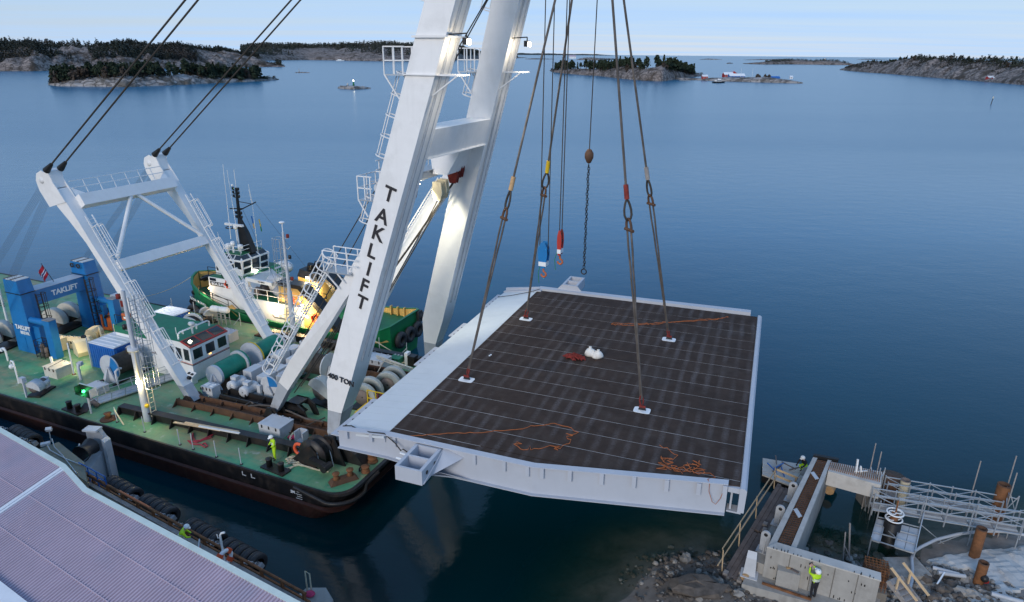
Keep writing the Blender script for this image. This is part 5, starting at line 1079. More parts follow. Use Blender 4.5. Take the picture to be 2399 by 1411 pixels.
text_part('TAKLIFT',.62,'letter_white',g,Vector(lb(-35.84,9.6,6.62)),(0,1,0),(0,0,1),.02)
text_part('TAKLIFT',.50,'letter_white',g,Vector(lb(-36.15,5.72,4.42)),(1,0,0),(0,0,1),.02)
text_part('BREVIK',.36,'letter_white',g,Vector(lb(-36.0,5.72,3.98)),(1,0,0),(0,0,1),.012)
part('door_panel',MB().b2(lb(-36.9,5.735,2.5),lb(-36.2,5.75,3.6)),'blue_paint',g)
f_=thing('flag','red flag with blue cross on a short leaning staff above the blue gantry','flag',FB,(-36.6,9.3,7.32))
part('flag_staff',MB().tube((0,0,0),(-.25,-.55,1.75),.025,n=6),'black_steel',f_)
for k,(z0_,z1_,ma) in enumerate(((.75,1.02,'flag_red'),(1.02,1.10,'letter_white'),(1.10,1.22,'flag_blue'),(1.22,1.30,'letter_white'),(1.30,1.62,'flag_red'))):
    rows=[]
    for zz in (z0_,z1_):rows.append([(-.25*zz/1.75+.05*math.sin(j*1.8),-.55*zz/1.75-j*.11,zz- j*.15+.03*math.sin(j*2.5)) for j in range(5)])
    m=MB();vs=rows[0]+rows[1];m._add(vs,[(j,j+1,j+6,j+5) for j in range(4)]);m._add([(v[0]+.012,v[1],v[2]) for v in vs],[(j+5,j+6,j+1,j) for j in range(4)]);part('flag_band',m,ma,f_)
def container(x,y,sx,sy,h,label,rz=0.0):
    c_=T('container',label,'container',x,y,rz)
    part('body',MB().b2((-sx/2,-sy/2,.02),(sx/2,sy/2,h- .06)),'container_blue',c_)
    m=MB();n=int(sx/.26)
    for s_ in (-1,1):
        for k in range(n):xx=-sx/2+.1+k*(sx- .2)/n;m.hexa([(xx,s_*sy/2,.15),(xx+.13,s_*sy/2,.15),(xx+.1,s_*(sy/2+.05),.15),(xx+.03,s_*(sy/2+.05),.15),(xx,s_*sy/2,h- .2),(xx+.13,s_*sy/2,h- .2),(xx+.1,s_*(sy/2+.05),h- .2),(xx+.03,s_*(sy/2+.05),h- .2)])
    n=int(sy/.26)
    for s_ in (-1,1):
        for k in range(n):yy=-sy/2+.1+k*(sy- .2)/n;m.hexa([(s_*sx/2,yy,.15),(s_*(sx/2+.05),yy+.03,.15),(s_*(sx/2+.05),yy+.1,.15),(s_*sx/2,yy+.13,.15),(s_*sx/2,yy,h- .2),(s_*(sx/2+.05),yy+.03,h- .2),(s_*(sx/2+.05),yy+.1,h- .2),(s_*sx/2,yy+.13,h- .2)])
    part('wall_rib',m,'container_blue',c_,None,True)
    part('roof',MB().b2((-sx/2-.02,-sy/2-.02,h- .06),(sx/2+.02,sy/2+.02,h)),'container_roof',c_)
    for k in range(5):yy=-sy/2+.2+k*(sy- .4)/4.5;part('roof_rib',MB().b2((-sx/2+.06,yy,h),(sx/2-.06,yy+.14,h+.03)),'container_roof',c_)
    return c_
container(-27.35,7.35,2.9,2.6,2.15,'blue steel container with pale roof beside the black rope drum')
container(-29.2,14.15,2.6,2.0,1.9,'blue steel container with brightly lit roof behind the green cabin roof')
def drum(name,label,x,y,rz,ln,r,rf,ma_rope,ma_frame,ma_fl,cat='rope drum',base=True,sk='black_steel',stand=True,lab2=None):
    w=T(name,label,cat,x,y,rz);zc=rf+.12
    part('drum_core',MB().lathe([(.05,-ln/2),(r*.97,-ln/2),(r,-ln/2+.02),*[(r*(1+(.012 if k % 2 else-.012)),-ln/2+.05+k*(ln- .1)/26) for k in range(27)],(r,ln/2-.02),(.05,ln/2)],22,(0,0,zc),'Y'),ma_rope,w)
    for s_ in (-1,1):
        fl=part('drum_flange',MB().lathe([(.05,s_*(ln/2+.09)),(rf,s_*(ln/2+.09)),(rf,s_*(ln/2+.0)),(.05,s_*(ln/2))],26,(0,0,zc),'Y',False),ma_fl[0],w)
        if ma_fl[1]:part('flange_segment',MB().lathe([(.05,s_*(ln/2+.095)),(rf*.98,s_*(ln/2+.095)),(rf*.98,s_*(ln/2+.085)),(.05,s_*(ln/2+.085))],10,(0,0,zc),'Y',False,(R(200),R(340)) if s_>0 else (R(20),R(160))),ma_fl[1],fl)
        if stand:
            m=MB();y_=s_*(ln/2+.22);m.loft([[(a,y_+e,b) for a,b in ((-.75,.06),(.75,.06),(.14,zc+.12),(-.14,zc+.12))] for e in (-.06,.06)]);m.bar((0,y_- s_*.0+s_*.06,.06),(0,y_+s_*.35,.06),.1,.1);m.loft([[(-.05,y_+s_*.06,.1),(.05,y_+s_*.06,.1),(.05,y_+s_*.06,zc),(-.05,y_+s_*.06,zc)],[(-.05,y_+s_*.5,.1),(.05,y_+s_*.5,.1),(.05,y_+s_*.1,zc),(-.05,y_+s_*.1,zc)]])
            part('bearing_stand',m,ma_frame,w)
    if base:
        m=MB()
        for xx in (-.8,.7):m.b2((xx,-ln/2-.6,0),(xx+.18,ln/2+.6,.12))
        part('base_beam',m,sk,w)
    return w
d1=drum('rope_drum','large drum of black wire with blue and white flanges beside blue container',-25.1,5.95,R(0),2.0,.78,1.02,'rope_dark','light_grey',('light_grey','blue_paint'))
m=MB();m.path([(.9,-1.3,.1),(.9,-1.3,1.1),(.9,-1.0,1.25),(.9,-.8,1.15)],.09,8);part('vent_pipe',m,'light_grey',d1)
gn_=T('vent_pipe','grey gooseneck vent on deck left of the black rope drum','vent',-27.55,4.1,.4)
part('pipe',MB().path([(0,0,0),(0,0,1.05),(0,.06,1.2),(0,.22,1.25)],.11,8),'light_grey',gn_);part('vent_hood',MB().b2((-.16,.1,1.08),(.16,.45,1.35)),'light_grey',gn_)
w=T('twin_winch','long twin winch under green tarpaulin covers with grey motors','winch',-17.0,10.65)
def cover(y0,y1):
    m=MB();rings=[]
    for k in range(9):
        t=k/8;y=y0+(y1-y0)*t;ring=[]
        for j in range(13):
            a=R(-20+220*j/12);rr_=.80*(1+.035*math.sin(j*2.3+k*1.7)+.02*math.sin(k*3.1+j));ring.append((rr_*math.cos(a),y,1.08+rr_*math.sin(a)))
        rings.append(ring)
    return m.loft(rings,True,True,True)
part('tarpaulin',cover(-3.2,-1.0),'tarp_green',w);part('tarpaulin',cover(.65,3.2),'tarp_green',w)
for y,rf,ma in ((-3.35,.80,'light_grey'),(-.85,1.0,'light_grey'),(.45,1.15,'light_grey'),(3.35,.84,'light_grey')):
    f2=part('drum_flange',MB().lathe([(.05,-.12),(rf,-.12),(rf,.12),(.05,.12)],26,(0,y,1.08),'Y',False),ma,w)
    if y==.45:part('flange_rim',MB().lathe([(rf- .02,.13),(rf+.012,.13),(rf+.012,-.02)],26,(0,y,1.08),'Y',False),'yellow_paint',f2)
    if y==-.85:part('flange_rim',MB().lathe([(rf- .02,.13),(rf+.012,.13),(rf+.012,-.02)],26,(0,y,1.08),'Y',False),'tarp_green',f2)
m=MB();m.loft([[(a,-3.5+e,b) for a,b in ((-.75,.1),(.75,.1),(.14,1.2),(-.14,1.2))] for e in (-.08,.02)]);m.loft([[(-.05,-3.6,.1),(.05,-3.6,.1),(.05,-3.6,1.2),(-.05,-3.6,1.2)],[(-.05,-4.1,.1),(.05,-4.1,.1),(.05,-3.7,1.2),(-.05,-3.7,1.2)]]);part('bearing_stand',m,'light_grey',w)
m=MB();
for y in (-3.9,-1.6,.3,2.6):m.b2((-1.0,y,0),(4.0,y+.2,.14))
m.b2((-1.0,-4.0,.0),(-.8,3.9,.13));m.b2((1.0,-4.0,.0),(1.2,3.9,.13));m.b2((3.8,-4.0,.0),(4.0,3.9,.13));part('base_beam',m,'black_steel',w)
part('base_plate',MB().b2((-.6,-3.6,.02),(3.7,3.7,.05)),'skid_rust',w)
def motor(x,y,rz=0.0):
    e=MB();q=Matrix.Rotation(rz,3,'Z')
    e.lathe([(.05,-.7),(.34,-.7),(.42,-.62),(.42,-.3),(.39,-.28),(.39,.28),(.42,.3),(.42,.55),(.3,.7),(.05,.7)],16,(0,0,.62),'Y');e.b2((-.3,-.3,1.0),(.2,.15,1.25));e.b2((-.35,-.45,.05),(.35,.45,.25))
    for k in range(10):a=R(36*k);e.bar((.08*math.cos(a),-.71,.62+.08*math.sin(a)),(.33*math.cos(a),-.71,.62+.33*math.sin(a)),.02,.03)
    e.v=[tuple(q @ Vector(v)+Vector((x,y,0))) for v in e.v];return e
for x,y in ((1.75,-3.0),(3.2,-3.3)):part('motor',motor(x,y),'light_grey',w)
for x,y,sx,sy,h in ((1.75,-1.3,.8,1.3,1.05),(1.95,-.1,.8,1.2,1.1),(1.9,1.5,.9,1.2,1.25),(2.0,2.9,.8,1.1,1.15),(3.3,-1.6,.8,1.2,1.0),(3.4,-.3,.7,1.1,1.0),(3.2,1.6,.8,1.0,1.0),(3.2,2.9,.7,.9,.95)):part('gear_case',MB().box((x,y,h/2+.1),(sx,sy,h)),'grey_paint' if y>-.2 and x<1.96 and y<0 else 'light_grey',w)
for x,y in ((1.9,4.2),(3.1,4.0)):part('motor',motor(x,y,math.pi),'light_grey',w)
d2=drum('rope_drum','drum of black wire partly hidden behind the near boom strut',-11.3,11.9,R(90),2.2,.80,1.05,'rope_dark','light_grey',('light_grey',None))
part('brake_band',MB().lathe([(1.08,1.0),(1.08,1.2),(1.02,1.2)],14,(0,0,1.17),'Y',False,(R(40),R(160))),'red_paint',d2)
bw_=T('winch_end','grey drum end with blue quarter panel behind the near boom strut','winch',-12.2,7.75)
part('end_disc',MB().lathe([(.05,-.06),(.82,-.06),(.82,.06),(.05,.06)],24,(0,0,.95),'Y',False),'light_grey',bw_)
part('blue_segment',MB().lathe([(.05,-.065),(.80,-.065),(.80,-.06)],10,(0,0,.95),'Y',False,(R(-10),R(80))),'blue_paint',bw_)
m=MB();m.loft([[(a,-.2+e,b) for a,b in ((-.6,0),(.6,0),(.1,1.0),(-.1,1.0))] for e in (-.06,.04)]);m.b2((-.95,-.35,0),(-.65,-.15,1.0));part('bearing_stand',m,'light_grey',bw_)
for k,(x,y) in enumerate(((-13.8,9.6),(-12.6,9.9),(-13.2,11.3))):
    e=T('gear_box',['grey machinery case between the motors and near strut, front one','grey machinery case between the motors and near strut, right one','grey machinery case between the motors and near strut, back one'][k],'machinery',x,y,0,'grey machinery cases')
    part('case',MB().b2((-.45,-.6,0),(.45,.6,.95)),'light_grey',e);part('case_lid',MB().b2((-.47,-.4,.953),(.47,.4,1.02)),'grey_paint',e)
def winch(name,label,x,y,rz,r,wd,ma,n=2,group=None,guard=(20,200),side=True):
    w=T(name,label,'winch',x,y,rz,group);zc=r*.75+.25;m=MB()
    part('winch_base',MB().b2((-r*.9,-wd/2,0),(r*.9,wd/2,.14)),'black_steel',w)
    for k in range(n):
        y0=-wd/2+.12+k*wd/n;y1=y0+wd/n*.34
        part('drum_guard',MB().lathe([(r,y0),(r,y1),(r*.62,y1),(r*.62,y0),(r,y0)],16,(0,0,zc),'Y',True,(R(guard[0]-90),R(guard[1]-90))),ma,w)
        part('rope_drum',MB().lathe([(.05,y0+.02),(r*.6,y0+.02),(r*.6,y1+wd/n*.35),(.05,y1+wd/n*.35)],16,(0,0,zc),'Y'),'timber_dark' if k % 2==0 else 'rope_dark',w)
        if side:part('guard_side',MB().lathe([(.04,y0-.03),(r*.98,y0-.03),(r*.98,y0-.003),(.04,y0-.003)],20,(0,0,zc),'Y',False,(R(guard[0]-90),R(guard[1]-90))),ma,w)
    part('gear_case',MB().b2((-r*.5,wd/2-.5,.1),(r*.3,wd/2-.05,zc+.25)),ma,w)
    part('drive_motor',MB().lathe([(.03,0),(.2,0),(.2,.6),(.03,.6)],12,(r*.4,wd/2-.9,zc),'Y'),ma,w)
    return w
mat('winch_grey',(0.40,0.43,0.43),0.5,var=0.08,dirt=(0.25,0.22,0.2),dirt_amt=0.4,dirt_scale=1.5,streak=0.15)
mat('winch_cream',(0.60,0.57,0.50),0.5,var=0.06,dirt=(0.33,0.26,0.2),dirt_amt=0.5,dirt_scale=1.5,streak=0.15)
winch('mooring_winch','grey round-guarded winch between strut and near boom leg',-8.2,9.2,R(-8),1.05,2.0,'winch_grey',1,'grey round-guarded mooring winches')
winch('mooring_winch','pair of grey round winch guards behind the yellow railing',-5.2,9.95,R(8),1.0,2.2,'winch_grey',2,'grey round-guarded mooring winches',(20,200),False)
winch('mooring_winch','pair of grey round winch guards nearest the far boom leg',-4.65,12.2,R(8),1.0,2.0,'winch_grey',2,'grey round-guarded mooring winches',(20,200),False)
winch('anchor_winch','large cream winch with two round guards under the blue gantry',-38.6,10.9,R(12),1.15,3.2,'winch_cream',2,None,(-20,190))
winch('anchor_winch','large cream winch with round guards left of the blue gantry',-39.3,5.6,R(10),1.15,2.8,'winch_cream',2,None,(-20,190))
winch('deck_winch','small white winch on the far deck edge behind the lit fir tree',-28.2,17.2,R(70),.62,1.8,'winch_cream',2)
winch('deck_winch','small grey winch standing alone near the left deck edge',-28.2,1.5,R(20),.55,1.7,'light_grey',1)
sd_=T('rope_drum','small black rope drum stored behind the cream winch under the gantry','rope drum',-40.8,12.3,R(15))
part('coil',MB().lathe([(.05,-.8),*[(.62+(.06 if k % 2 else 0),-.8+k*.1) for k in range(17)],(.05,.8)],16,(0,0,.7),'Y'),'rope_dark',sd_)
pk=T('winch_post','two slim grey control posts in front of the small grey winch','post',-28.4,.55)
part('post',MB().bar((0,0,0),(0,0,1.55),.12),'light_grey',pk);part('control_box',MB().b2((-.2,-.15,1.2),(.2,.15,1.6)),'light_grey',pk)
cab=T('control_cabin','white deck cabin with green roof, red slanted skylights and a row of windows','cabin',-20.9,9.2)
cx,cy=-20.9,9.2
X0,X1,Y0,Y1=-23.6-cx,-19.35-cx,7.45-cy,11.15-cy
HB_,HT=1.45,3.0
m=MB();m.loft([[(X0,Y0,0),(X1,Y0,0),(X1,Y1,0),(X0,Y1,0)],[(X0,Y0,HB_+.35),(X1,Y0,HB_+.0),(X1,Y1,HB_+.0),(X0,Y1,HB_+.35)]]);part('lower_wall',m,'boat_white',cab)
m=MB();m.loft([[(X0,Y0,HB_+.353),(X1,Y0,HB_+.003),(X1,Y1,HB_+.003),(X0,Y1,HB_+.353)],[(X0,Y0,HT),(X1-.02,Y0,HT- .25),(X1-.02,Y1,HT- .25),(X0,Y1,HT)],[(X0,Y0,HT+.12),(X1-.95,Y0,HT+.12),(X1-.95,Y1,HT+.12),(X0,Y1,HT+.12)]]);part('upper_wall',m,'boat_white',cab)
rf=part('cabin_roof',MB().b2((X0-4.6,Y0+.55,HT- .6),(X0-.02,Y1+.3,HT- .02)).b2((X0-.0,Y0+.02,HT+.122),(X1-.98,Y1-.02,HT+.16)),'cabin_green',cab)
part('after_wall',MB().b2((X0-4.55,Y0+.6,0),(X0-.03,Y1+.25,HT- .6)),'boat_white',cab)
sl_=part('skylight_frame',MB().hexa([(X1-.93,Y0-.02,HT+.125),(X1+.03,Y0-.02,HT- .25),(X1+.03,Y1+.02,HT- .25),(X1-.93,Y1+.02,HT+.125),(X1-.93,Y0-.02,HT+.19),(X1+.05,Y0-.02,HT- .17),(X1+.05,Y1+.02,HT- .17),(X1-.93,Y1+.02,HT+.19)]),'red_paint',cab)
for k in range(3):
    y0=Y0+.14+k*1.19;y1=y0+1.02
    part('skylight_pane',MB().hexa([(X1-.85,y0,HT+.163),(X1-.06,y0,HT- .127),(X1-.06,y1,HT- .127),(X1-.85,y1,HT+.163),(X1-.85,y0,HT+.172),(X1-.06,y0,HT- .118),(X1-.06,y1,HT- .118),(X1-.85,y1,HT+.172)]),'dark_glass',sl_)
lq=part('roof_lamp',MB().ball((X1-.45,Y0+.5,HT+.08),.12,8,5,(1,1,.5)),'lamp_white',cab)
def pane(p00,p10,p11,p01,nrm,nm='window',ins=.10):
    P=[Vector(p) for p in (p00,p10,p11,p01)];c_=sum(P,Vector())/4;nv=Vector(nrm).normalized()
    fr=part(nm,MB().plate([q+nv*.002 for q in P],.025,nv),'boat_white',cab)
    part('pane',MB().plate([q.lerp(c_,ins)+nv*.028 for q in P],.006,nv),'dark_glass',fr)
    return fr
for k in range(3):
    y0=Y0+.16+k*1.2;y1=y0+.95;zz0,zz1=HB_+.25,HT- .42
    pane((X1-.0,y0,zz0),(X1-.0,y1,zz0),(X1-.015,y1,zz1),(X1-.015,y0,zz1),(1,0,.02))
part('desk_glow',MB().ball((X1+.032,Y0+1.75,HB_+.2),.09,8,4,(.05,1.6,.5)),'cabin_glow',cab)
for k in range(5):
    x1=X1-.14-k*.78;x0=x1-.58
    pane((x0,Y0,HB_+.22),(x1,Y0,HB_+.18),(x1,Y0,HT- .36),(x0,Y0,HT- .30),(0,-1,0))
for z_,ma in ((HB_- .02,'red_paint'),(HB_- .1,'hull_black')):
    m=MB();m.hexa([(X0,Y0-.012,z_+.28),(X1+.012,Y0-.012,z_- .05),(X1+.012,Y0-.002,z_- .05),(X0,Y0-.002,z_+.28),(X0,Y0-.012,z_+.33),(X1+.012,Y0-.012,z_),(X1+.012,Y0-.002,z_),(X0,Y0-.002,z_+.33)])
    m.b2((X1+.002,Y0-.012,z_- .05),(X1+.012,Y1,z_));part('stripe',m,ma,cab)
vb=part('vent_box',MB().hexa([(X1-.35,Y0-.55,0),(X1+.3,Y0-.55,0),(X1+.3,Y0-.01,0),(X1-.35,Y0-.01,0),(X1-.35,Y0-.5,.75),(X1+.3,Y0-.5,.6),(X1+.3,Y0-.01,.8),(X1-.35,Y0-.01,.95)]),'boat_white',cab)
for k in (0,1):part('vent_hole',MB().box((X1-.18+k*.3,Y0-.28,.815-k*.05),(.2,.2,.02),(.25,.2,0)),'plate_dark',vb)
part('roof_pipe',MB().path([(X1-1.4,Y0+.3,HT+.16),(X1-1.4,Y0+.3,HT+.55),(X1-1.4,Y0+.5,HT+.65),(X1-1.4,Y1-.6,HT+.65),(X1-1.4,Y1-.4,HT+.55),(X1-1.4,Y1-.4,HT+.16)],.07,8),'boat_white',cab)
part('search_light',MB().lathe([(.02,-.2),(.15,-.2),(.2,.15),(.02,.18)],12,(X1-1.35,Y0+1.6,HT+.95),'X').tube((X1-1.35,Y0+1.6,HT+.16),(X1-1.35,Y0+1.6,HT+.85),.07,n=8),'boat_white',cab)
part('roof_stub',MB().tube((X1-1.9,Y0+1.2,HT+.16),(X1-1.9,Y0+1.2,HT+.5),.05,n=6).tube((X1-1.8,Y0+2.4,HT+.16),(X1-1.8,Y0+2.4,HT+.6),.06,n=6).tube((X1-2.4,Y0+1.0,HT+.16),(X1-2.4,Y0+1.0,HT+.7),.03,n=6),'boat_white',cab)
m=MB()
for (x,y) in ((X0-4.4,Y0+.65),(X0-2.2,Y0+.65),(X0-.2,Y0+.65)):m.bar((x,y,HT),(x,y,HT+.9),.04)
m.bar((X0-4.4,Y0+.65,HT+.9),(X0-.2,Y0+.65,HT+.9),.04);part('roof_rail',m,'black_steel',cab)
lm=T('light_mast','tall grey pole with caged ladder and lit lamp near the camera-side deck edge','mast',-17.6,1.78)
hz=11.6-DZ
part('mast_pole',MB().tube((0,0,0),(0,0,5.3),.27,.24,14).tube((0,0,5.4),(0,0,hz),.17,.12,12),'light_grey',lm)
part('mast_collar',MB().lathe([(.05,5.25),(.42,5.25),(.42,5.45),(.05,5.45)],14),'light_grey',lm)
a,b=(.42,.25,.7),(.42,.25,hz- .6)
part('ladder',ladder_mb((.45,.2,.4),(.45,.2,2.4),.4,(1,0,0),.3,.025).bar((.45,.2,2.4),(.4,.2,9.2),.02),'cream_paint',lm)
part('ladder',ladder_mb((.42,.2,2.4),(.38,.2,9.0),.4,(1,0,0),.3,.025),'galvanised',lm)
part('ladder_cage',cage_mb((.42,.2,2.6),(.38,.2,9.0),(1,.2,0),.42,.8,.022,4),'galvanised',lm)
part('cable_conduit',MB().tube((.2,-.18,3.1),(.14,-.14,5.2),.05,n=6),'cream_paint',lm)
m=MB()
for z,dx in ((8.7,-.5),(6.6,-.45),(4.9,-.6),(4.0,.4)):m.bar((0,0,z),(dx,0,z),.06)
part('lamp_arm',m,'galvanised',lm)
for z,dx,ma in ((8.75,-.55,'sling_red'),(6.65,-.5,'black_steel'),(4.95,-.62,'black_steel')):part('nav_lamp',MB().lathe([(.02,0),(.15,.02),(.15,.32),(.02,.36)],10,(dx,0,z)),ma,lm)
part('deck_lamp',MB().ball((.12,-.34,3.06),.085,10,6),'mast_lamp',lm)
lamp_light('deck_lamp_light','POINT',(-17.3,1.35,DZ+2.95),45,(1,.82,.42),lm,FB)
part('bell',MB().ball((.3,-.1,1.25),.16,10,6),'yellow_paint',lm)
fm=T('light_mast','thin grey pole with caged ladder rising in front of the tug','mast',-17.7,16.8)
hz=12.0-DZ
part('mast_pole',MB().tube((0,0,0),(0,0,4.6),.26,.22,12).tube((0,0,4.6),(0,0,hz),.16,.10,10),'light_grey',fm)
part('gps_dome',MB().tube((0,0,hz),(0,0,hz+.75),.04,n=6).ball((0,0,hz+.82),.26,12,6,(1,1,.35)),'boat_white',fm)
part('ladder',ladder_mb((-.42,0,.6),(-.30,0,hz- .6),.4,(1,0,0),.3,.025),'galvanised',fm)
part('ladder_cage',cage_mb((-.42,0,2.2),(-.30,0,hz- .6),(-1,0,0),.42,.95,.024,4),'galvanised',fm)
m=MB();
for z in (hz- .5,hz- 2.3,hz- 4.2,3.6):m.bar((0,0,z),(.45,0,z),.05)
m.bar((0,0,hz- 1.2),(.35,0,hz- 1.45),.04);m.bar((.35,0,hz- 1.45),(.6,0,hz- 1.15),.04);part('lamp_arm',m,'galvanised',fm)
for z,ma in ((hz- .45,'sling_red'),(hz- 2.25,'black_steel'),(hz- 4.15,'sling_red')):part('nav_lamp',MB().lathe([(.02,0),(.13,.02),(.13,.3),(.02,.34)],8,(.45,0,z)),ma,fm)
wm=T('signal_pole','white pole standing at the left picture edge beyond the gantry','pole',-43.0,8.4)
part('pole',MB().tube((0,0,0),(0,0,4.6),.12,.08,10),'boat_white',wm);part('cross_arm',MB().bar((-.6,0,2.4),(.15,0,2.4),.06).bar((-.6,0,2.2),(.15,0,2.2),.06),'black_steel',wm)
xt=T('christmas_tree','small decorated fir tree with glowing yellow lights beside the cabin roof','fir tree',-27.9,15.0)
part('trunk',MB().tube((0,0,0),(0,0,1.5),.06,.03,6),'bark',xt)
m=MB();q=random.Random(4)
for k in range(520):
    z=.15+1.6*q.random()**1.2;r_=.62*(1.78-z)/1.6*math.sqrt(q.random())+.03;a=q.uniform(0,6.28);c_=Vector((r_*math.cos(a),r_*math.sin(a),z));d_=Vector((math.cos(a),math.sin(a),q.uniform(-.5,.3))).normalized()*.14;s_=Vector((-d_.y,d_.x,q.uniform(-.1,.1))).normalized()*.05
    m._add([c_- s_,c_+s_,c_+d_],[(0,1,2)])
part('needles',m,'pine',xt)
m=MB()
for k in range(36):
    z=.2+1.45*q.random();r_=.62*(1.78-z)/1.6;a=q.uniform(0,6.28);m.ball((r_*math.cos(a),r_*math.sin(a),z),.035,6,4)
part('light_string',m,'xmas_light',xt,None,True)
rl=drum('hose_reel','black rope reel with pale side lying behind the cabin roof',-26.6,13.9,R(25),.9,.75,.95,'black_steel','light_grey',('boat_white',None),'reel',False,'black_steel',False)
part('red_band',MB().lathe([(.80,-.42),(.80,-.2)],14,(0,0,1.07),'Y',False,(R(20),R(160))),'red_paint',rl)
lr=T('liferaft_rack','two white liferaft canisters on a tall rack by the far deck edge','life raft',-26.5,17.2,.1)
m=MB()
for x in (-.75,-.15,.2,.75):
    for y in (-.25,.25):m.bar((x,y,0),(x,y,1.15),.06)
for y in (-.25,.25):m.bar((-.8,y,1.12),(.8,y,1.12),.06);m.bar((-.8,y,.6),(.8,y,.6),.04)
part('rack',m,'galvanised',lr)
for x in (-.48,.48):part('canister',MB().lathe([(.02,-.5),(.22,-.48),(.3,-.35),(.31,-.03),(.29,0),(.31,.03),(.3,.35),(.22,.48),(.02,.5)],14,(x,0,1.45),'X'),'boat_white',lr)
def chest(x,y,sx,sy,h,label,ma='light_grey',rz=0.0,group=None,nm='deck_box'):
    c_=T(nm,label,'box',x,y,rz,group)
    part('box_body',MB().b2((-sx/2,-sy/2,0),(sx/2,sy/2,h- .07)),ma,c_);part('box_lid',MB().b2((-sx/2-.03,-sy/2-.03,h- .07),(sx/2+.03,sy/2+.03,h)),ma,c_)
    for k in range(3):
        xx=-sx/2+sx*(k+.5)/3;part('latch',MB().b2((xx- .04,-sy/2-.05,h- .25),(xx+.04,-sy/2-.002,h- .02)),'black_steel',c_)
        part('hinge',MB().b2((xx- .06,sy/2-.1,h),(xx+.06,sy/2+.05,h+.05)),'grey_paint',c_)
    return c_
chest(-8.5,4.15,1.75,1.35,.85,'light grey steel chest on deck between the skid beams near the worker')
vb2=chest(-16.3,6.15,1.0,.75,.95,'small white-topped grey box with two vent openings beside the back frame foot','light_grey')
for k in (-.25,.25):part('vent_opening',MB().b2((k- .17,-.2,.955),(k+.17,.2,.99)),'boat_white',vb2)
chest(-23.2,14.6,1.5,1.1,.85,'grey chest on deck behind the red skylights of the cabin','light_grey')
chest(-18.3,15.4,1.3,.5,.6,'low grey box behind the green covered winch','light_grey')
hb=chest(-29.9,4.05,1.45,1.35,.85,'white-topped grey hatch box beside a red extinguisher','winch_cream')
part('lid_bar',MB().bar((.0,-.7,.88),(.35,.5,1.2),.03),'black_steel',hb)
chest(-8.1,15.3,1.9,1.3,.95,'grey deck house box with hatches seen right of the near boom leg','light_grey')
chest(-7.0,16.4,.9,.7,.7,'small green box with white lid right of the grey deck box','cabin_green')
chest(-24.6,3.3,1.3,.95,.55,'low white-topped grey box under the end of the gangway','light_grey')
pb=T('pump_unit','white pump cabinet with dark panel beside a coiled hose','machine',-6.1,16.9)
part('cabinet',MB().b2((-.3,-.25,0),(0,.25,1.05)),'boat_white',pb);part('dark_panel',MB().b2((.01,-.3,0),(.65,.3,.85)),'black_steel',pb);part('hose_coil',MB().torus((-.7,-.2,.12),.28,.06,'Z',16,6).torus((-.6,-.2,.22),.26,.05,'Z',16,6),'rope_cream',pb)
fe=T('fire_extinguisher','red fire extinguisher with white cabinet beside the hatch box','extinguisher',-30.75,3.8)
part('bottle',MB().lathe([(.02,0),(.15,.02),(.15,.6),(.06,.72),(.02,.74)],12),'red_paint',fe);part('stand_pipe',MB().tube((.25,.3,0),(.05,.35,1.3),.1,n=8),'boat_white',fe)
rod=T('stanchion_post','tall white pole standing at the corner of the hatch box','post',-28.9,4.5);part('pole',MB().tube((0,0,0),(-.1,.1,2.6),.055,n=8),'boat_white',rod);part('pole_foot',MB().lathe([(.01,0),(.15,0),(.15,.04),(.01,.04)],10),'rusty_steel',rod)
def hood(x,y,s,rz,label,open_=False):
    h_=T('vent_hood',label,'hood',x,y,rz,'cream sheet metal hoods on deck');m=MB();ol=[(-.5,0),(.55,0),(.7,.35),(.35,1.05),(-.2,1.1),(-.45,.8)]
    if not open_:m.loft([[(a*s,e*s,b*s) for a,b in ol] for e in (-.5,.5)]);part('hood_shell',m,'cream_paint',h_)
    else:
        for e in (-.5,.44):m.loft([[(a*s,(e+f)*s,b*s) for a,b in ol] for f in (0,.06)])
        m.b2((-.5*s,-.5*s,0),(.55*s,.5*s,.05));m.b2((.45*s,-.5*s,.05),(.55*s,.5*s,.7*s));part('hood_shell',m,'cream_paint',h_);part('inner_plate',MB().b2((-.3*s,-.4*s,.06),(.3*s,.4*s,.3*s)),'timber_fresh',h_)
hood(-31.9,7.5,1.15,R(-20),'cream box-shaped hood standing alone right of the gantry column')
hood(-33.0,8.6,.8,R(30),'small cream hood behind the gantry side column')
hood(-33.6,9.9,1.05,R(200),'pale hood left of the open cream hood near the orange machine')
hood(-32.5,10.3,1.2,R(-30),'open cream hood lying on its back beside the orange machine',True)
mm_=T('engine_unit','orange engine unit with exposed parts between the gantry columns','engine',-34.2,12.3,.1)
part('frame',MB().b2((-.9,-.6,.1),(.9,.6,.35)).b2((-.9,-.6,.35),(-.7,.6,1.5)),'machine_orange',mm_);part('block',MB().b2((-.6,-.4,.35),(.6,.4,1.2)).lathe([(.02,-.5),(.35,-.5),(.35,.3),(.02,.3)],14,(.2,0,1.35),'X'),'machine_orange',mm_);part('pipework',MB().path([(-.5,-.5,1.2),(-.3,-.55,1.5),(.2,-.5,1.55),(.6,-.45,1.2)],.07,6).tube((-.8,.2,1.2),(-.8,.2,1.9),.1,n=8),'black_steel',mm_);part('fan_guard',MB().lathe([(.02,-.1),(.33,-.1),(.33,.05),(.02,.05)],14,(-.95,0,1.25),'X'),'winch_cream',mm_)
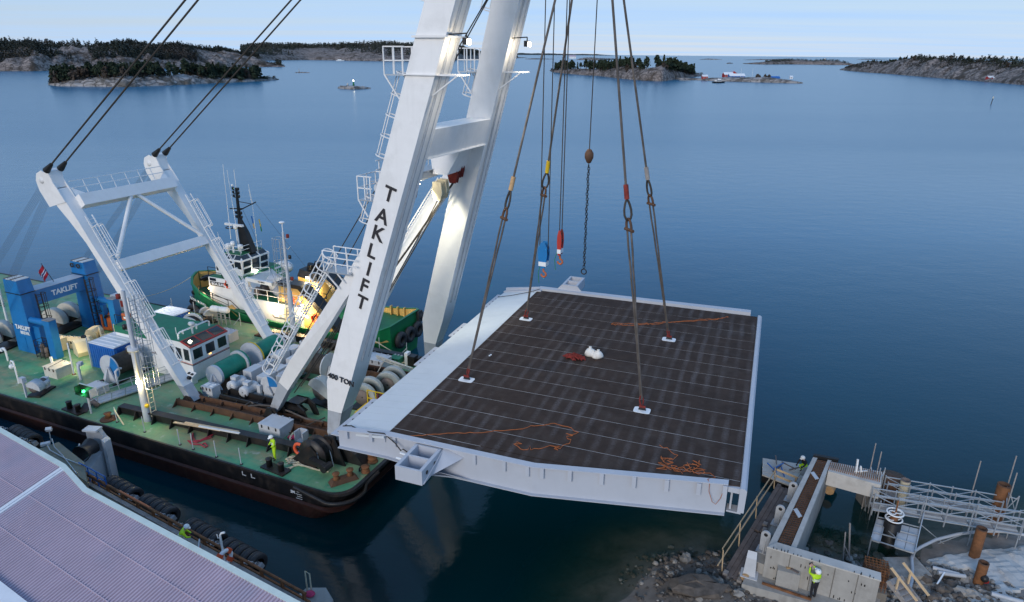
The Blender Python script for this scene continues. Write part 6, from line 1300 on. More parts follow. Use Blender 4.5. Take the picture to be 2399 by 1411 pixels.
ob=T('fire_box','small orange cabinet on a yellow post beside the far gantry column','cabinet',-32.2,12.1);part('cabinet',MB().b2((-.3,-.25,1.35),(.3,.25,1.95)),'machine_orange',ob);part('post',MB().path([(0,0,0),(0,0,1.1),(-.15,0,1.3)],.07,8),'yellow_paint',ob);part('label_plate',MB().b2((-.05,-.258,1.5),(.25,-.252,1.75)),'letter_white',ob)
for k,(x,y,lb_) in enumerate(((-34.6,7.2,'cream crate stored behind the near gantry ladder'),(-34.2,8.1,'long cream crate right of the near gantry post'))):chest(x,y,1.4,.9,1.1-.4*k,lb_,'cream_paint',.2*k,None,'storage_crate')
gw=T('gangway','aluminium gangway with tubular rails lying on deck below the light mast','gangway',-22.2,4.6,R(73))
Lg=5.6
part('tread_floor',MB().b2((-Lg/2,-.45,.12),(Lg/2,.45,.17)),'galvanised',gw)
m=MB()
for s_ in (-.5,.5):
    m.bar((-Lg/2,s_,.15),(Lg/2,s_,.15),.1)
    for z in (.5,.8):m.bar((-Lg/2,s_*1.5,z),(Lg/2,s_*1.5,z),.035)
    for k in range(7):x=-Lg/2+k*Lg/6;m.bar((x,s_,.15),(x,s_*1.5,.85),.04)
m.bar((-Lg/2-.5,-.6,.6),(-Lg/2,-.7,.8),.035);m.bar((-Lg/2-.5,.6,.6),(-Lg/2,.7,.8),.035);part('side_rail',m,'galvanised',gw)
part('gangway_wheel',MB().lathe([(.02,-.7),(.18,-.7),(.18,.7),(.02,.7)],12,(-Lg/2-.1,0,.18),'Y'),'timber_dark',gw)
nl=T('navigation_light','black navigation light screen with green lamp on a thin post','navigation light',-22.0,.85,R(0))
part('post',MB().tube((0,0,0),(0,0,1.5),.07,n=8),'light_grey',nl)
part('screen',MB().b2((-.75,.1,1.5),(.75,.16,2.1)).b2((-.75,-.35,1.5),(.75,.16,1.53)).b2((-.75,-.3,1.5),(-.7,.1,2.05)),'plate_dark',nl);part('screen_edge',MB().b2((-.78,.1,2.1),(.78,.18,2.13)).b2((.75,-.3,1.5),(.80,.18,2.1)),'light_grey',nl)
part('green_lamp',MB().ball((-.3,0,1.65),.1,10,6),'lamp_green',nl);lamp_light('green_glow','POINT',(-22.3,.68,DZ+1.72),4,(.1,1,.3),nl,FB,None,90,.06)
dk=T('deck_davit','bent white davit pipe with round lamp at the left picture edge','davit',-31.2,1.75);part('pipe',MB().path([(0,0,0),(0,0,1.5),(-.15,.05,1.75),(-.45,.1,1.75),(-.6,.1,1.5)],.06,8),'boat_white',dk);part('lamp_head',MB().ball((-.55,.1,1.25),.2,10,6),'boat_white',dk)
gp2=T('vent_pipe','short white bent vent pipe in front of the blue gantry','vent',-36.1,4.0);part('pipe',MB().path([(0,0,0),(0,0,.85),(-.1,0,1.0),(-.35,0,1.0)],.08,8),'boat_white',gp2);part('vent_hood',MB().b2((-.5,-.15,.8),(-.25,.15,1.05)),'boat_white',gp2)
cg=T('wire_cage','dark wire cage standing between the near gantry post and column','cage',-34.1,5.75);m=MB()
for x in (-.5,0,.5):
    for y in (-.35,.35):m.bar((x,y,0),(x,y,1.5),.035)
for z in (.1,.5,1.0,1.5):m.bar((-.5,-.35,z),(.5,-.35,z),.03);m.bar((-.5,.35,z),(.5,.35,z),.03);m.bar((-.5,-.35,z),(-.5,.35,z),.03);m.bar((.5,-.35,z),(.5,.35,z),.03)
part('cage_bars',m,'black_steel',cg);part('cage_load',MB().lathe([(.02,0),(.2,.02),(.2,.9),(.1,1.1),(.02,1.1)],10,(-.1,0,.05)).lathe([(.02,0),(.15,.02),(.15,.8),(.02,.9)],10,(.3,0,.05)),'timber_dark',cg)
def bollards(x,y,rz,label,ma='black_steel',base=True,sp=.5,r=.18,h=.55,nm='double_bollard',grp=None):
    b_=T(nm,label,'bollard',x,y,rz,grp)
    if base:part('bollard_base',MB().b2((-sp- .45,-.35,.0),(sp+.45,.35,.10)),ma,b_)
    for s_ in (-1,1):part('bollard_post',MB().lathe([(.02,.1),(r,.1),(r,h),(r*1.15,h+.02),(r*1.15,h+.07),(.02,h+.08)],14,(s_*sp,0,0)),ma,b_)
    return b_
bk=bollards(-23.4,.62,R(-4),'black double bollard with side plate at the near deck edge left of the mast');part('side_plate',MB().box((.9,.3,.35),(.7,.7,.04),(.5,0,.2)),'black_steel',bk)
bollards(-5.6,.72,R(-6),'black double bollard wrapped in pale rope beside the worker','black_steel')
bollards(-20.9,16.6,R(0),'rusty brown double bollard on the far side deck in front of tug','skid_rust',True,.4,.16,.4)
def single_bollard(x,y,label,r=.2,h=.55,ma='rusty_steel'):
    b_=T('bollard',label,'bollard',x,y);part('bollard_post',MB().lathe([(.02,0),(r*1.25,0),(r*1.25,.05),(r,.08),(r,h*.35),(r*1.1,h*.38),(r*1.1,h*.45),(r,h*.5),(r,h- .08),(r*1.2,h- .05),(r*1.2,h),(.02,h)],14),ma,b_);return b_
single_bollard(-.75,3.85,'rusty ribbed single bollard near the bow edge under the bridge girder',.27,.62)
b_=single_bollard(-.5,2.75,'short rusty bollard with dark chain right at the bow edge',.22,.4);part('chain_lump',MB().torus((-.35,0,.1),.14,.05,'X',10,6),'black_steel',b_)
rb=T('rusty_roller_fairlead','rusty two-roller fairlead at the near bow corner','fairlead',-1.15,1.45,R(55))
part('fairlead_base',MB().loft([[(-.85,-.32,0),(.85,-.32,0),(.85,.32,0),(-.85,.32,0)],[(-.65,-.2,.28),(.65,-.2,.28),(.65,.2,.28),(-.65,.2,.28)]]),'skid_rust',rb)
for s_ in (-.42,.42):part('roller',MB().lathe([(.02,.28),(.22,.28),(.15,.42),(.15,.5),(.22,.6),(.22,.66),(.02,.66)],14,(s_,0,0)),'rusty_steel',rb)
for x,y,lb_ in ((-20.2,.8,'rusty mushroom-shaped roller at the near deck edge'),(-14.6,17.2,'rusty cone-shaped roller on the far deck in front of tug')):
    r_=T('mushroom_roller',lb_,'fairlead',x,y);part('roller_base',MB().lathe([(.02,0),(.55,0),(.5,.08),(.25,.14),(.02,.15)],16),'skid_rust',r_);part('roller',MB().lathe([(.02,.15),(.24,.16),(.16,.32),(.26,.46),(.02,.5)],14),'rusty_steel',r_)
ST=[(-16.5,.6),(-13.1,.4),(-11.9,.35),(-9.9,.3),(-7.9,.3),(-19.3,.75)]
near_lb=['thin stanchion post at near deck edge beside the mast','thin stanchion post at near deck edge left of the red rope','thin stanchion post at near deck edge behind the red rope','thin stanchion post at near deck edge right of the red rope','thin stanchion post at near deck edge left of the worker','leaning cream post with strut at near deck edge left of the mast']
for (x,y),lb_ in zip(ST,near_lb):
    s_=T('stanchion_post',lb_,'post',x,y,0,'stanchions along the near deck edge');part('post',MB().tube((0,0,0),(-.03,0,1.15),.028,n=6),'light_grey',s_);part('post_foot',MB().lathe([(.01,0),(.1,0),(.1,.03),(.01,.03)],8),'black_steel',s_)
    if x==-19.3:part('strut',MB().tube((-.03,0,.95),(.75,-.1,.03),.045,n=6),'cream_paint',s_)
FS=[(-33.5,17.9,1),(-30.7,18.0,0),(-24.6,17.6,1),(-13.0,17.7,1),(-9.7,18.0,0),(-7.0,18.0,1),(-15.9,17.4,0)]
for k,(x,y,st_) in enumerate(FS):
    s_=T('stanchion_post',['thin post with strut at far deck edge beyond the gantry','thin plain post at far deck edge left of the tug bow','thin post with strut right of the liferaft rack','thin post with strut in front of the tug deckhouse','thin plain post at far deck edge right of the near boom leg','thin post with strut at far deck edge near the far boom leg','thin plain post in front of tug hull behind near strut'][k],'post',x,y,0,'stanchions along the far deck edge')
    part('post',MB().tube((0,0,0),(0,0,1.3),.03,n=6),'light_grey',s_)
    if st_:part('strut',MB().tube((0,0,.8),(-.7,-.2,.03),.03,n=6),'light_grey',s_)
def bz(p,h=.05):return (p[0],p[1],D+h)
ropeline('mooring_rope',[bz(p) for p in ((-12.561,0.775,2.2),(-13.441,1.764,2.2),(-12.566,1.056,2.2),(-12.297,1.291,2.2),(-12.073,2.145,2.2),(-11.912,1.809,2.2),(-12.137,1.42,2.2),(-12.293,1.009,2.2),(-13.009,0.913,2.2),(-12.43,0.722,2.2),(-11.892,0.908,2.2),(-11.318,0.779,2.2),(-11.312,0.947,2.2),(-11.739,1.146,2.2),(-11.808,1.002,2.2))],.045,'rope_red','red rope lying in loops on the near side deck','rope',FB)
ropeline('mooring_rope',[bz(p) for p in ((-6.191,0.973,2.2),(-5.817,0.739,2.2),(-5.34,0.755,2.2),(-4.906,1.198,2.2),(-4.618,1.629,2.2),(-3.875,1.711,2.2),(-3.199,1.667,2.2),(-2.5,1.784,2.2),(-2.575,2.046,2.2),(-2.872,2.061,2.2),(-3.053,1.683,2.2),(-3.668,1.654,2.2),(-4.529,1.719,2.2),(-4.762,1.413,2.2),(-4.814,1.09,2.2))],.05,'rope_cream','thick cream mooring rope running along the near bow deck','rope',FB)
rope_heap('rope_coil',(-5.1,1.95,D),'rope_cream','heap of cream mooring rope beside the black bollards',FB,.65,.3,60,.05,'rope',11)
ropeline('mooring_rope',[bz(p,h) for p,h in (((-5.974,2.53,2.2),.1),((-6.333,2.912,2.2),.45),((-6.521,3.214,2.2),.65),((-6.587,3.577,2.2),.75))],.05,'rope_cream','short cream rope hanging over the black skid beam','rope',FB)
rope_heap('rope_coil',(-7.0,3.9,D),'rope_pink','small heap of pink rope beside the grey chest',FB,.38,.5,40,.045,'rope',12)
ropeline('wire_rope',[bz(p,h) for p,h in (((-7.931,4.247,2.2),.1),((-7.294,4.416,2.2),.1),((-6.68,5.17,2.2),.5),((-5.889,5.952,2.2),.8))],.05,'rope_dark','dark wire running from the grey chest to the boom foot','wire',FB)
ropeline('wire_rope',[bz(p,.7) for p in ((-12.155,5.222,2.2),(-12.182,5.743,2.2),(-11.772,5.594,2.2),(-11.835,5.169,2.2),(-11.29,5.613,2.2),(-10.395,5.885,2.2),(-8.798,5.765,2.2),(-7.063,5.423,2.2),(-5.774,5.578,2.2))],.06,'sling','frayed grey wire strop lying along the rusty skid beam','wire',FB)
ropeline('wire_rope',[bz(p,h) for p,h in (((-10.681,6.421,2.2),1.2),((-11.043,8.865,2.2),1.4),((-10.999,9.859,2.2),1.6),((-11.029,10.384,2.2),1.7),((-10.612,9.581,2.2),1.5),((-10.982,9.263,2.2),1.5),((-11.197,11.496,2.2),1.9),((-12.127,15.394,2.2),2.6))],.05,'rope_dark','slack looped wire between near strut foot and boom leg','wire',FB)
rope_heap('rope_coil',(-10.05,5.0,D),'rope_dark','small dark rope coil on deck between the skid beams',FB,.3,.2,36,.045,'rope',13)
rope_heap('rope_coil',(-19.0,15.6,D),'sling_red','heap of brown-red rope on far deck near the back frame foot',FB,.55,.2,40,.05,'rope',15)
m=MB();p0,p1=Vector((-14.759,1.521,2.85)),Vector((-9.621,2.178,2.85));d_=(p1-p0).normalized()
for k,(o_,l0,l1) in enumerate(((0,0,.7),(.12,.15,.95),(-.1,.4,1.0))):
    q=p0.lerp(p1,l0);single('timber_plank',MB().bar((0,0,0),(p1-p0)*(l1-l0),.16,.05),'timber_fresh' if k<2 else 'sack_white',['long pale plank lying on the black skid beam, left one','long pale plank lying on the black skid beam, middle one','whitish plank lying on the black skid beam, right one'][k],'plank',FB,(q.x,q.y+o_,2.2+.68+.055*k),0,'planks on the skid beam')
lbuoy=T('lifebuoy','orange lifebuoy hung on the black sheave plate near the bow','lifebuoy',-4.95,2.2);part('ring',MB().torus((0,0,.75),.36,.1,'Y',22,8),'lifebuoy_orange',lbuoy);part('blue_bag',MB().ball((0,.12,.45),.2,8,5,(1,.6,1)),'container_blue',lbuoy)
gp3=T('vent_pipe','white gooseneck vent pipe beside the lifebuoy','vent',-4.25,2.15);part('pipe',MB().tube((0,0,0),(0,0,.8),.13,n=10),'light_grey',gp3);part('vent_hood',MB().b2((-.18,-.16,.78),(.5,.16,1.0)).b2((.3,-.16,.55),(.5,.16,.78)),'light_grey',gp3)
cm=T('equipment_box','white open box beside the pink rope near the boom foot','box',-6.3,4.0);part('box_body',MB().b2((-.35,-.3,0),(.35,.3,.1)).b2((-.35,-.3,.1),(-.27,.3,.75)).b2((.27,-.3,.1),(.35,.3,.75)).b2((-.35,.2,.1),(.35,.3,.75)),'light_grey',cm)
sl2=T('step_ladder','small aluminium step ladder standing near the bow','step ladder',-3.3,2.35,R(-30))
m=MB()
for s_ in (-.38,.38):m.bar((.0,s_,1.2),(-.0,s_*1.15,1.2),.05);m.bar((-.1,s_,1.2),(-.1-.35,s_*1.15,0),.05,.08);m.bar((.1,s_,1.2),(.55,s_*1.1,0),.04)
part('frame',m,'galvanised',sl2)
for k in range(4):z=.25+k*.31;part('tread',MB().box((-.1-.35*(1.2-z)/1.2,0,z),(.22,.8,.035)),'timber_grey',sl2)
yf=T('yellow_railing','yellow guard railing and bracket behind the near boom leg','railing',-4.0,9.0);m=MB()
for x in (-.6,.1,.8):m.bar((x,0,0),(x,0,1.7),.07)
for z in (1.1,1.7):m.bar((-.6,0,z),(.8,0,z),.06)
m.bar((-.6,0,.6),(-.6,-1.4,.55),.25,.2);m.bar((-.6,-1.4,0),(-.6,-1.4,.6),.2);part('rails',m,'yellow_paint',yf)
for k,x in enumerate((.2,.45)):part('hose',MB().path([(x,.1,0),(x,.1,1.5),(x+.1,.12,1.65)],.06,6),'sling_red',yf)
lt=T('truss_walkway','narrow white lattice walkway behind the round winch guards','walkway',-6.2,14.6,R(-8));part('chord',MB().bar((-1.6,0,1.3),(2.0,0,1.1),.12).bar((-1.6,0,1.1),(2.0,0,.9),.08),'winch_cream',lt);m=MB()
for k in range(9):x=-1.5+k*.42;m.bar((x,0,1.1-.2*k/9),(x+.2,0,1.28-.2*k/9),.05)
m.bar((-.8,0,1.1),(-1.2,-.6,0),.06);m.bar((1.0,0,1.0),(.8,-.4,0),.06);part('lattice',m,'winch_cream',lt)
wf=T('white_mast_base','white ventilation tower with mushroom top behind the gantry','vent',-38.2,16.6);part('tower',MB().box((0,0,.7),(2.6,1.6,1.4),None,.86),'light_grey',wf);part('mushroom_top',MB().tube((.3,0,1.4),(.3,0,2.0),.25,n=10).ball((.3,0,2.15),.42,12,6,(1,1,.35)),'light_grey',wf);part('red_box',MB().b2((.5,-.95,.5),(.85,-.78,1.15)),'red_paint',wf)
wl=T('work_light','small lit work lamp on the blue container corner post','lamp',-28.85,6.0,0,None,D);part('pole',MB().tube((0,0,0),(0,0,2.6),.05,n=6),'light_grey',wl);part('lamp_head',MB().box((-.1,-.1,2.65),(.3,.22,.16),(.3,0,.5)),'black_steel',wl)
lamp_light('deck_flood','SPOT',(-29.0,5.85,DZ+2.5),420,(1,.80,.38),wl,FB,(-31.5,4.2,DZ),125,.2)
lamp_light('gantry_flood','SPOT',(-35.2,8.5,6.0),320,(1,.80,.42),g,FB,(-31.5,9.4,DZ),110,.2)
lamp_light('roof_flood','SPOT',(-31.0,14.8,6.4),220,(1,.97,.85),fm,FB,(-29.2,14.1,4.0),60,.2)
# TUG moored on the far side of the barge (barge axes, absolute z)
tug=thing('tug_boat','green and white tug with black mast and yellow funnel moored beyond the barge','tug',FB,(-22,22.5,0));tx,ty=-22.0,22.5
class TM(MB):
    def mesh(s,name,mats):s.v=[(v[0]-tx,v[1]-ty,v[2]) for v in s.v];return super().mesh(name,mats)
def tp(name,m,ma,par=None,lab=None,stuff=False):
    par=par or tug
    return part(name,m,ma,par,lab,stuff)
HS_=[(-34.7,.15,4.7),(-34.2,1.2,4.55),(-33.0,2.4,4.3),(-31.0,3.3,3.9),(-28.5,3.75,3.3),(-25,3.85,2.75),(-20,3.85,2.6),(-15,3.8,2.65),(-12,3.6,3.0),(-10.6,3.1,3.4),(-10.0,2.4,3.6)]
def hull_ring(x,b,z):
    return [(x+.6*(z>3.8)*(x<-33),ty- b*.72,-.6),(x,ty- b*.9,.9),(x,ty- b,z),(x,ty+b,z),(x,ty+b*.9,.9),(x+.6*(z>3.8)*(x<-33),ty+b*.72,-.6)]
m=TM();rings=[hull_ring(*h) for h in HS_]
n=6
vs=[p for r_ in rings for p in r_];fs=[]
for k in range(len(rings)-1):
    for i in (0,1,3,4):fs.append((k*n+i,k*n+i+1,(k+1)*n+i+1,(k+1)*n+i))
m._add(vs,fs,False);m._add(rings[0],[(5,4,3,2,1,0)]);m._add(rings[-1],[(0,1,2,3,4,5)])
tp('hull',m,'tug_green')
def inner_side(h0,h1,ma,dz,ins=.14):
    m=TM();sub=HS_[h0:h1]
    for sg in (-1,1):
        vs=[];
        for x,b,z in sub:bb=max(.05,b- ins);vs+=[(x+(.15 if x<-34 else 0),ty+sg*bb,z+.001),(x+(.15 if x<-34 else 0),ty+sg*bb,dz)]
        m._add(vs,[(2*k,2*k+1,2*k+3,2*k+2) for k in range(len(sub)-1)])
    return m
tp('bulwark_lining',inner_side(0,5,'tug_yellow',3.0),'tug_yellow');tp('bulwark_lining',inner_side(7,11,'tug_yellow',2.2),'tug_yellow')
m=TM()
for k in range(len(HS_)-1):
    for sg in (-1,1):
        a,b=HS_[k],HS_[k+1];m.bar((a[0],ty+sg*(a[1]-.05),a[2]+.03),(b[0],ty+sg*(b[1]-.05),b[2]+.03),.22,.08)
m.bar((-10.0,ty- 2.4,3.63),(-10.0,ty+2.4,3.63),.22,.08)
tp('bulwark_cap',m,'tug_green')
def deck(h0,h1,z,nm):
    sub=HS_[h0:h1];pts=[(x,ty- max(.05,b- .12),z) for x,b,_ in sub]+[(x,ty+max(.05,b- .12),z) for x,b,_ in reversed(sub)]
    m=TM();m.loft([pts,[(p[0],p[1],z+.04) for p in pts]]);tp(nm,m,'tug_deck')
deck(0,6,2.95,'fore_deck');deck(5,11,2.15,'main_deck')
m=TM()
for k in range(5):x=-33.4+k*.9;m.box((x,ty+2.2+.35*k*.6,3.6),(.12,.25,1.0))
for k in range(5):x=-13.6+k*.75;m.box((x,ty+3.35,2.7),(.12,.3,.9))
tp('bulwark_stay',m,'tug_yellow',None,None,True)
text_part('BOA SUND',.52,'letter_white',tug,(-31.3-tx,19.10-ty,3.05),(1,-.2,-.12),(.0,-.35,1),.012)
m=TM();m.loft([[(-34.45,ty- .9,3.4),(-34.1,ty- 1.36,3.4),(-34.1,ty- 1.36,4.3),(-34.5,ty- .7,4.3)],[(-34.49,ty- .92,3.4),(-34.14,ty- 1.42,3.4),(-34.13,ty- 1.42,4.3),(-34.54,ty- .72,4.3)]]);tp('bow_mark',m,'letter_white')
m=TM();m.lathe([(.02,-.03),(.25,-.03),(.25,.03),(.02,.03)],12,(-32.9,ty- 2.42,3.45),'Y');tp('hawse_pipe',m,'plate_dark')
m=TM();m.path([(-34.0,ty- 1.7,2.1),(-34.75,ty- .4,2.3),(-34.75,ty+.4,2.3),(-34.0,ty+1.7,2.1)],.38,8);tp('bow_fender',m,'tyre_rubber')
def tyre(c,axis,R_=.62,r=.27,par=None):
    m=TM();m.torus(c,R_- r*.6,r,axis,20,8);tp('tyre_fender',m,'tyre_rubber',par)
for c in ((-32.0,ty- 3.45,1.9),(-30.7,ty- 3.85,1.7),(-29.4,ty- 4.05,1.6),(-27.6,ty- 4.15,1.4)):tyre(c,'Y',.72,.28)
for c in ((-13.0,ty- 4.0,1.3),(-11.7,ty- 3.7,1.5),(-14.6,ty- 4.1,1.2)):tyre(c,'Y',.70,.27)
for c in ((-9.65,ty+1.6,2.0),(-9.65,ty+.2,2.0),(-9.7,ty- 1.2,2.0)):tyre(c,'X',.68,.27)
m=TM();m.path([(-10.0,ty+2.2,3.0),(-9.7,ty+2.6,3.0),(-10.2,ty+3.0,3.0)],.36,8);m.box((-9.95,ty+2.3,3.0),(.5,.6,1.1));tp('stern_fender',m,'tyre_rubber')
y0,y1=19.35,25.6
m=TM();m.loft([[(x,y,z) for x,z in ((-29.85,2.99),(-18.9,2.19),(-18.9,4.3),(-25.2,4.3),(-26.3,5.75),(-29.75,5.75))] for y in (y0,y1)]);hs=tp('deck_house',m,'boat_white')
m=TM();m.b2((-26.2,y0+.1,5.755),(-29.7,y1-.1,5.80));tp('upper_deck',m,'tug_deck',hs);m=TM();m.b2((-25.1,y0+.1,4.303),(-19.0,y1-.1,4.35));tp('boat_deck',m,'tug_deck',hs)
m=TM();
for a,b in (((-29.8,4.0),(-27.3,3.7)),((-27.3,3.7),(-25.9,2.7)),((-25.9,2.7),(-24.6,2.65)),((-22.3,3.1),(-22.1,2.85)),((-22.1,2.85),(-20.8,2.85))):m.bar((a[0],y0-.02,a[1]),(b[0],y0-.02,b[1]),.05,.05)
tp('rubbing_line',m,'hull_black',hs)
nb=tp('name_board',TM().b2((-29.55,y0-.05,4.95),(-27.35,y0-.005,5.35)),'hull_black',hs)
text_part('BOA SUND',.36,'letter_white',nb,(-28.45-tx,y0-.06-ty,5.15),(1,0,0),(0,0,1),.01)
for x0_,x1_,z0_,z1_,ma in ((-29.6,-28.8,5.42,5.70,'dark_glass'),(-25.8,-25.35,3.1,3.65,'timber_fresh')):tp('side_window',TM().b2((x0_,y0-.02,z0_),(x1_,y0-.004,z1_)),ma,hs)
tp('lit_alcove',TM().b2((-20.9,y0-.03,2.25),(-20.3,y0-.004,3.9)),'cream_paint',hs);tp('deck_chest',TM().b2((-20.6,y0-.5,2.2),(-19.2,y0-.05,2.75)),'cabin_green')
def rail(pts,h,n=2,ma='boat_white',r=.045,post=1.2):
    m=TM()
    for a,b in zip(pts[:-1],pts[1:]):
        a,b=Vector(a),Vector(b);k=max(1,int((b- a).length/post))
        for i in range(k+1):p=a.lerp(b,i/k);m.bar(p,p+Vector((0,0,h)),r)
        for j in range(n):z=Vector((0,0,h*(j+1)/n));m.bar(a+z,b+z,r)
    return m
tp('railing',rail([(-25.2,y0+.05,4.35),(-18.95,y0+.05,4.35)],1.0),'boat_white',hs);tp('railing',rail([(-29.7,y0+.05,5.8),(-26.3,y0+.05,5.8)],.95,2,'hull_black'),'hull_black',hs)
tp('railing',rail([(-30.8,18.95,3.85),(-29.0,18.85,3.4),(-27.0,18.75,3.0)],.95,2,'hull_black'),'hull_black')
tp('stair',TM().box((-26.6,19.0,2.9),(1.4,.6,.08),(0,.6,0)),'tug_yellow',hs)
for x,y,z in ((-27.3,y0-.1,5.35),(-19.9,y0-.02,4.85)):
    m=TM();m.torus((x,y,z),.33,.09,'Y',20,8);lbq=tp('lifebuoy',m,'lifebuoy_orange',hs)
    for k in range(4):a=R(45+90*k);tp('white_band',TM().box((x+.33*math.cos(a),y,z+.33*math.sin(a)),(.12,.2,.2),(0,-a,0)),'letter_white',lbq)
wx0,wx1,wy0,wy1=-29.4,-26.7,20.7,24.2
WZ0,WZ1,WZ2=5.8,7.35,7.75
m=TM();m.loft([[(wx0,wy0,WZ0),(wx1,wy0,WZ0),(wx1,wy1,WZ0),(wx0,wy1,WZ0)],[(wx0-.1,wy0-.12,WZ1),(wx1+.15,wy0-.12,WZ1),(wx1+.15,wy1+.12,WZ1),(wx0-.1,wy1+.12,WZ1)],[(wx0+.35,wy0+.35,WZ2),(wx1-.3,wy0+.35,WZ2),(wx1-.3,wy1-.35,WZ2),(wx0+.35,wy1-.35,WZ2)]]);wh=tp('wheelhouse',m,'boat_white')
m=TM();m.b2((wx0+.3,wy0+.3,WZ2+.003),(wx1-.25,wy1-.3,WZ2+.06));tp('wheelhouse_roof',m,'tug_deck',wh)
def qwin(P,nrm,nm='wheelhouse_window'):
    P=[Vector(p) for p in P];nv=Vector(nrm).normalized();m=TM();m.plate([p+nv*.004 for p in P],.012,nv);tp(nm,m,'dark_glass',wh)
for k in range(3):
    a,b=wy0+.12+k*1.14,wy0+1.06+k*1.14;X=lambda z:wx1+.15*(z- WZ0)/(WZ1-WZ0)
    zlo=6.65 if k !=1 else 5.95
    qwin([(X(zlo),a,zlo),(X(zlo),b,zlo),(X(7.2),b,7.2),(X(7.2),a,7.2)],(1,0,-.1))
    if k !=1:qwin([(X(6.0),a,6.0),(X(6.0),b,6.0),(X(6.45),b,6.45),(X(6.45),a,6.45)],(1,0,-.1))
    qwin([(wx1+.11,a,WZ1+.03),(wx1+.11,b,WZ1+.03),(wx1-.26,b*.94+.06*22.4,WZ2-.04),(wx1-.26,a*.94+.06*22.4,WZ2-.04)],(.66,0,.75),'skylight')
for k in range(3):
    a,b=wx0+.1+k*.9,wx0+.88+k*.9
    qwin([(a,wy0-.065,6.5),(b,wy0-.065,6.5),(b,wy0-.11,7.2),(a,wy0-.11,7.2)],(0,-1,-.08));qwin([(a,wy0-.085,WZ1+.03),(b,wy0-.085,WZ1+.03),(b*.9-2.8,wy0+.3,WZ2-.04),(a*.9-2.8,wy0+.3,WZ2-.04)],(0,-.66,.75),'skylight')
m=TM();m.ball((wx1+.2,wy0+1.5,5.98),.16,8,5,(1,1.4,.4));tp('aft_lamp',m,'lamp_white',wh)
m=TM();m.loft([[(-29.6,20.2,5.8),(-29.0,20.2,5.8),(-29.15,20.2,7.1),(-29.5,20.2,7.1)],[(-29.6,20.6,5.8),(-29.0,20.6,5.8),(-29.15,20.6,7.1),(-29.5,20.6,7.1)]]);tp('fore_fairing',m,'boat_white',wh)
m=TM();m.plate([(-29.4,20.19,6.2),(-29.2,20.19,6.2),(-29.22,20.19,6.95),(-29.42,20.19,6.95)],.012,(0,-1,0));tp('side_pane',m,'dark_glass',wh)
tp('railing',rail([(wx0+.3,wy0+.35,WZ2+.06),(wx1-.3,wy0+.35,WZ2+.06),(wx1-.3,wy1-.35,WZ2+.06)],.75),'boat_white',wh)
for c,r_ in (((-29.0,21.6,8.25),.36),((-28.2,21.4,8.7),.26),((-28.0,22.0,8.2),.2)):
    m=TM();m.tube((c[0],c[1],WZ2),c,.1,n=8);m.ball(c,r_,12,8);tp('antenna_dome',m,'boat_white',wh)
m=TM();m.lathe([(.02,0),(.26,.05),(.24,.5),(.02,.55)],10,(-27.4,21.5,8.15));m.tube((-27.4,21.5,WZ2),(-27.4,21.5,8.2),.08,n=8);tp('search_light',m,'boat_white',wh)
m=TM();m.tube((-28.2,22,WZ2),(-28.2,22,10.3),.05,n=6);m.b2((-29.4,21.85,10.3),(-27.2,22.1,10.5));m.ball((-28.2,22,10.15),.22,8,5);tp('radar_scanner',m,'boat_white',wh)
m=TM();m.loft([[(-28.1,22.2,WZ2),(-26.7,22.2,WZ2),(-26.7,22.9,WZ2),(-28.1,22.9,WZ2)],[(-28.25,22.3,9.6),(-27.3,22.3,9.6),(-27.3,22.8,9.6),(-28.25,22.8,9.6)],[(-28.2,22.42,11.0),(-27.95,22.42,11.0),(-27.95,22.66,11.0),(-28.2,22.66,11.0)],[(-28.1,22.46,13.9),(-27.95,22.46,13.9),(-27.95,22.62,13.9),(-28.1,22.62,13.9)]])
ms=tp('mast',m,'hull_black')
m=TM();m.bar((-29.1,22.5,11.8),(-27.4,22.5,11.95),.1);m.bar((-28.0,22.5,11.7),(-26.6,23.4,12.5),.1);m.bar((-28.1,22.5,12.6),(-26.8,23.2,12.3),.06);m.lathe([(.55,0),(.65,0),(.65,.06),(.55,.06)],14,(-28.9,22.3,10.0));m.bar((-28.9,22.3,10.03),(-28.1,22.5,9.9),.25,.1);tp('yard',m,'hull_black',ms)
m=TM()
for z in (11.0,11.4,13.0,13.35,13.7):
    for dx_ in (-.35,.3):m.lathe([(.02,0),(.11,0),(.11,.22),(.02,.22)],7,(-28.05+dx_,22.5,z))
    m.bar((-28.4,22.5,z- .04),(-27.7,22.5,z- .04),.06)
tp('mast_lamp',m,'plate_dark',ms,None,True)
m=TM();m.tube((-28.0,22.54,13.9),(-28.0,22.54,15.6),.03,n=5);m.ball((-28.4,22.5,14.1),.13,8,5);tp('mast_whip',m,'boat_white',ms)
for a,b in (((-28.45,21.5,9.1),(-28.2,21.5,16.2)),((-28.0,22,7.8),(-28.3,22,15.6)),((-26.75,23,7.3),(-26.7,23,12.3)),((-29.3,20.9,7.8),(-29.4,20.9,9.8)),((-26.8,23.1,12.4),(-27.0,23.1,14.2)),((-26.9,23.2,12.4),(-27.15,23.2,13.7))):
    m=TM();m.tube(a,b,.04,.02,5);tp('whip_antenna',m,'boat_white',wh)
for x,y,z,ma in ((-26.9,22.9,11.2,('tug_yellow','container_blue')),(-26.3,23.2,10.9,('flag_green','yellow_paint'))):
    m=TM();m.bar((x,y,z),(x+.1,y,z- .7),.12,.03);fq=tp('signal_flag',m,ma[1],ms);m=TM();m.bar((x+.1,y,z- .703),(x+.15,y,z- 1.2),.12,.03);tp('flag_end',m,ma[0],fq)
m=TM();m.tube((-26.7,23.4,12.4),(-20.6,22.6,6.9),.014,n=4);m.tube((-27.5,22.5,11.9),(-22.5,20.6,5.5),.014,n=4);tp('mast_stay',m,'rope_dark',ms)
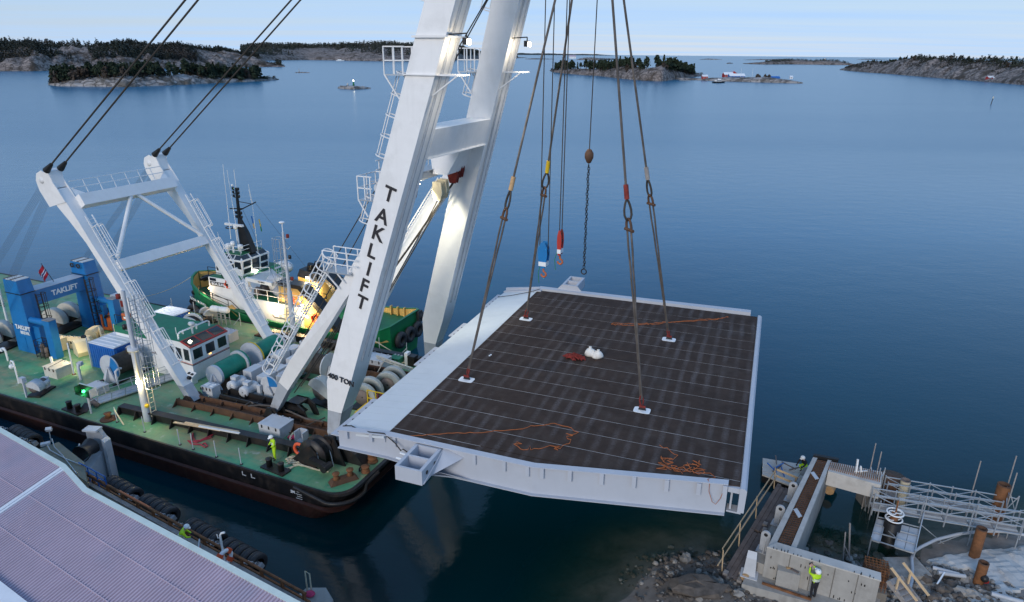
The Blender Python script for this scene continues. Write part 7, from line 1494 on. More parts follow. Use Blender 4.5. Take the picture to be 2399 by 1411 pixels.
m=TM();m.bar((-25.3,19.7,6.05),(-22.2,19.7,5.95),.28,.34);m.bar((-25.2,19.7,4.35),(-25.2,19.7,6.0),.34);tp('deck_crane',m,'boat_white')
text_part('SWL 800KG',.15,'letter_black',tug,(-23.4-tx,19.53-ty,6.0),(1,0,-.03),(0,0,1))
q_=random.Random(9)
def bag(c,r_,sq,ma,nm):
    m=TM();m.ball(c,r_,14,9,sq);m.v=[(v[0]+q_.uniform(-.05,.05),v[1]+q_.uniform(-.05,.05),v[2]+q_.uniform(-.04,.04)) for v in m.v];tp(nm,m,ma)
bag((-23.4,21.4,5.3),1.0,(1,.9,.95),'light_grey','covered_buoy');bag((-22.2,20.9,4.8),.85,(1.3,.8,.6),'pvc_grey','rescue_boat');bag((-23.9,20.4,4.95),.6,(.8,.8,1.1),'hull_black','black_cover');bag((-24.6,20.2,4.7),.45,(.8,.8,1.1),'timber_dark','brown_cover')
m=TM();m.plate([(-24.6,22.2,6.6),(-24.6,23.2,6.6),(-22.0,23.2,4.4),(-22.0,22.2,4.4)],.1,(.6,0,.75));st_=tp('green_stair',m,'cabin_green')
for k in range(5):tp('step',TM().box((-24.2+k*.5,22.7,6.45-k*.42),(.18,.8,.03),(0,.7,0)),'light_grey',st_)
bag((-24.4,23.9,6.2),.75,(1.3,.8,.8),'boat_white','canister');tp('railing',rail([(-25.6,21.0,5.8),(-24.4,21.8,5.8)],.9),'boat_white')
m=TM();ol=[(-21.5,2.2),(-15.2,2.2),(-16.6,3.5),(-18.2,5.0),(-19.2,5.9),(-21.5,5.95)]
m.loft([[(a,y,z) for a,z in ol] for y in (19.6,21.0)]);cs_=tp('engine_casing',m,'tug_yellow')
m=TM();ol2=[(-15.2,2.2),(-14.7,2.3),(-16.2,3.9),(-17.8,5.4),(-18.9,6.3),(-21.55,6.35),(-21.55,5.97),(-19.2,5.92),(-18.2,5.02),(-16.6,3.52)]
m.loft([[(a,y,z) for a,z in ol2] for y in (19.5,20.7)]);tp('casing_edge',m,'hull_black',cs_)
m=TM();m.loft([[(-21.2,22.0,3.2),(-18.8,22.0,3.2),(-18.8,24.2,3.2),(-21.2,24.2,3.2)],[(-21.2,22.0,6.2),(-19.0,22.0,5.9),(-19.0,24.2,5.9),(-21.2,24.2,6.2)]]);fn_=tp('funnel',m,'tug_yellow')
m=TM();m.loft([[(-21.25,21.95,6.203),(-18.95,21.95,5.903),(-18.95,24.25,5.903),(-21.25,24.25,6.203)],[(-21.1,22.2,6.85),(-19.2,22.2,6.6),(-19.2,24.0,6.6),(-21.1,24.0,6.85)]]);m.tube((-20.4,22.8,6.6),(-20.2,22.8,7.3),.32,n=10);m.tube((-20.2,23.5,6.6),(-20.0,23.5,7.3),.3,n=10);tp('funnel_top',m,'hull_black',fn_)
m=TM();m.loft([[(x,y,z) for y in (22.1,22.6)] [0:1]+[(x+.6,22.1,z)]+[(x+.6,24.1,z- .1)]+[(x,24.1,z)] for x,z in ((-18.9,6.5),(-17.8,5.7),(-17.0,4.4))]);tp('funnel_fairing',m,'hull_black',fn_)
tp('railing',rail([(-18.6,21.2,4.3),(-17.4,21.2,4.3)],.9,2,'hull_black'),'hull_black',cs_)
m=TM();m.torus((-17.6,19.5,3.4),.33,.09,'Y',18,8);tp('lifebuoy',m,'lifebuoy_orange',cs_)
for c,r_,e_,nm in (((-19.0,21.9,5.25),.13,300,0),((-19.3,21.0,6.6),.1,200,0),((-22.0,19.15,4.05),.1,160,1),((-18.6,19.3,4.6),.1,130,1),((-29.93,19.4,4.55),.07,60,1),((-17.4,20.6,4.55),.09,90,1)):
    m=TM();m.ball(c,r_,8,5);q=tp('deck_lamp',m,'lamp_warm' if nm else 'lamp_white',tug)
    lamp_light('deck_lamp_light','POINT',(c[0]+(.25 if c[0]>-25 else-.3),c[1]-.35,c[2]-.15),e_,(1,.72,.38) if nm else (1,.86,.55),tug,FB)
tp('tube_light',TM().bar((-19.0,19.25,3.75),(-18.1,19.25,3.5),.08),'tube_lamp',tug);lamp_light('tube_lamp_light','POINT',(-18.5,18.95,3.5),130,(1,.68,.35),tug,FB)
m=TM();m.tube((-18.9,20.9,5.2),(-18.9,20.9,7.0),.06,n=6);tp('lamp_post',m,'timber_dark',tug)
m=TM();m.lathe([(.05,-.8),(.5,-.8),(.55,0),(.5,.8),(.05,.8)],14,(-30.9,22.0,3.55),'Y');m.box((-30.9,22.0,3.15),(1.4,2.2,.3));tp('tow_winch',m,'hull_black')
m=TM();m.tube((-33.6,22.2,4.2),(-33.6,22.8,4.2),.3,n=10);m.bar((-33.4,21.6,4.3),(-33.4,23.4,4.3),.25);tp('bow_roller',m,'hull_black')
m=TM();m.path([(-15.5,20.8,2.2),(-15.0,20.8,2.9),(-14.2,20.8,2.9),(-13.8,20.8,2.2)],.1,6);m.box((-14.0,22.5,2.4),(1.8,1.2,.4));tp('stern_gear',m,'yellow_paint')
m=TM();m.path([(-12.6,20.0,2.25),(-12.0,20.4,2.4),(-11.4,19.6,3.3)],.12,6);tp('orange_hose',m,'machine_orange')
ropeline('mooring_line',[(-11.7,19.1,2.9),(-10.5,18.7,2.7),(-9.2,18.3,2.5),(-7.6,17.9,2.25)],.045,'rope_cream','cream line from tug stern down to the far barge corner','rope',FB)
ropeline('mooring_line',sag((-34.3,21.5,4.6),(-41.5,18.2,2.3),.8,10),.03,'rope_cream','thin slack line from tug bow to the barge edge at left','rope',FB)
# PEOPLE
def person(frame,loc,rz,label,J,legs='black_cloth',top='hivis',vest=True,s=1.0,glove='black_cloth'):
    """J: joint positions in metres, person faces +y; one continuous skinned body, hat and reflective bands are children"""
    o=thing('person',label,'person',frame,loc,rz)
    d=dict(pelvis=(0,0,.95),belly=(0,0,1.12),chest=(0,0,1.34),neck=(0,.01,1.50),head=(0,.03,1.62),crown=(0,.03,1.72),
             sl=(-.19,0,1.42),el=(-.26,.02,1.15),wl=(-.25,.12,.92),sr=(.19,0,1.42),er=(.26,.02,1.15),wr=(.25,.12,.92),
             hl=(-.10,0,.88),kl=(-.11,.03,.5),al=(-.11,0,.09),tl=(-.12,.17,.05),hr=(.10,0,.88),kr=(.11,.03,.5),ar=(.11,0,.09),tr=(.12,.17,.05))
    d.update(J)
    rad=dict(pelvis=(.17,.13),belly=(.16,.12),chest=(.19,.13),neck=(.065,.065),head=(.085,.10),crown=(.06,.07),sl=(.085,.085),el=(.055,.055),wl=(.04,.04),sr=(.085,.085),er=(.055,.055),wr=(.04,.04),hl=(.10,.10),kl=(.068,.068),al=(.05,.05),tl=(.05,.04),hr=(.10,.10),kr=(.068,.068),ar=(.05,.05),tr=(.05,.04))
    names=list(d);ix={n:i for i,n in enumerate(names)}
    E_=[('pelvis','belly'),('belly','chest'),('chest','neck'),('neck','head'),('head','crown'),('chest','sl'),('sl','el'),('el','wl'),('chest','sr'),('sr','er'),('er','wr'),('pelvis','hl'),('hl','kl'),('kl','al'),('al','tl'),('pelvis','hr'),('hr','kr'),('kr','ar'),('ar','tr')]
    me=bpy.data.meshes.new('body');me.from_pydata([tuple(Vector(d[n])*s) for n in names],[(ix[a],ix[b]) for a,b in E_],[])
    ob=bpy.data.objects.new('body',me);COL.objects.link(ob)
    md=ob.modifiers.new('skin','SKIN');
    if not me.skin_vertices:me.attributes
    bm_ok=len(me.skin_vertices)>0
    if bm_ok:
        for n in names:v=me.skin_vertices[0].data[ix[n]];v.radius=(rad[n][0]*s,rad[n][1]*s);v.use_root=n=='pelvis'
    sb=ob.modifiers.new('sub','SUBSURF');sb.levels=1;sb.render_levels=1
    dg=bpy.context.evaluated_depsgraph_get();dg.update();bme=bpy.data.meshes.new_from_object(ob.evaluated_get(dg));bpy.data.objects.remove(ob)
    bme.materials.clear()
    for ma in (legs,top,'skin',glove,'boot'):bme.materials.append(M[ma])
    segm={'pelvis-belly':0,'belly-chest':1,'chest-neck':1,'neck-head':2,'head-crown':2,'chest-sl':1,'sl-el':1,'el-wl':1,'chest-sr':1,'sr-er':1,'er-wr':1,'al-tl':4,'ar-tr':4}
    for p in bme.polygons:
        c_=p.center;best=(9,0)
        for a,b in E_:
            A,B_=Vector(d[a])*s,Vector(d[b])*s;t=max(0,min(1,(c_- A).dot(B_- A)/max(1e-6,(B_- A).length_squared)));e=(c_- A.lerp(B_,t)).length
            if e<best[0]:best=(e,segm.get(a+'-'+b,0))
        p.material_index=best[1];p.use_smooth=True
    body=part('body',bme,None,o)
    hd_=Vector(d['head'])*s;up=(Vector(d['crown'])-Vector(d['head'])).normalized();fw=Vector((0,1,0));fw=(fw- up*fw.dot(up)).normalized();rt=fw.cross(up);B3=Matrix((rt,fw,up)).transposed()
    def hm(m):m.v=[tuple(hd_+B3 @ Vector(v)) for v in m.v];return m
    part('helmet',hm(MB().lathe([(.150,.035),(.148,.05),(.13,.12),(.09,.165),(.02,.18)],16).loft([[(-.08,.12,.035),(.08,.12,.035),(.07,.20,.03),(-.07,.20,.03)],[(-.08,.12,.05),(.08,.12,.05),(.07,.20,.042),(-.07,.20,.042)]])),'helmet_white',o)
    part('nose',hm(MB().ball((0,.105,-.01),.018,6,4,(1,1.2,1.5))),'skin',o)
    for sx in (-1,1):part('ear',hm(MB().ball((sx*.088,.0,-.005),.026,6,4,(.5,1,1.4))),'skin',o);part('eye',hm(MB().ball((sx*.032,.092,.02),.010,6,4)),'plate_dark',o)
    part('mouth',hm(MB().box((0,.098,-.05),(.045,.01,.008))),'sling_red',o)
    for w_,e_,sx in (('wl','el',-1),('wr','er',1)):
        W_=Vector(d[w_])*s;dr=(W_- Vector(d[e_])*s).normalized();sd=dr.cross(Vector((0,0,1)));
        sd=sd.normalized() if sd.length>.1 else Vector((1,0,0));nn=sd.cross(dr);m=MB()
        m.loft([[W_+dr*t+sd*a*w2+nn*b*.018 for a,b in ((-1,-1),(1,-1),(1,1),(-1,1))] for t,w2 in ((-.01,.03),(.04,.042),(.095,.042))])
        for k in range(4):st_=W_+dr*.09+sd*(-.031+.021*k);ln=(.06,.072,.068,.052)[k];m.path([st_,st_+dr*ln*.55+nn*-.008,st_+dr*ln*.9+nn*-.03],[.0095,.009,.007],5)
        th=W_+dr*.03+sd*.04*sx;m.path([th,th+dr*.03+sd*.025*sx,th+dr*.06+sd*.03*sx- nn*.012],[.011,.010,.008],5)
        part('hand',m,glove,o)
    if vest:
        for t in (.28,.72):
            A,B_=Vector(d['belly'])*s,Vector(d['chest'])*s;c_=A.lerp(B_,t- .05);ax_=(B_- A).normalized();m=MB();r0=[]
            for dz in (-.03,.03):r0.append([c_+ax_*dz+Vector((.208*math.cos(R(22.5*k)),.152*math.sin(R(22.5*k)),0)) for k in range(16)])
            m.loft(r0,False);part('reflective_band',m,'reflective',o)
    return o
# QUAY AND WAREHOUSE ROOF (lower left)
QZ=2.0
QA=R(-30.9);qd=Vector((math.cos(QA),math.sin(QA),0));qi=Vector((math.sin(QA),-math.cos(QA),0))
Q0=Vector((*(-20.524,31.679,2)[:2],0));FQ=Matrix.Translation(Q0) @ Matrix.Rotation(QA,4,'Z')
m=MB();m.b2((-40,-9,-2),(13.2,.28,QZ- .25));structure('quay',m,'quay_concrete',FQ)
m=MB();m.b2((-40,-9,QZ- .247),(13.2,.1,QZ));structure('quay_walkway',m,'quay_concrete',FQ)
q=thing('quay_edge_beam','rusty kerb beam with pale timber strip along the quay edge','kerb',FQ,(0,0,QZ))
part('kerb_timber',MB().b2((-22,-.32,.003),(13.0,-.1,.14)),'timber_grey',q);part('kerb_steel',MB().b2((-22,.02,-.2),(13.1,.12,.05)),'rusty_steel',q)
rl_=thing('quay_railing','long low rusty rail on short posts along the quay edge','railing',FQ,(0,0,QZ))
for a,b in ((-6.0,-2.2),(-2.2,2.0),(2.0,6.5),(6.5,13.0)):part('rail',MB().tube((a+.02,-.02,.5),(b- .02,-.02,.5),.075,n=8),'rusty_steel',rl_)
part('rail',MB().tube((-1.9,.0,.5),(1.0,.0,.5),.085,n=8),'machine_orange',rl_,'orange length of rail')
for k in range(14):x=-6.0+k*1.45;part('post',MB().bar((x,-.02,0),(x,-.02,.5),.12),'rusty_steel',rl_)
ru,rw=Vector((.857,-.515,0)),Vector((-.515,-.857,-.23));RP=Vector((-23.867,31.422,4.5))
FR=Matrix.Translation(RP) @ Matrix(((ru.x,-rw.x,0,0),(ru.y,-rw.y,0,0),(0,.23,1,0),(0,0,0,1)))
wh_=thing('warehouse','long low building with mauve ribbed metal roof and pale mint edge trim','building',FW,RP)
def to_roof(p):return FR @ Vector(p)-RP
class RM(MB):
    def mesh(s,name,mats):s.v=[tuple(to_roof(v)) for v in s.v];return super().mesh(name,mats)
def eave_y(u):
    return float(np.interp(u,[-12,-.8,2.2,18,30],[.20,.14,-.35,-.10,.0]))
per=.185;W_IN=-5.4
def ribbed(u0,u1):
    m=RM();n_=int((u1-u0)/per);prof=[]
    for k in range(n_):x=u0+k*per;prof+=[(x,0),(x+.06,0),(x+.085,.075),(x+.16,.075)]
    prof.append((u0+n_*per,0));vs=[];fs=[]
    for x,z in prof:vs+=[(x,eave_y(x)-.05,z),(x,W_IN,z)]
    fs=[(2*i,2*i+1,2*i+3,2*i+2) for i in range(len(prof)-1)];m._add(vs,fs);return m
part('roof_sheet',ribbed(-11.9,-.85),'roof_sheet',wh_);part('roof_sheet',ribbed(-.42,19.5),'roof_sheet',wh_)
for w_ in (-1.9,-3.7):part('sheet_lap',RM().b2((-11.8,w_,.03),(-.9,w_+.03,.085)).b2((-.35,w_,.03),(19.4,w_+.03,.085)),'roof_sheet',wh_)
part('roof_seam',RM().b2((-.85,W_IN,.0),(-.63,.05,.09)).b2((-.56,W_IN,.0),(-.42,.0,.10)),'container_roof',wh_)
m=RM();us=[-12,-.8,.7,2.2,10,19.6]
for a,b in zip(us[:-1],us[1:]):
    m.hexa([(a,eave_y(a)-.04,-.22),(b,eave_y(b)-.04,-.22),(b,eave_y(b)+.16,-.22),(a,eave_y(a)+.16,-.22),(a,eave_y(a)-.10,.10),(b,eave_y(b)-.10,.10),(b,eave_y(b)+.16,.09),(a,eave_y(a)+.16,.09)])
part('eave_trim',m,'gutter',wh_)
m=RM()
for a,b in ((-12,4.0),(4.003,12.0)):m.b2((a,W_IN- .7,-.3),(b,W_IN- .003,.25))
part('inner_parapet',m,'container_roof',wh_)
m=MB();m.loft([[to_roof((a,b,-.25)) for a,b in ((-12,-.5),(19.4,-.5),(19.4,W_IN),(-12,W_IN))],[Vector((*to_roof((a,b,0)).xy,QZ+.002-RP.z)) for a,b in ((-12,-.5),(19.4,-.5),(19.4,W_IN),(-12,W_IN))]]);part('wall',m,'container_roof',wh_)
def tyre_roll(x,label,n_=5,rz=0.0):
    o=thing('tyre_fender',label,'fender',FQ,(x,1.02,1.25),rz,'rolls of lorry tyres hung along the quay')
    for k in range(n_):
        xx=-1.05+k*2.1/(n_- 1);r_=.60
        part('tyre',MB().lathe([(.33,-.20),(.42,-.23),(r_- .08,-.23),(r_- .01,-.17),(r_,-.06),(r_- .025,-.03),(r_- .025,.0),(r_,.03),(r_- .01,.17),(r_- .08,.23),(.42,.23),(.33,.20)],24,(xx,0,0),'X'),'tyre_rubber',o)
    part('axle',MB().tube((-1.45,0,0),(1.4,0,0),.16,n=10).box((1.42,0,0),(.12,.3,.3),(.4,0,0)),'grey_paint',o)
    m=MB();
    for sx in (-1.3,1.3):
        for k in range(7):t=k/7;m.torus((sx,-.1-.75*t,.12+.75*t),.09,.03,'X' if k % 2 else 'Z',8,5)
    part('chain',m,'grey_paint',o)
for px,lb in (((-32.898,40.49,1.2),'tyre roll fender farthest left, beside the concrete block'),((-23.164,34.456,1.2),'tyre roll fender below the blue handrail'),((-20.236,32.554,1.2),'tyre roll fender beside the lamp glitter on the water'),((-16.693,30.333,1.2),'tyre roll fender in front of the crouching worker'),((-14.024,28.772,1.2),'tyre roll fender beside the lifebuoy post, nearest the camera')):
    l_=FQ.inverted() @ Vector((px[0],px[1],1.05));tyre_roll(l_.x,lb,5)
cb=thing('concrete_block','big weathered concrete mooring block beside the quay','block',FW,(-26.726,35.143,3))
cc=Vector((-26.726,35.143,3));pts=[Vector(p)-cc for p in ((-29.015,36.139,3),(-28.243,37.033,3),(-25.349,34.846,3),(-23.969,32.801,3),(-25.794,34.041,3))]
part('block',MB().loft([[Vector((p.x,p.y,-5)) for p in pts],[Vector((p.x,p.y,-.05)) for p in pts],[Vector((p.x*.98,p.y*.98,0)) for p in pts]]),'quay_concrete',cb)
m=MB();m.path([Vector(p)-cc+Vector((0,0,.08)) for p in ((-28.85,36.774,3),(-28.037,35.916,3),(-26.516,35.009,3),(-25.261,34.4,3))],.035,6);m.path([Vector(p)-cc+Vector((0,0,.06)) for p in ((-28.797,37.274,3),(-28.019,36.299,3),(-26.918,35.371,3),(-24.992,33.537,3))],.03,6);part('conduit',m,'galvanised',cb)
part('mooring_cleat',MB().box(Vector((-28.782,36.628,3))-cc+Vector((0,0,.08)),(.5,.3,.16),(0,0,.5)),'light_grey',cb)
cl=thing('flood_lamp','small grey flood lamp on a thin bracket at the corner of concrete block','lamp',FW,(-28.692,37.025,3));part('bracket',MB().tube((0,0,0),(0,.05,.75),.03,n=6),'galvanised',cl);part('lamp_head',MB().box((0,.05,.85),(.32,.2,.22),(.5,0,.3)),'light_grey',cl)
fp_=thing('steel_fender','tall grey steel fender panel standing on a bracket over the water','fender',FW,(*(-26.293,37.028,1)[:2],0),QA+R(25))
part('panel',MB().loft([[(x,y,z) for x,z in ((-.6,-.3),(.55,-.3),(.55,3.0),(.3,3.5),(-.6,3.5))] for y in (.55,.85)]),'grey_paint',fp_)
part('panel_edge',MB().loft([[(x,y,z) for x,z in ((.553,-.3),(.75,-.3),(.75,2.8),(.553,3.0))] for y in (.3,.85)]),'light_grey',fp_)
part('panel_cap',MB().hexa([(-.62,.3,3.503),(.32,.3,3.503),(.32,.9,3.503),(-.62,.9,3.503),(-.62,.3,3.62),(.32,.3,3.62),(.32,.9,3.62),(-.62,.9,3.62)]),'light_grey',fp_)
part('lower_arm',MB().loft([[(-.5,-1.4,.2),(.3,-1.4,.2),(.3,.54,.2),(-.5,.54,.2)],[(-.5,-1.0,1.5),(.3,-1.0,1.5),(.3,.54,2.0),(-.5,.54,2.0)]]),'light_grey',fp_);part('rubber_cone',MB().lathe([(.55,-.9),(.42,-.4),(.55,.1)],14,(-.1,.1,2.6),'Y'),'tyre_rubber',fp_)
m=MB();m.path([(-1.0,.3,2.6),(-.4,-1.0,2.2),(-.2,-2.0,2.0)],.05,6);m.path([(.3,.3,2.4),(-.1,-1.0,2.0),(-.2,-2.0,1.9)],.05,6);part('stay_chain',m,'galvanised',fp_)
br=thing('blue_handrail','thin blue handrail on the quay beside the steel fender','railing',FQ,(FQ.inverted() @ Vector((*(-23.997,33.819,2)[:2],QZ))));m=MB()
for x in (-1.7,-.8,.1,1.0):m.bar((x,-.1,0),(x,-.1,1.1),.05)
for z in (.4,.75,1.1):m.bar((-1.7,-.1,z),(1.0,-.1,z),.045)
part('rails',m,'container_blue',br)
lp_=FQ.inverted() @ Vector((*(-14.082,27.29,2)[:2],QZ));bp_=thing('lifebuoy_post','white post with bent top carrying a red and white lifebuoy on the quay','post',FQ,lp_)
part('post',MB().path([(0,0,0),(0,0,1.9),(.05,.05,2.0),(.22,.1,2.08)],.055,8).path([(0,0,1.75),(-.14,-.05,1.7),(-.18,-.05,1.9)],.025,6),'boat_white',bp_)
m=MB();m.torus((.12,-.02,.62),.36,.10,'X',22,8);rg_=part('lifebuoy_ring',m,'letter_white',bp_)
for k in range(4):a=R(45+90*k);part('red_band',MB().box((.12,-.02+.36*math.cos(a),.62+.36*math.sin(a)),(.215,.24,.215),(a,0,0)),'lifebuoy_orange',rg_)
bf=thing('barrier_gate','galvanised gate frame with red and yellow boards across the quay','gate',FQ,lp_+Vector((-.75,-.75,0)),R(52));m=MB()
for y in (-.8,.8):m.bar((0,y,0),(0,y,1.25),.05)
for z in (.15,1.25):m.bar((0,-.8,z),(0,.8,z),.05)
m.bar((0,-.8,.15),(0,.1,.9),.04);part('frame',m,'galvanised',bf)
for k,(y0_,y1_,ma) in enumerate(((-.75,-.3,'red_paint'),(-.3,.05,'yellow_paint'),(.05,.2,'red_paint'),(.3,.6,'red_paint'))):part('board',MB().b2((-.02,y0_+.005,.85),(.02,y1_- .005,1.02)),ma,bf)
eb=Vector((-9.321,26.159,1.2));e_=thing('quay_end_block','small concrete block with pipe hoop at the bottom picture edge','block',FW,eb,QA);part('block',MB().loft([[(-.9,-1.4,-3),(.8,-1.4,-3),(.8,.3,-3),(-.1,.7,-3),(-.9,.2,-3)],[(-.9,-1.4,0),(.8,-1.4,0),(.8,.3,0),(-.1,.7,0),(-.9,.2,0)]]),'concrete',e_)
part('ladder_hoop',MB().path([(-.75,.1,0),(-.75,.1,1.15),(-.45,.1,1.15),(-.45,.1,0)],.035,6),'rope_cream',e_)
single('float',MB().ball((0,0,.1),.2,12,8,(1.3,1,.7)),'rope_pink','pink float lying on the concrete block at bottom edge','float',FW,eb+Vector((-.35,.1,.02)))
lq_=FQ.inverted() @ Vector((*(-16.485,28.499,2)[:2],QZ))
person(FQ,(lq_.x,lq_.y- .35,QZ),R(-40),'worker in yellow jacket and white helmet bending over the quay rail',dict(chest=(0,.22,1.28),neck=(0,.34,1.40),head=(0,.42,1.50),crown=(0,.47,1.59),belly=(0,.08,1.1),sl=(-.19,.26,1.34),sr=(.19,.26,1.34),el=(-.27,.40,1.1),wl=(-.16,.58,1.0),er=(.27,.40,1.1),wr=(.16,.58,1.0),kl=(-.12,.1,.5)),'hivis')
person(FB,(-6.35,1.55,DZ+.01),R(150),'worker in yellow and black work suit and white helmet on barge deck looking down',dict(head=(0,.09,1.60),crown=(0,.12,1.70),neck=(0,.03,1.49),el=(-.28,.06,1.16),wl=(-.18,.24,1.06),er=(.28,.06,1.16),wr=(.16,.26,1.04)),'hivis')
# CONCRETE PIER, SCAFFOLD AND SHORE WORKS (lower right)
ZT,ZB=2.8,1.0
pier=thing('concrete_pier','unfinished grey concrete bridge pier with rebar-topped walls','pier',FW,(*(13.034,28.234,2.8)[:2],0));PO=Vector((*(13.034,28.234,2.8)[:2],0))
class PM(MB):
    def mesh(s,name,mats):s.v=[tuple(Vector(v)-PO) for v in s.v];return super().mesh(name,mats)
def pw(name,pts,z0_,z1_,ma,lab=None,par=None):
    m=PM();m.loft([[(p[0],p[1],z0_) for p in pts],[(p[0],p[1],z1_) for p in pts]]);return part(name,m,ma,par or pier,lab)
A=[(13.034,28.234,2.8),(18.636,36.351,2.8),(19.609,35.991,2.8),(14.204,27.809,2.8)]
a0,a1,b1,b0=[Vector(p) for p in A]
def mix(u,v):return (a0.lerp(a1,v)).lerp(b0.lerp(b1,v),u)
pw('long_wall',[mix(0,0),mix(1,0),mix(1,1),mix(0,1)],-3,ZT- .22,'concrete','long wall with rebar in its open top')
for u0,u1 in ((0,.24),(.80,1)):pw('wall_lip',[mix(u0,0),mix(u1,0),mix(u1,1),mix(u0,1)],ZT- .217,ZT,'concrete_pale')
pw('wall_bed',[mix(.25,.01),mix(.79,.01),mix(.79,.99),mix(.25,.99)],ZT- .217,ZT- .19,'concrete_dark')
m=PM()
for k in range(46):
    v=.02+.955*k/45;p,q2=mix(.27,v),mix(.77,v)
    m.path([p+Vector((0,0,-.18)),p+Vector((0,0,-.02)),q2+Vector((0,0,-.02)),q2+Vector((0,0,-.18))],.028,4)
rb_=part('rebar',m,'skid_rust',pier,None,True)
m=PM()
for u in (.33,.43,.53,.63,.71):m.bar(mix(u,.02)+Vector((0,0,-.06)),mix(u,.98)+Vector((0,0,-.06)),.035)
part('rebar',m,'rusty_steel',pier,None,True)
for v in (.35,.78):p=mix(.5,v);pw('cover_plate',[p+Vector((-.12,-.4,0)),p+Vector((.12,-.3,0)),p+Vector((.12,.4,0)),p+Vector((-.12,.3,0))],ZT- .03,ZT+.01,'light_grey')
n0,n1=Vector((12.914,28.075,2.8)),Vector((17.446,25.797,2.8));nd=(n1-n0).normalized();nn_=Vector((-nd.y,nd.x,0))*.55
pw('near_wall',[n0+nd*.003,n1,n1+nn_,n0+nn_+nd*.5],-2,ZT- .003,'concrete','near wall with smooth shutter-marked face')
pw('wall_cap',[n0-nn_*.04,n1+nd*.03-nn_*.04,n1+nd*.03+nn_*1.02,n0+nn_*1.02+nd*.4],ZT,ZT+.07,'concrete_pale')
for t in (.22,.42,.62,.82):p=n0.lerp(n1,t);m=PM();m.bar((p.x,p.y- .012,-.5),(p.x,p.y- .012,ZT- .02),.035,.03);part('shutter_joint',m,'concrete_dark',pier)
m=PM();rq=random.Random(8)
for k in range(46):t=rq.uniform(.03,.97);p=n0.lerp(n1,t)-Vector((0,.012,0));z=rq.choice((.5,1.1,1.7,2.3))+.8-.25;m.bar((p.x,p.y,z),(p.x,p.y,z+rq.uniform(.05,.18)),.03)
part('tie_hole',m,'plate_dark',pier,None,True)
pw('end_shutter',[mix(-.02,1.005),mix(1.35,1.005),mix(1.35,1.03),mix(-.02,1.03)],ZT- .5,ZT+.1,'plate_dark','dark shutter board')
B2=[(18.905,34.845,2.8),(21.361,33.469,2.8),(22.112,34.805,2.8),(19.548,35.85,2.8)]
bb=[Vector(p) for p in B2];pw('cross_wall',bb,ZT- .95,ZT,'concrete_pale','pale cross beam reaching to the scaffold')
m=PM()
for k in range(26):t=k/26;p,q2=bb[0].lerp(bb[1],t),bb[3].lerp(bb[2],t);p2,q3=p.lerp(q2,.2),p.lerp(q2,.8);m.path([p2,p2+Vector((0,0,.14)),q3+Vector((0,0,.14)),q3],.022,4)
part('rebar',m,'rusty_steel',pier,None,True)
pw('cross_leg',[Vector((*(22.133,35.634,1.2)[:2],0))+Vector(o) for o in ((-.5,-.4,0),(.6,-.4,0),(.6,.5,0),(-.5,.5,0))],-3,ZT- .953,'concrete_dark')
S_=[(11.933,28.137,1),(11.642,27.417,1),(14.723,26.154,1),(17.288,25.279,1),(18.087,26.551,1),(13.292,28.461,1)]
pw('base_slab',[Vector(p) for p in ((12.276,28.387,1),(11.701,27.535,1),(14.686,26.318,1),(17.387,25.075,1),(18.242,26.692,1),(13.446,28.712,1))],-1.5,ZB,'concrete')
pw('slab_step',[Vector(p) for p in ((12.314,28.507,1.003),(13.172,28.244,1),(14.911,30.887,1),(19.193,37.012,1),(18.568,37.143,1))],-2,ZB+.002+.55,'concrete_dark','dark ledge behind the bearing stands')
for k,(px,pz) in enumerate((((14.712,31.074,1.56),0),((15.696,32.383,1.56),0),((16.96,34.072,1.56),0),((13.231,28.949,1.56),0),((18.049,35.721,1.56),0))):p=Vector(px);dv=(a1-a0).normalized();dn=Vector((-dv.y,dv.x,0));pw('ledge_block',[p- dv*.75-dn*.55,p+dv*.3-dn*.55,p+dv*.3+dn*.35,p- dv*.75+dn*.35],-1.5,1.62,'concrete')
kb=Vector((13.947,27.562,1));q4=thing('loose_block','square concrete block with broken timber bits on top before the near wall','block',FW,(kb.x,kb.y,ZB),R(-22));part('block',MB().box((0,0,.5),(1.05,.75,1.0)),'concrete',q4);part('timber_bit',MB().box((.1,0,1.03),(.5,.12,.05),(0,0,.4)),'log_wood',q4);part('timber_bit',MB().box((.25,-.15,1.03),(.4,.1,.05),(0,0,-.5)),'timber_dark',q4)
m=PM();p,q2=Vector((12.716,27.547,1)),Vector((14.743,26.456,1));m.bar((p.x,p.y,ZB+.06),(q2.x,q2.y,ZB+.06),.10,.1);part('rusty_bar',m,'rusty_steel',pier)
dv=(a1-a0).normalized();az=math.atan2(dv.y,dv.x)
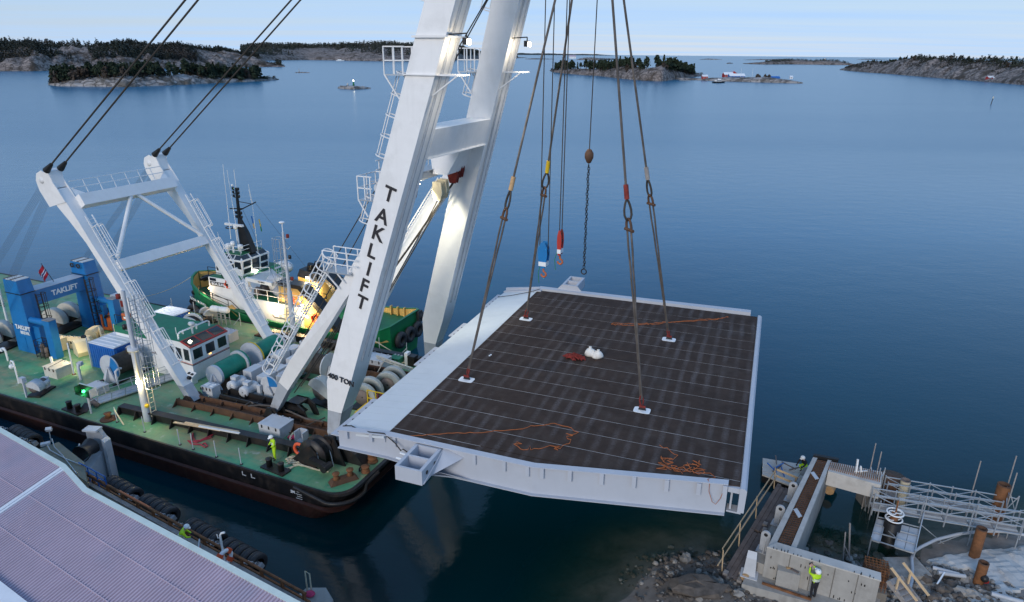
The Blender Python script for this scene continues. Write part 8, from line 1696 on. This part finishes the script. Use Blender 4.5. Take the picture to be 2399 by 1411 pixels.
for k,(px,lb) in enumerate((((13.304,29.257,1.63),'grey steel bearing stand with eye hole nearest the camera on the pier ledge'),((14.852,31.421,1.63),'grey steel bearing stand with eye hole in the middle of the pier ledge'),((16.391,33.598,1.63),'grey steel bearing stand with eye hole farthest along the pier ledge'))):
    o=thing('bearing_stand',lb,'bearing',FW,px,az- R(90),'steel bearing stands on the pier');m=MB();oq=[]
    for kk in range(13):a=R(-10+200*kk/12);oq.append((.0+.0,.24*math.cos(a),1.0+.24*math.sin(a)))
    ol=[(.24,0.0),*[(c_[1],c_[2]) for c_ in oq],(-.24,0.0)]
    m.loft([[(x,e,z) for x,z in ol] for e in (-.05,.05)]);part('eye_plate',m,'grey_paint',o)
    part('eye_hole',MB().lathe([(.001,-.062),(.10,-.062),(.10,.062),(.001,.062)],14,(0,0,1.02),'Y'),'plate_dark',o);part('base_plate',MB().b2((-.35,-.3,-.002),(.35,.3,.04)),'grey_paint',o);part('rib',MB().plate([(.0,.05,.04),(.0,.28,.04),(.0,.05,.8)],.05,(1,0,0)).plate([(.0,-.28,.04),(.0,-.05,.04),(.0,-.05,.8)],.05,(1,0,0)),'grey_paint',o)
gs=thing('steel_stand','pale grey tapered steel post with bent cap at the near end of the ledge','bearing',FW,(12.282,28.202,1),az- R(80));part('post',MB().loft([[(-.30,-.16,.04),(.30,-.16,.04),(.30,.16,.04),(-.30,.16,.04)],[(-.24,-.14,1.1),(.24,-.14,1.1),(.24,.14,1.1),(-.24,.14,1.1)],[(-.22,.1,1.38),(.22,.1,1.38),(.22,.2,1.3),(-.22,.2,1.3)]]),'light_grey',gs);part('base_plate',MB().b2((-.42,-.35,.0),(.42,.35,.04)),'light_grey',gs)
wk=thing('timber_walkway','old grey timber walkway running beside the pier ledge','walkway',FW,(*(13.772,32.274,0.6)[:2],.6));WO=Vector((*(13.772,32.274,0.6)[:2],.6))
wa=[Vector(p) for p in ((11.082,28.668,0.6),(11.757,27.974,0.6),(17.582,35.976,0.6),(16.916,36.775,0.6))]
def wmix(u,v):return wa[0].lerp(wa[3],v).lerp(wa[1].lerp(wa[2],v),u)-WO
for k in range(4):
    u0,u1=k/4+.006,(k+1)/4-.006;
    for v0,v1 in ((0.0,.46),(.464,1.0)):
        if k==0 and v0==0:v0=.0
        m=MB();m.loft([[wmix(u,v)+Vector((0,0,z)) for u,v in ((u0,v0+.008*k),(u1,v0+.008*k),(u1,v1-.012*(k % 2)),(u0,v1-.012*(k % 2)))] for z in (-.35,-.02*(k % 3))]);part('plank',m,'timber_dark',wk)
for v in (.05,.35,.65,.95):part('bearer',MB().bar(wmix(-.1,v)+Vector((0,0,-.5)),wmix(1.1,v)+Vector((0,0,-.5)),.25),'timber_dark',wk)
for k,(u,v) in enumerate(((.15,.015),(.95,.02),(.62,.55),(.75,.5),(.85,.08))):part('bolt_block',MB().box(wmix(u,v)+Vector((0,0,.06)),(.3,.24,.14),(0,0,az)),'timber_grey',wk)
hr=thing('wooden_railing','fresh timber handrail along the water side of the walkway','railing',FW,WO)
for du,dz_,v0,v1 in ((-.35,1.0,.06,.98),(-.25,.55,-.02,.98)):part('rail',MB().bar(wmix(du,v0)+Vector((0,0,dz_)),wmix(du+.15,v1)+Vector((0,0,dz_)),.04,.10),'timber_fresh',hr)
part('rail',MB().bar(wmix(-.30,.28)+Vector((0,0,.35)),wmix(-.22,.75)+Vector((0,0,.4)),.05,.16),'timber_grey',hr)
for v in (.03,.3,.6,.97):part('post',MB().bar(wmix(-.12,v)+Vector((0,0,-.3)),wmix(-.28,v+.02)+Vector((0,0,1.05)),.04,.09),'timber_fresh',hr)
for z in (.55,1.0):part('end_rail',MB().bar(wmix(-.15,.985)+Vector((0,0,z)),wmix(1.25,1.02)+Vector((0,0,z- .1)),.05,.13),'timber_fresh',hr)
part('end_post',MB().bar(wmix(1.0,1.0)+Vector((0,0,-.2)),wmix(1.05,1.01)+Vector((0,0,1.0)),.06,.12),'timber_fresh',hr)
for px,lb,r_ in (((12.023,28.037,0.9),'sawn log end beside the near walkway end',.22),((19.904,36.15,0.5),'sawn log end showing under the cross beam',.3)):single('log',MB().tube((0,0,0),(.9,1.2,.1),r_,r_,12),'log_wood',lb,'log',FW,px)
pn=thing('work_pontoon','flat pale snow-dusted pontoon of boards floating behind the pier','pontoon',FW,(*(18.065,38.549,0.6)[:2],0));PN=Vector((*(18.065,38.549,0.6)[:2],0));pc=[Vector(p)-PN for p in ((16.291,37.772,0.55),(16.985,39.719,0.55),(20.086,38.804,0.55),(18.025,36.275,0.55))]
pm=lambda u,v,z:Vector((*(pc[0].lerp(pc[3],u).lerp(pc[1].lerp(pc[2],u),v)).xy,z))
part('float_body',MB().loft([[pm(u,v,z) for u,v in ((0,0),(1,0),(1,1),(0,1))] for z in (-.4,.45)]),'plate_dark',pn)
for k in range(5):part('board',MB().loft([[pm(u,v,z) for u,v in ((0,k/5+.004),(1,k/5+.004),(1,(k+1)/5-.008),(0,(k+1)/5-.008))] for z in (.453,.55+.01*(k % 2))]),'concrete_pale',pn)
for k in range(7):a=rq.uniform(0,3);u,v=rq.uniform(.2,.9),rq.uniform(.15,.9);p=pm(u,v,.6+.03*k);single('debris_stick',MB().bar((-.5*math.cos(a),-.5*math.sin(a),0),(.5*math.cos(a),.5*math.sin(a),.05),.06),'timber_dark' if k % 3 else 'container_blue','short dark stick of driftwood lying on the pale pontoon' if k % 3 else 'bluish strip of plastic lying on the pale pontoon','debris',FW,PN+p,0,'sticks and scraps on the pontoon')
pk_=(19.164,37.933,0.6);person(FW,(pk_[0]-.1,pk_[1]+.2,.56),R(120),'worker with white helmet and dark jacket half hidden behind the long wall',dict(pelvis=(0,-.1,.5),belly=(0,0,.64),chest=(0,.12,.84),neck=(0,.2,.97),head=(0,.26,1.08),crown=(0,.28,1.18),hl=(-.1,-.1,.45),hr=(.1,-.1,.45),kl=(-.13,.3,.5),kr=(.13,.3,.5),al=(-.11,0,.09),ar=(.11,0,.09),sl=(-.19,.14,.92),sr=(.19,.14,.92),el=(-.26,.3,.7),er=(.26,.3,.7),wl=(-.2,.45,.6),wr=(.2,.45,.6)),'hivis','black_cloth',False)
ph=(14.852,26.569,1);person(FW,(ph[0],ph[1],ZB+.01),R(14),'person in yellow vest and white helmet holding a phone up before the wall',dict(head=(0,-.02,1.63),crown=(0,-.06,1.73),sl=(-.19,0,1.44),el=(-.25,.24,1.42),wl=(-.12,.38,1.62),sr=(.19,0,1.44),er=(.25,.24,1.42),wr=(.06,.40,1.64),chest=(0,-.02,1.34),kl=(-.1,.05,.5)),'black_cloth','hivis',True,1.0,'skin')
single('phone',MB().box((0,0,0),(.16,.02,.09)),'plate_dark','dark phone held up by the person in the yellow vest','phone',FW,Vector((ph[0],ph[1],ZB))+Matrix.Rotation(R(14),3,'Z') @ Vector((-.03,.50,1.70)),R(14))
rc=thing('rebar_cage','rusty square rebar cage standing at the right end of the near wall','rebar',FW,(*(18.043,27.18,2)[:2],1.3),R(-22));m=MB()
for k in range(7):
    for j in range(5):m.bar((-.5+k/6,-.4+j*.2,0),(-.5+k/6,-.4+j*.2,1.35),.025)
for z in (.3,.65,1.0,1.3):
    for k in range(7):m.bar((-.5+k/6,-.4,z),(-.5+k/6,.4,z),.022)
    for j in range(5):m.bar((-.5,-.4+j*.2,z),(.5,-.4+j*.2,z),.022)
part('bars',m,'rusty_steel',rc);part('footing',MB().b2((-.6,-.5,-1.5),(.6,.5,.05)),'concrete_dark',rc)
ws=thing('wooden_stair','steep wooden stair with grey treads leading down beside the near wall','stair',FW,(17.947,26.239,2.2),0);sO=Vector((17.947,26.239,2.2));
s0,s1=Vector((.1,-.1,.3)),Vector((18.98,25.206,1.4))-sO
for off in (Vector((0,0,0)),Vector((.75,.35,0))):
    part('stringer',MB().bar(s0+off,s1+off,.06,.22),'timber_grey',ws);part('handrail',MB().bar(s0+off+Vector((0,0,.8)),s1+off+Vector((0,0,.8)),.05,.12),'timber_fresh',ws);part('post',MB().bar(s0.lerp(s1,.3)+off,s0.lerp(s1,.3)+off+Vector((0,0,.85)),.08),'timber_fresh',ws)
for k in range(6):p=s0.lerp(s1,(k+.5)/6)+Vector((.37,.17,.05));part('tread',MB().box(p,(.9,.3,.05),(0,0,.42)),'timber_grey',ws)
fs_=Vector((21.002,29.433,0.45));single('flat_slab',MB().loft([[(a,b,z) for a,b in ((-.9,-.7),(.9,-.9),(1.1,.5),(-.7,.8))] for z in (-.25,.12)]),'rubble','flat brown stone slab in shallow water behind the near wall','stone',FW,fs_,.2)
pl_=thing('prop_trestle','leaning pair of thin timber props in the water inside the pier','props',FW,(*(18.12,30.076,0)[:2],-.3));part('prop',MB().tube((0,0,0),(.05,.5,2.1),.04,n=6),'timber_grey',pl_);part('prop',MB().tube((.5,.3,0),(.25,.6,2.6),.05,n=6),'timber_grey',pl_);part('prop',MB().tube((.6,.1,.3),(.1,.5,1.3),.035,n=6),'timber_grey',pl_)
tb2=single('timber_beam',MB().bar((0,0,0),Vector((18.206,28.081,1.2))-Vector((17.418,28.595,1.2)),.3,.12),'timber_grey','pale beam lying behind the near wall beside the rebar cage','beam',FW,(17.418,28.595,1.2))
def pile(base,top,r_,lean,label,ma='rusty_steel'):
    o=thing('steel_pile',label,'pile',FW,(base[0],base[1],0));t=Vector((lean[0],lean[1],top))
    m=MB();ring=[]
    m.tube((0,0,-2.5),t,r_,r_,18,False);part('tube',m,ma,o)
    ax_=t.normalized();m=MB();m.lathe([(r_*.80,-.5),(r_*.80,.002),(r_*1.02,.002),(r_*1.02,-.05)],18,t);part('open_rim',m,'skid_rust' if ma=='rusty_steel' else 'timber_dark',o)
    return o
pile((25.265,30.299,0.6),2.3,.26,(.04,.05),'rusty open steel pile standing on the rubble slope, middle one')
pile((24.222,28.305,0.6),1.75,.24,(.03,.05),'short rusty steel pile nearest the camera on the rubble')
pile((28.079,32.904,-0.2),3.1,.34,(.15,.3),'tall rusty steel pile at the end of the scaffold walkways')
pile((23.304,34.31,1),2.6,.26,(0,0),'cream-coloured plastic pile rising through the scaffold','rope_cream')
bp2=thing('pile_casing','black round pile casing with white ring collars inside the scaffold bay','pile',FW,(*(21.463,31.838,0)[:2],0));part('casing',MB().lathe([(.42,-2),(.44,1.6),(.36,1.62),(.36,.8)],20),'plate_dark',bp2)
for z in (1.75,2.15):m=MB();m.torus((0,0,z),.42,.045,'Z',22,6);m.torus((-.16,0,z),.17,.03,'Z',12,5);m.torus((.18,.05,z),.17,.03,'Z',12,5);part('ring_collar',m,'boat_white',bp2)
part('inner_pipe',MB().tube((0,0,1),(.02,0,2.1),.2,n=12).tube((.02,0,2.1),(.05,.05,2.9),.05,n=6),'rusty_steel',bp2)
single('old_pile',MB().lathe([(.55,-2),(.60,1.0),(.8,1.3),(.75,2.0),(.02,2.05)],12),'skid_rust','dark rusted pile head under the scaffold end of the cross beam','pile',FW,(*(23.281,35.496,1)[:2],0))
sc=thing('scaffold','tube scaffold with two board walkways standing in the water beside the pier','scaffold',FW,(*(23.262,32.626,1.6)[:2],0));SO=Vector((*(23.262,32.626,1.6)[:2],0))
def sv(p,z):return Vector((p[0],p[1],z))-SO
D1=[(21.85,34.548,1.9),(25.712,32.962,1.9),(28.552,32.112,1.9),(28.244,31.77,1.9),(25.325,32.527,1.9),(21.49,34.079,1.9)]
def walkway(pa,pb,wd,z,n_,tag_):
    a,b=Vector(pa),Vector(pb);d_=(b- a).normalized();s_=Vector((-d_.y,d_.x,0));ln=(b- a).length
    for k in range(n_):
        for j in range(3):
            y_=(j- 1)*wd/3;p,q_=a+d_*(ln*k/n_+.02),a+d_*(ln*(k+1)/n_- .02)
            part('scaffold_board',MB().bar(sv(p+s_*y_,z),sv(q_+s_*y_,z),wd/3-.02,.05),'timber_grey' if (k+j) % 3 else 'concrete_pale',sc)
    for sg in (-1,1):
        m=MB()
        for k in range(n_+1):p=a+d_*ln*k/n_+s_*sg*wd*.55;m.bar(sv(p,z- .3),sv(p,z+1.15),.055)
        for zz in (.05,.55,1.05):m.bar(sv(a+s_*sg*wd*.55,z+zz),sv(b+s_*sg*wd*.55,z+zz),.05)
        nz_=int(ln/1.1)
        for k in range(nz_):p,q_=a+d_*ln*k/nz_+s_*sg*wd*.55,a+d_*ln*(k+1)/nz_+s_*sg*wd*.55;z0_,z1_=(.55,1.05) if k % 2 else (1.05,.55);m.bar(sv(p,z+z0_),sv(q_,z+z1_),.035)
        part('guard_truss',m,'galvanised',sc)
    return a,b
walkway((22.302,34.495,1.4),(27.909,32.761,1.4),.62,1.4,5,0);walkway((20.795,33.061,1.6),(27.872,31.02,1.6),.62,1.6,6,1)
def standards(pts,z0_,z1_,ma='galvanised',w_=.06):
    for p in pts:part('standard',MB().tube(sv(p,z0_),sv((p[0]+.02,p[1],0),z1_) if not isinstance(z1_,(list,tuple)) else sv(p,z1_[0]),w_/2,n=6),ma,sc)
tops=[((21.516,35.055,1.6),4.6),((21.693,34.629,1.6),4.3),((21.456,33.998,1.6),3.6),((22.13,34.635,1.6),3.2),((26.928,33.736,1.4),4.3),((28.553,33.358,1.4),4.9),((28.083,32.441,1.5),4.4),((25.738,31.533,1.6),2.9),((23.184,32.054,1.6),3.0),((27.991,31.021,1.6),3.0),((28.442,32.256,1.5),3.0)]
for p,zt_ in tops:part('standard',MB().tube(sv(p,-1.5),sv(p,zt_),.035,n=6),'galvanised' if zt_<4 else 'timber_grey',sc)
for i,j in ((0,1),(1,2),(2,3),(0,2),(5,6),(6,10),(7,9)):
    for z0_,z1_ in ((2.0,3.0),(3.0,2.0),(2.8,2.8)):part('brace',MB().bar(sv(tops[i][0],z0_),sv(tops[j][0],z1_),.04),'galvanised',sc)
for i,j in ((0,1),(1,3),(8,7),(4,5)):
    for z0_,z1_ in ((1.2,-.8),(-.8,1.2)):part('brace',MB().bar(sv(tops[i][0],z0_),sv(tops[j][0],z1_),.04),'galvanised',sc)
pa,pb_,pc_,pd=[Vector(p) for p in ((19.819,30.846,1),(21.151,32.807,1),(23.1,31.893,1),(21.624,29.781,1))]
bq=lambda u,v:pa.lerp(pd,u).lerp(pb_.lerp(pc_,u),v)
for u0,u1,nm in ((0,.20,0),(.55,.76,1),(.77,.98,2)):part('steel_deck',MB().loft([[sv(bq(u,v),z) for u,v in ((u0,0.02),(u1,.02),(u1,.96),(u0,.96))] for z in (1.0,1.05)]),'light_grey',sc)
m=MB()
for u,v in ((0,0),(1,0),(1,1),(0,1)):m.tube(sv(bq(u,v),-1.5),sv(bq(u,v),2.2 if v else 1.3),.04,n=6)
for a_,b_2 in (((0,0),(1,0)),((1,0),(1,1)),((0,1),(0,0)),((0,1),(1,1)),((.2,0),(.2,1)),((.54,0),(.54,1)),((0,.33),(1,.33)),((0,.66),(1,.66))):m.bar(sv(bq(*a_),1.12),sv(bq(*b_2),1.12),.05)
m.bar(sv(bq(0,1),1.9),sv(bq(1,1),1.9),.04);m.bar(sv(bq(1,0),1.1),sv(bq(1,1),2.1),.04);m.bar(sv(bq(.2,.66),1.12),sv(bq(.54,.33),1.12),.04);part('bay_frame',m,'galvanised',sc)
for k,(u,lb) in enumerate(((0,'left'),(1,'right'))):pass
hp=[(19.808,27.028,0.7),(20.458,27.869,0.6),(21.087,28.902,0.5),(21.517,29.771,0.5),(21.972,30.308,0.5),(22.514,30.654,0.5),(23.685,31.26,0.5),(25.12,31.68,0.55),(26.686,31.893,0.6),(27.77,31.746,0.7),(29.043,31.211,0.8)]
ropeline('drain_pipe',[(p[0],p[1],p[2]+.3) for p in hp],.085,'pvc_grey','long grey plastic pipe curving over the shore rubble','pipe',FW,None,0,8)
xs_=np.linspace(0,1,46);ys_=np.linspace(0,1,30);U,V=np.meshgrid(xs_,ys_);c4=[np.array(p) for p in ((22.567,30.501,0.4),(29.937,31.64,0.4),(26.175,24.622,1.3),(22.334,25.086,1.3))]
PX=(c4[0]*(1-U[...,None])+c4[1]*U[...,None])*(1-V[...,None])+(c4[3]*(1-U[...,None])+c4[2]*U[...,None])*V[...,None]
GZ=np.array([[ground_z(x,y) for x,y in zip(r0,r1)] for r0,r1 in zip(PX[...,0],PX[...,1])]);edge=np.minimum.reduce([U,1-U,V,1-V])
cover=vnoise(PX[...,0],PX[...,1],.5,9)
Zm=GZ+.14+.06*np.sin(V*190)*(V<.75)+.2*(cover- .5)-np.where(edge<.01,.8,0)-np.where(cover<.36,.6,0)
structure('slope_mat',grid_mesh('slope_mat',PX[...,0],PX[...,1],Zm,'mat_sheet',None,False),None)
def stone_mesh(seed,r_=1.0):
    q=random.Random(seed);m=MB();m.ball((0,0,0),r_,7,5,(1,.8,.62));m.v=[tuple(Vector(v)*q.uniform(.78,1.2)) for v in m.v];m.sm=[False]*len(m.sm);return m
SM=[stone_mesh(k).mesh('boulder','rubble' if k % 2 else 'rubble_dark') for k in range(6)]
BS=[((9.396,27.444,0.6),1.0,'broad flat-topped boulder on the shore left of the walkway'),((9.511,30.018,0.1),.42,'pale square boulder at the water edge on the left shore'),((8.6,27.65,0.4),.3,'brownish stone at the water edge near the bottom'),((10.691,27.951,0.5),.38,'grey stone just left of the walkway end'),((10.995,27.571,0.5),.3,'pale stone below the walkway end'),((11.443,27.2,0.5),.35,'brown stone at the corner of the base slab'),((21.791,28.798,0.6),.45,'pale boulder beside the grey pipe, upper one'),((21.109,28.176,0.6),.35,'pale boulder beside the grey pipe, lower one'),((22.135,27.76,0.8),.5,'white-grey boulder in the rubble heap, left one'),((22.862,27.534,0.8),.45,'white-grey boulder in the rubble heap, middle one'),((22.883,28.28,0.8),.4,'grey boulder in the rubble heap, top one'),((23.219,27.285,0.9),.4,'white-grey boulder in the rubble heap, right one'),((21.199,27.081,0.8),.38,'grey boulder in the rubble heap, lowest one'),((19.426,27.273,0.6),.3,'dark stone beside the wooden stair'),((22.146,30.21,0.3),.35,'rounded dark stone below the scaffold bay'),((23.673,28.596,0.8),.33,'smooth dark boulder above the rubble heap')]
for k,(p,s_,lb) in enumerate(BS):
    o=bpy.data.objects.new('boulder',SM[k % 6]);COL.objects.link(o);o.matrix_world=Matrix.Translation((p[0],p[1],max(ground_z(p[0],p[1]),-.2)+s_*.2)) @ Matrix.Rotation(k*1.3,4,'Z') @ Matrix.Diagonal((s_*(1.5 if k==0 else 1),s_,s_*(.6 if k==0 else 1),1));o['label']=lb;o['category']='boulder';o['group']='boulders on the shore'
m=MB();tmpl=[stone_mesh(20+k) for k in range(5)];q=random.Random(31);cnt=0
areas=[((8.2,28.813,0.3),2.4,260,(.04,.2)),((10.203,28.005,0.5),2.8,380,(.04,.18)),((10.279,29.815,0),2.4,130,(.05,.2)),((11.21,27.034,0.6),2.0,200,(.04,.16)),((21.973,27.67,0.8),2.6,460,(.06,.28)),((20.368,27.428,0.6),1.8,240,(.05,.2)),((23.342,27.142,0.9),2.5,260,(.05,.2)),((18.722,31.987,-0.6),3.0,160,(.1,.4)),((20.872,29.831,0.1),2.4,160,(.08,.3)),((13.83,26.608,0.5),2.5,200,(.05,.18))]
for c_,rad_,n_,(r0_,r1_) in areas:
    for k in range(n_):
        a=q.uniform(0,6.28);d_=rad_*math.sqrt(q.random());x,y=c_[0]+d_*math.cos(a),c_[1]+d_*math.sin(a);s_=r0_+(r1_- r0_)*q.random()**2.5;t=tmpl[q.randrange(5)];z=ground_z(x,y)+s_*.15;ca,sa=math.cos(a*3),math.sin(a*3)
        m.mi=q.randrange(2) if c_[0]>15 else (1 if q.random()<.75 else 0)
        m._add([(x+s_*(v[0]*ca- v[1]*sa),y+s_*(v[0]*sa+v[1]*ca),z+s_*v[2]) for v in t.v],t.f)
stuff('shore_rubble',m,['rubble','rubble_dark'])
for p,a,ln,lb in (((22.881,28.943,0.9),R(-25),1.2,'grey plastic pipe length lying in the rubble, upper of two'),((23.044,28.694,0.9),R(-12),1.3,'grey plastic pipe length lying in the rubble, lower of two'),((24.393,26.608,1.2),R(-25),1.3,'grey pipe length lying at the bottom right')):single('pipe_length',MB().tube((-ln/2*math.cos(a),-ln/2*math.sin(a),0),(ln/2*math.cos(a),ln/2*math.sin(a),0),.11,n=10),'pvc_grey',lb,'pipe',FW,(p[0],p[1],ground_z(p[0],p[1])+.4),0,'loose grey pipe lengths')
single('white_stake',MB().bar((0,0,0),(.8,.75,.1),.07),'letter_white','thin white stake lying on the rubble','stake',FW,(*(21.882,27.996,0.8)[:2],ground_z(*(21.882,27.996,0.8)[:2])+.35))
single('clamp_tool',MB().bar((0,0,0),(.0,.1,.9),.09).bar((.3,0,0),(.2,0,.5),.08).bar((-.1,0,.1),(.7,.1,.1),.07),'boat_white','white clamp tool standing on the cross beam','tool',FW,(*(20.444,34.604,2.8)[:2],ZT+.02))
ph2=thing('pump_hose','red and dark pump fitting beside the nearest rusty pile','pump',FW,(*(24.295,28.085,0.8)[:2],ground_z(*(24.295,28.085,0.8)[:2])+.15));part('pump_body',MB().ball((0,0,.2),.2,10,6),'black_steel',ph2);part('valve',MB().box((.12,0,.02),(.2,.15,.15)),'red_paint',ph2)
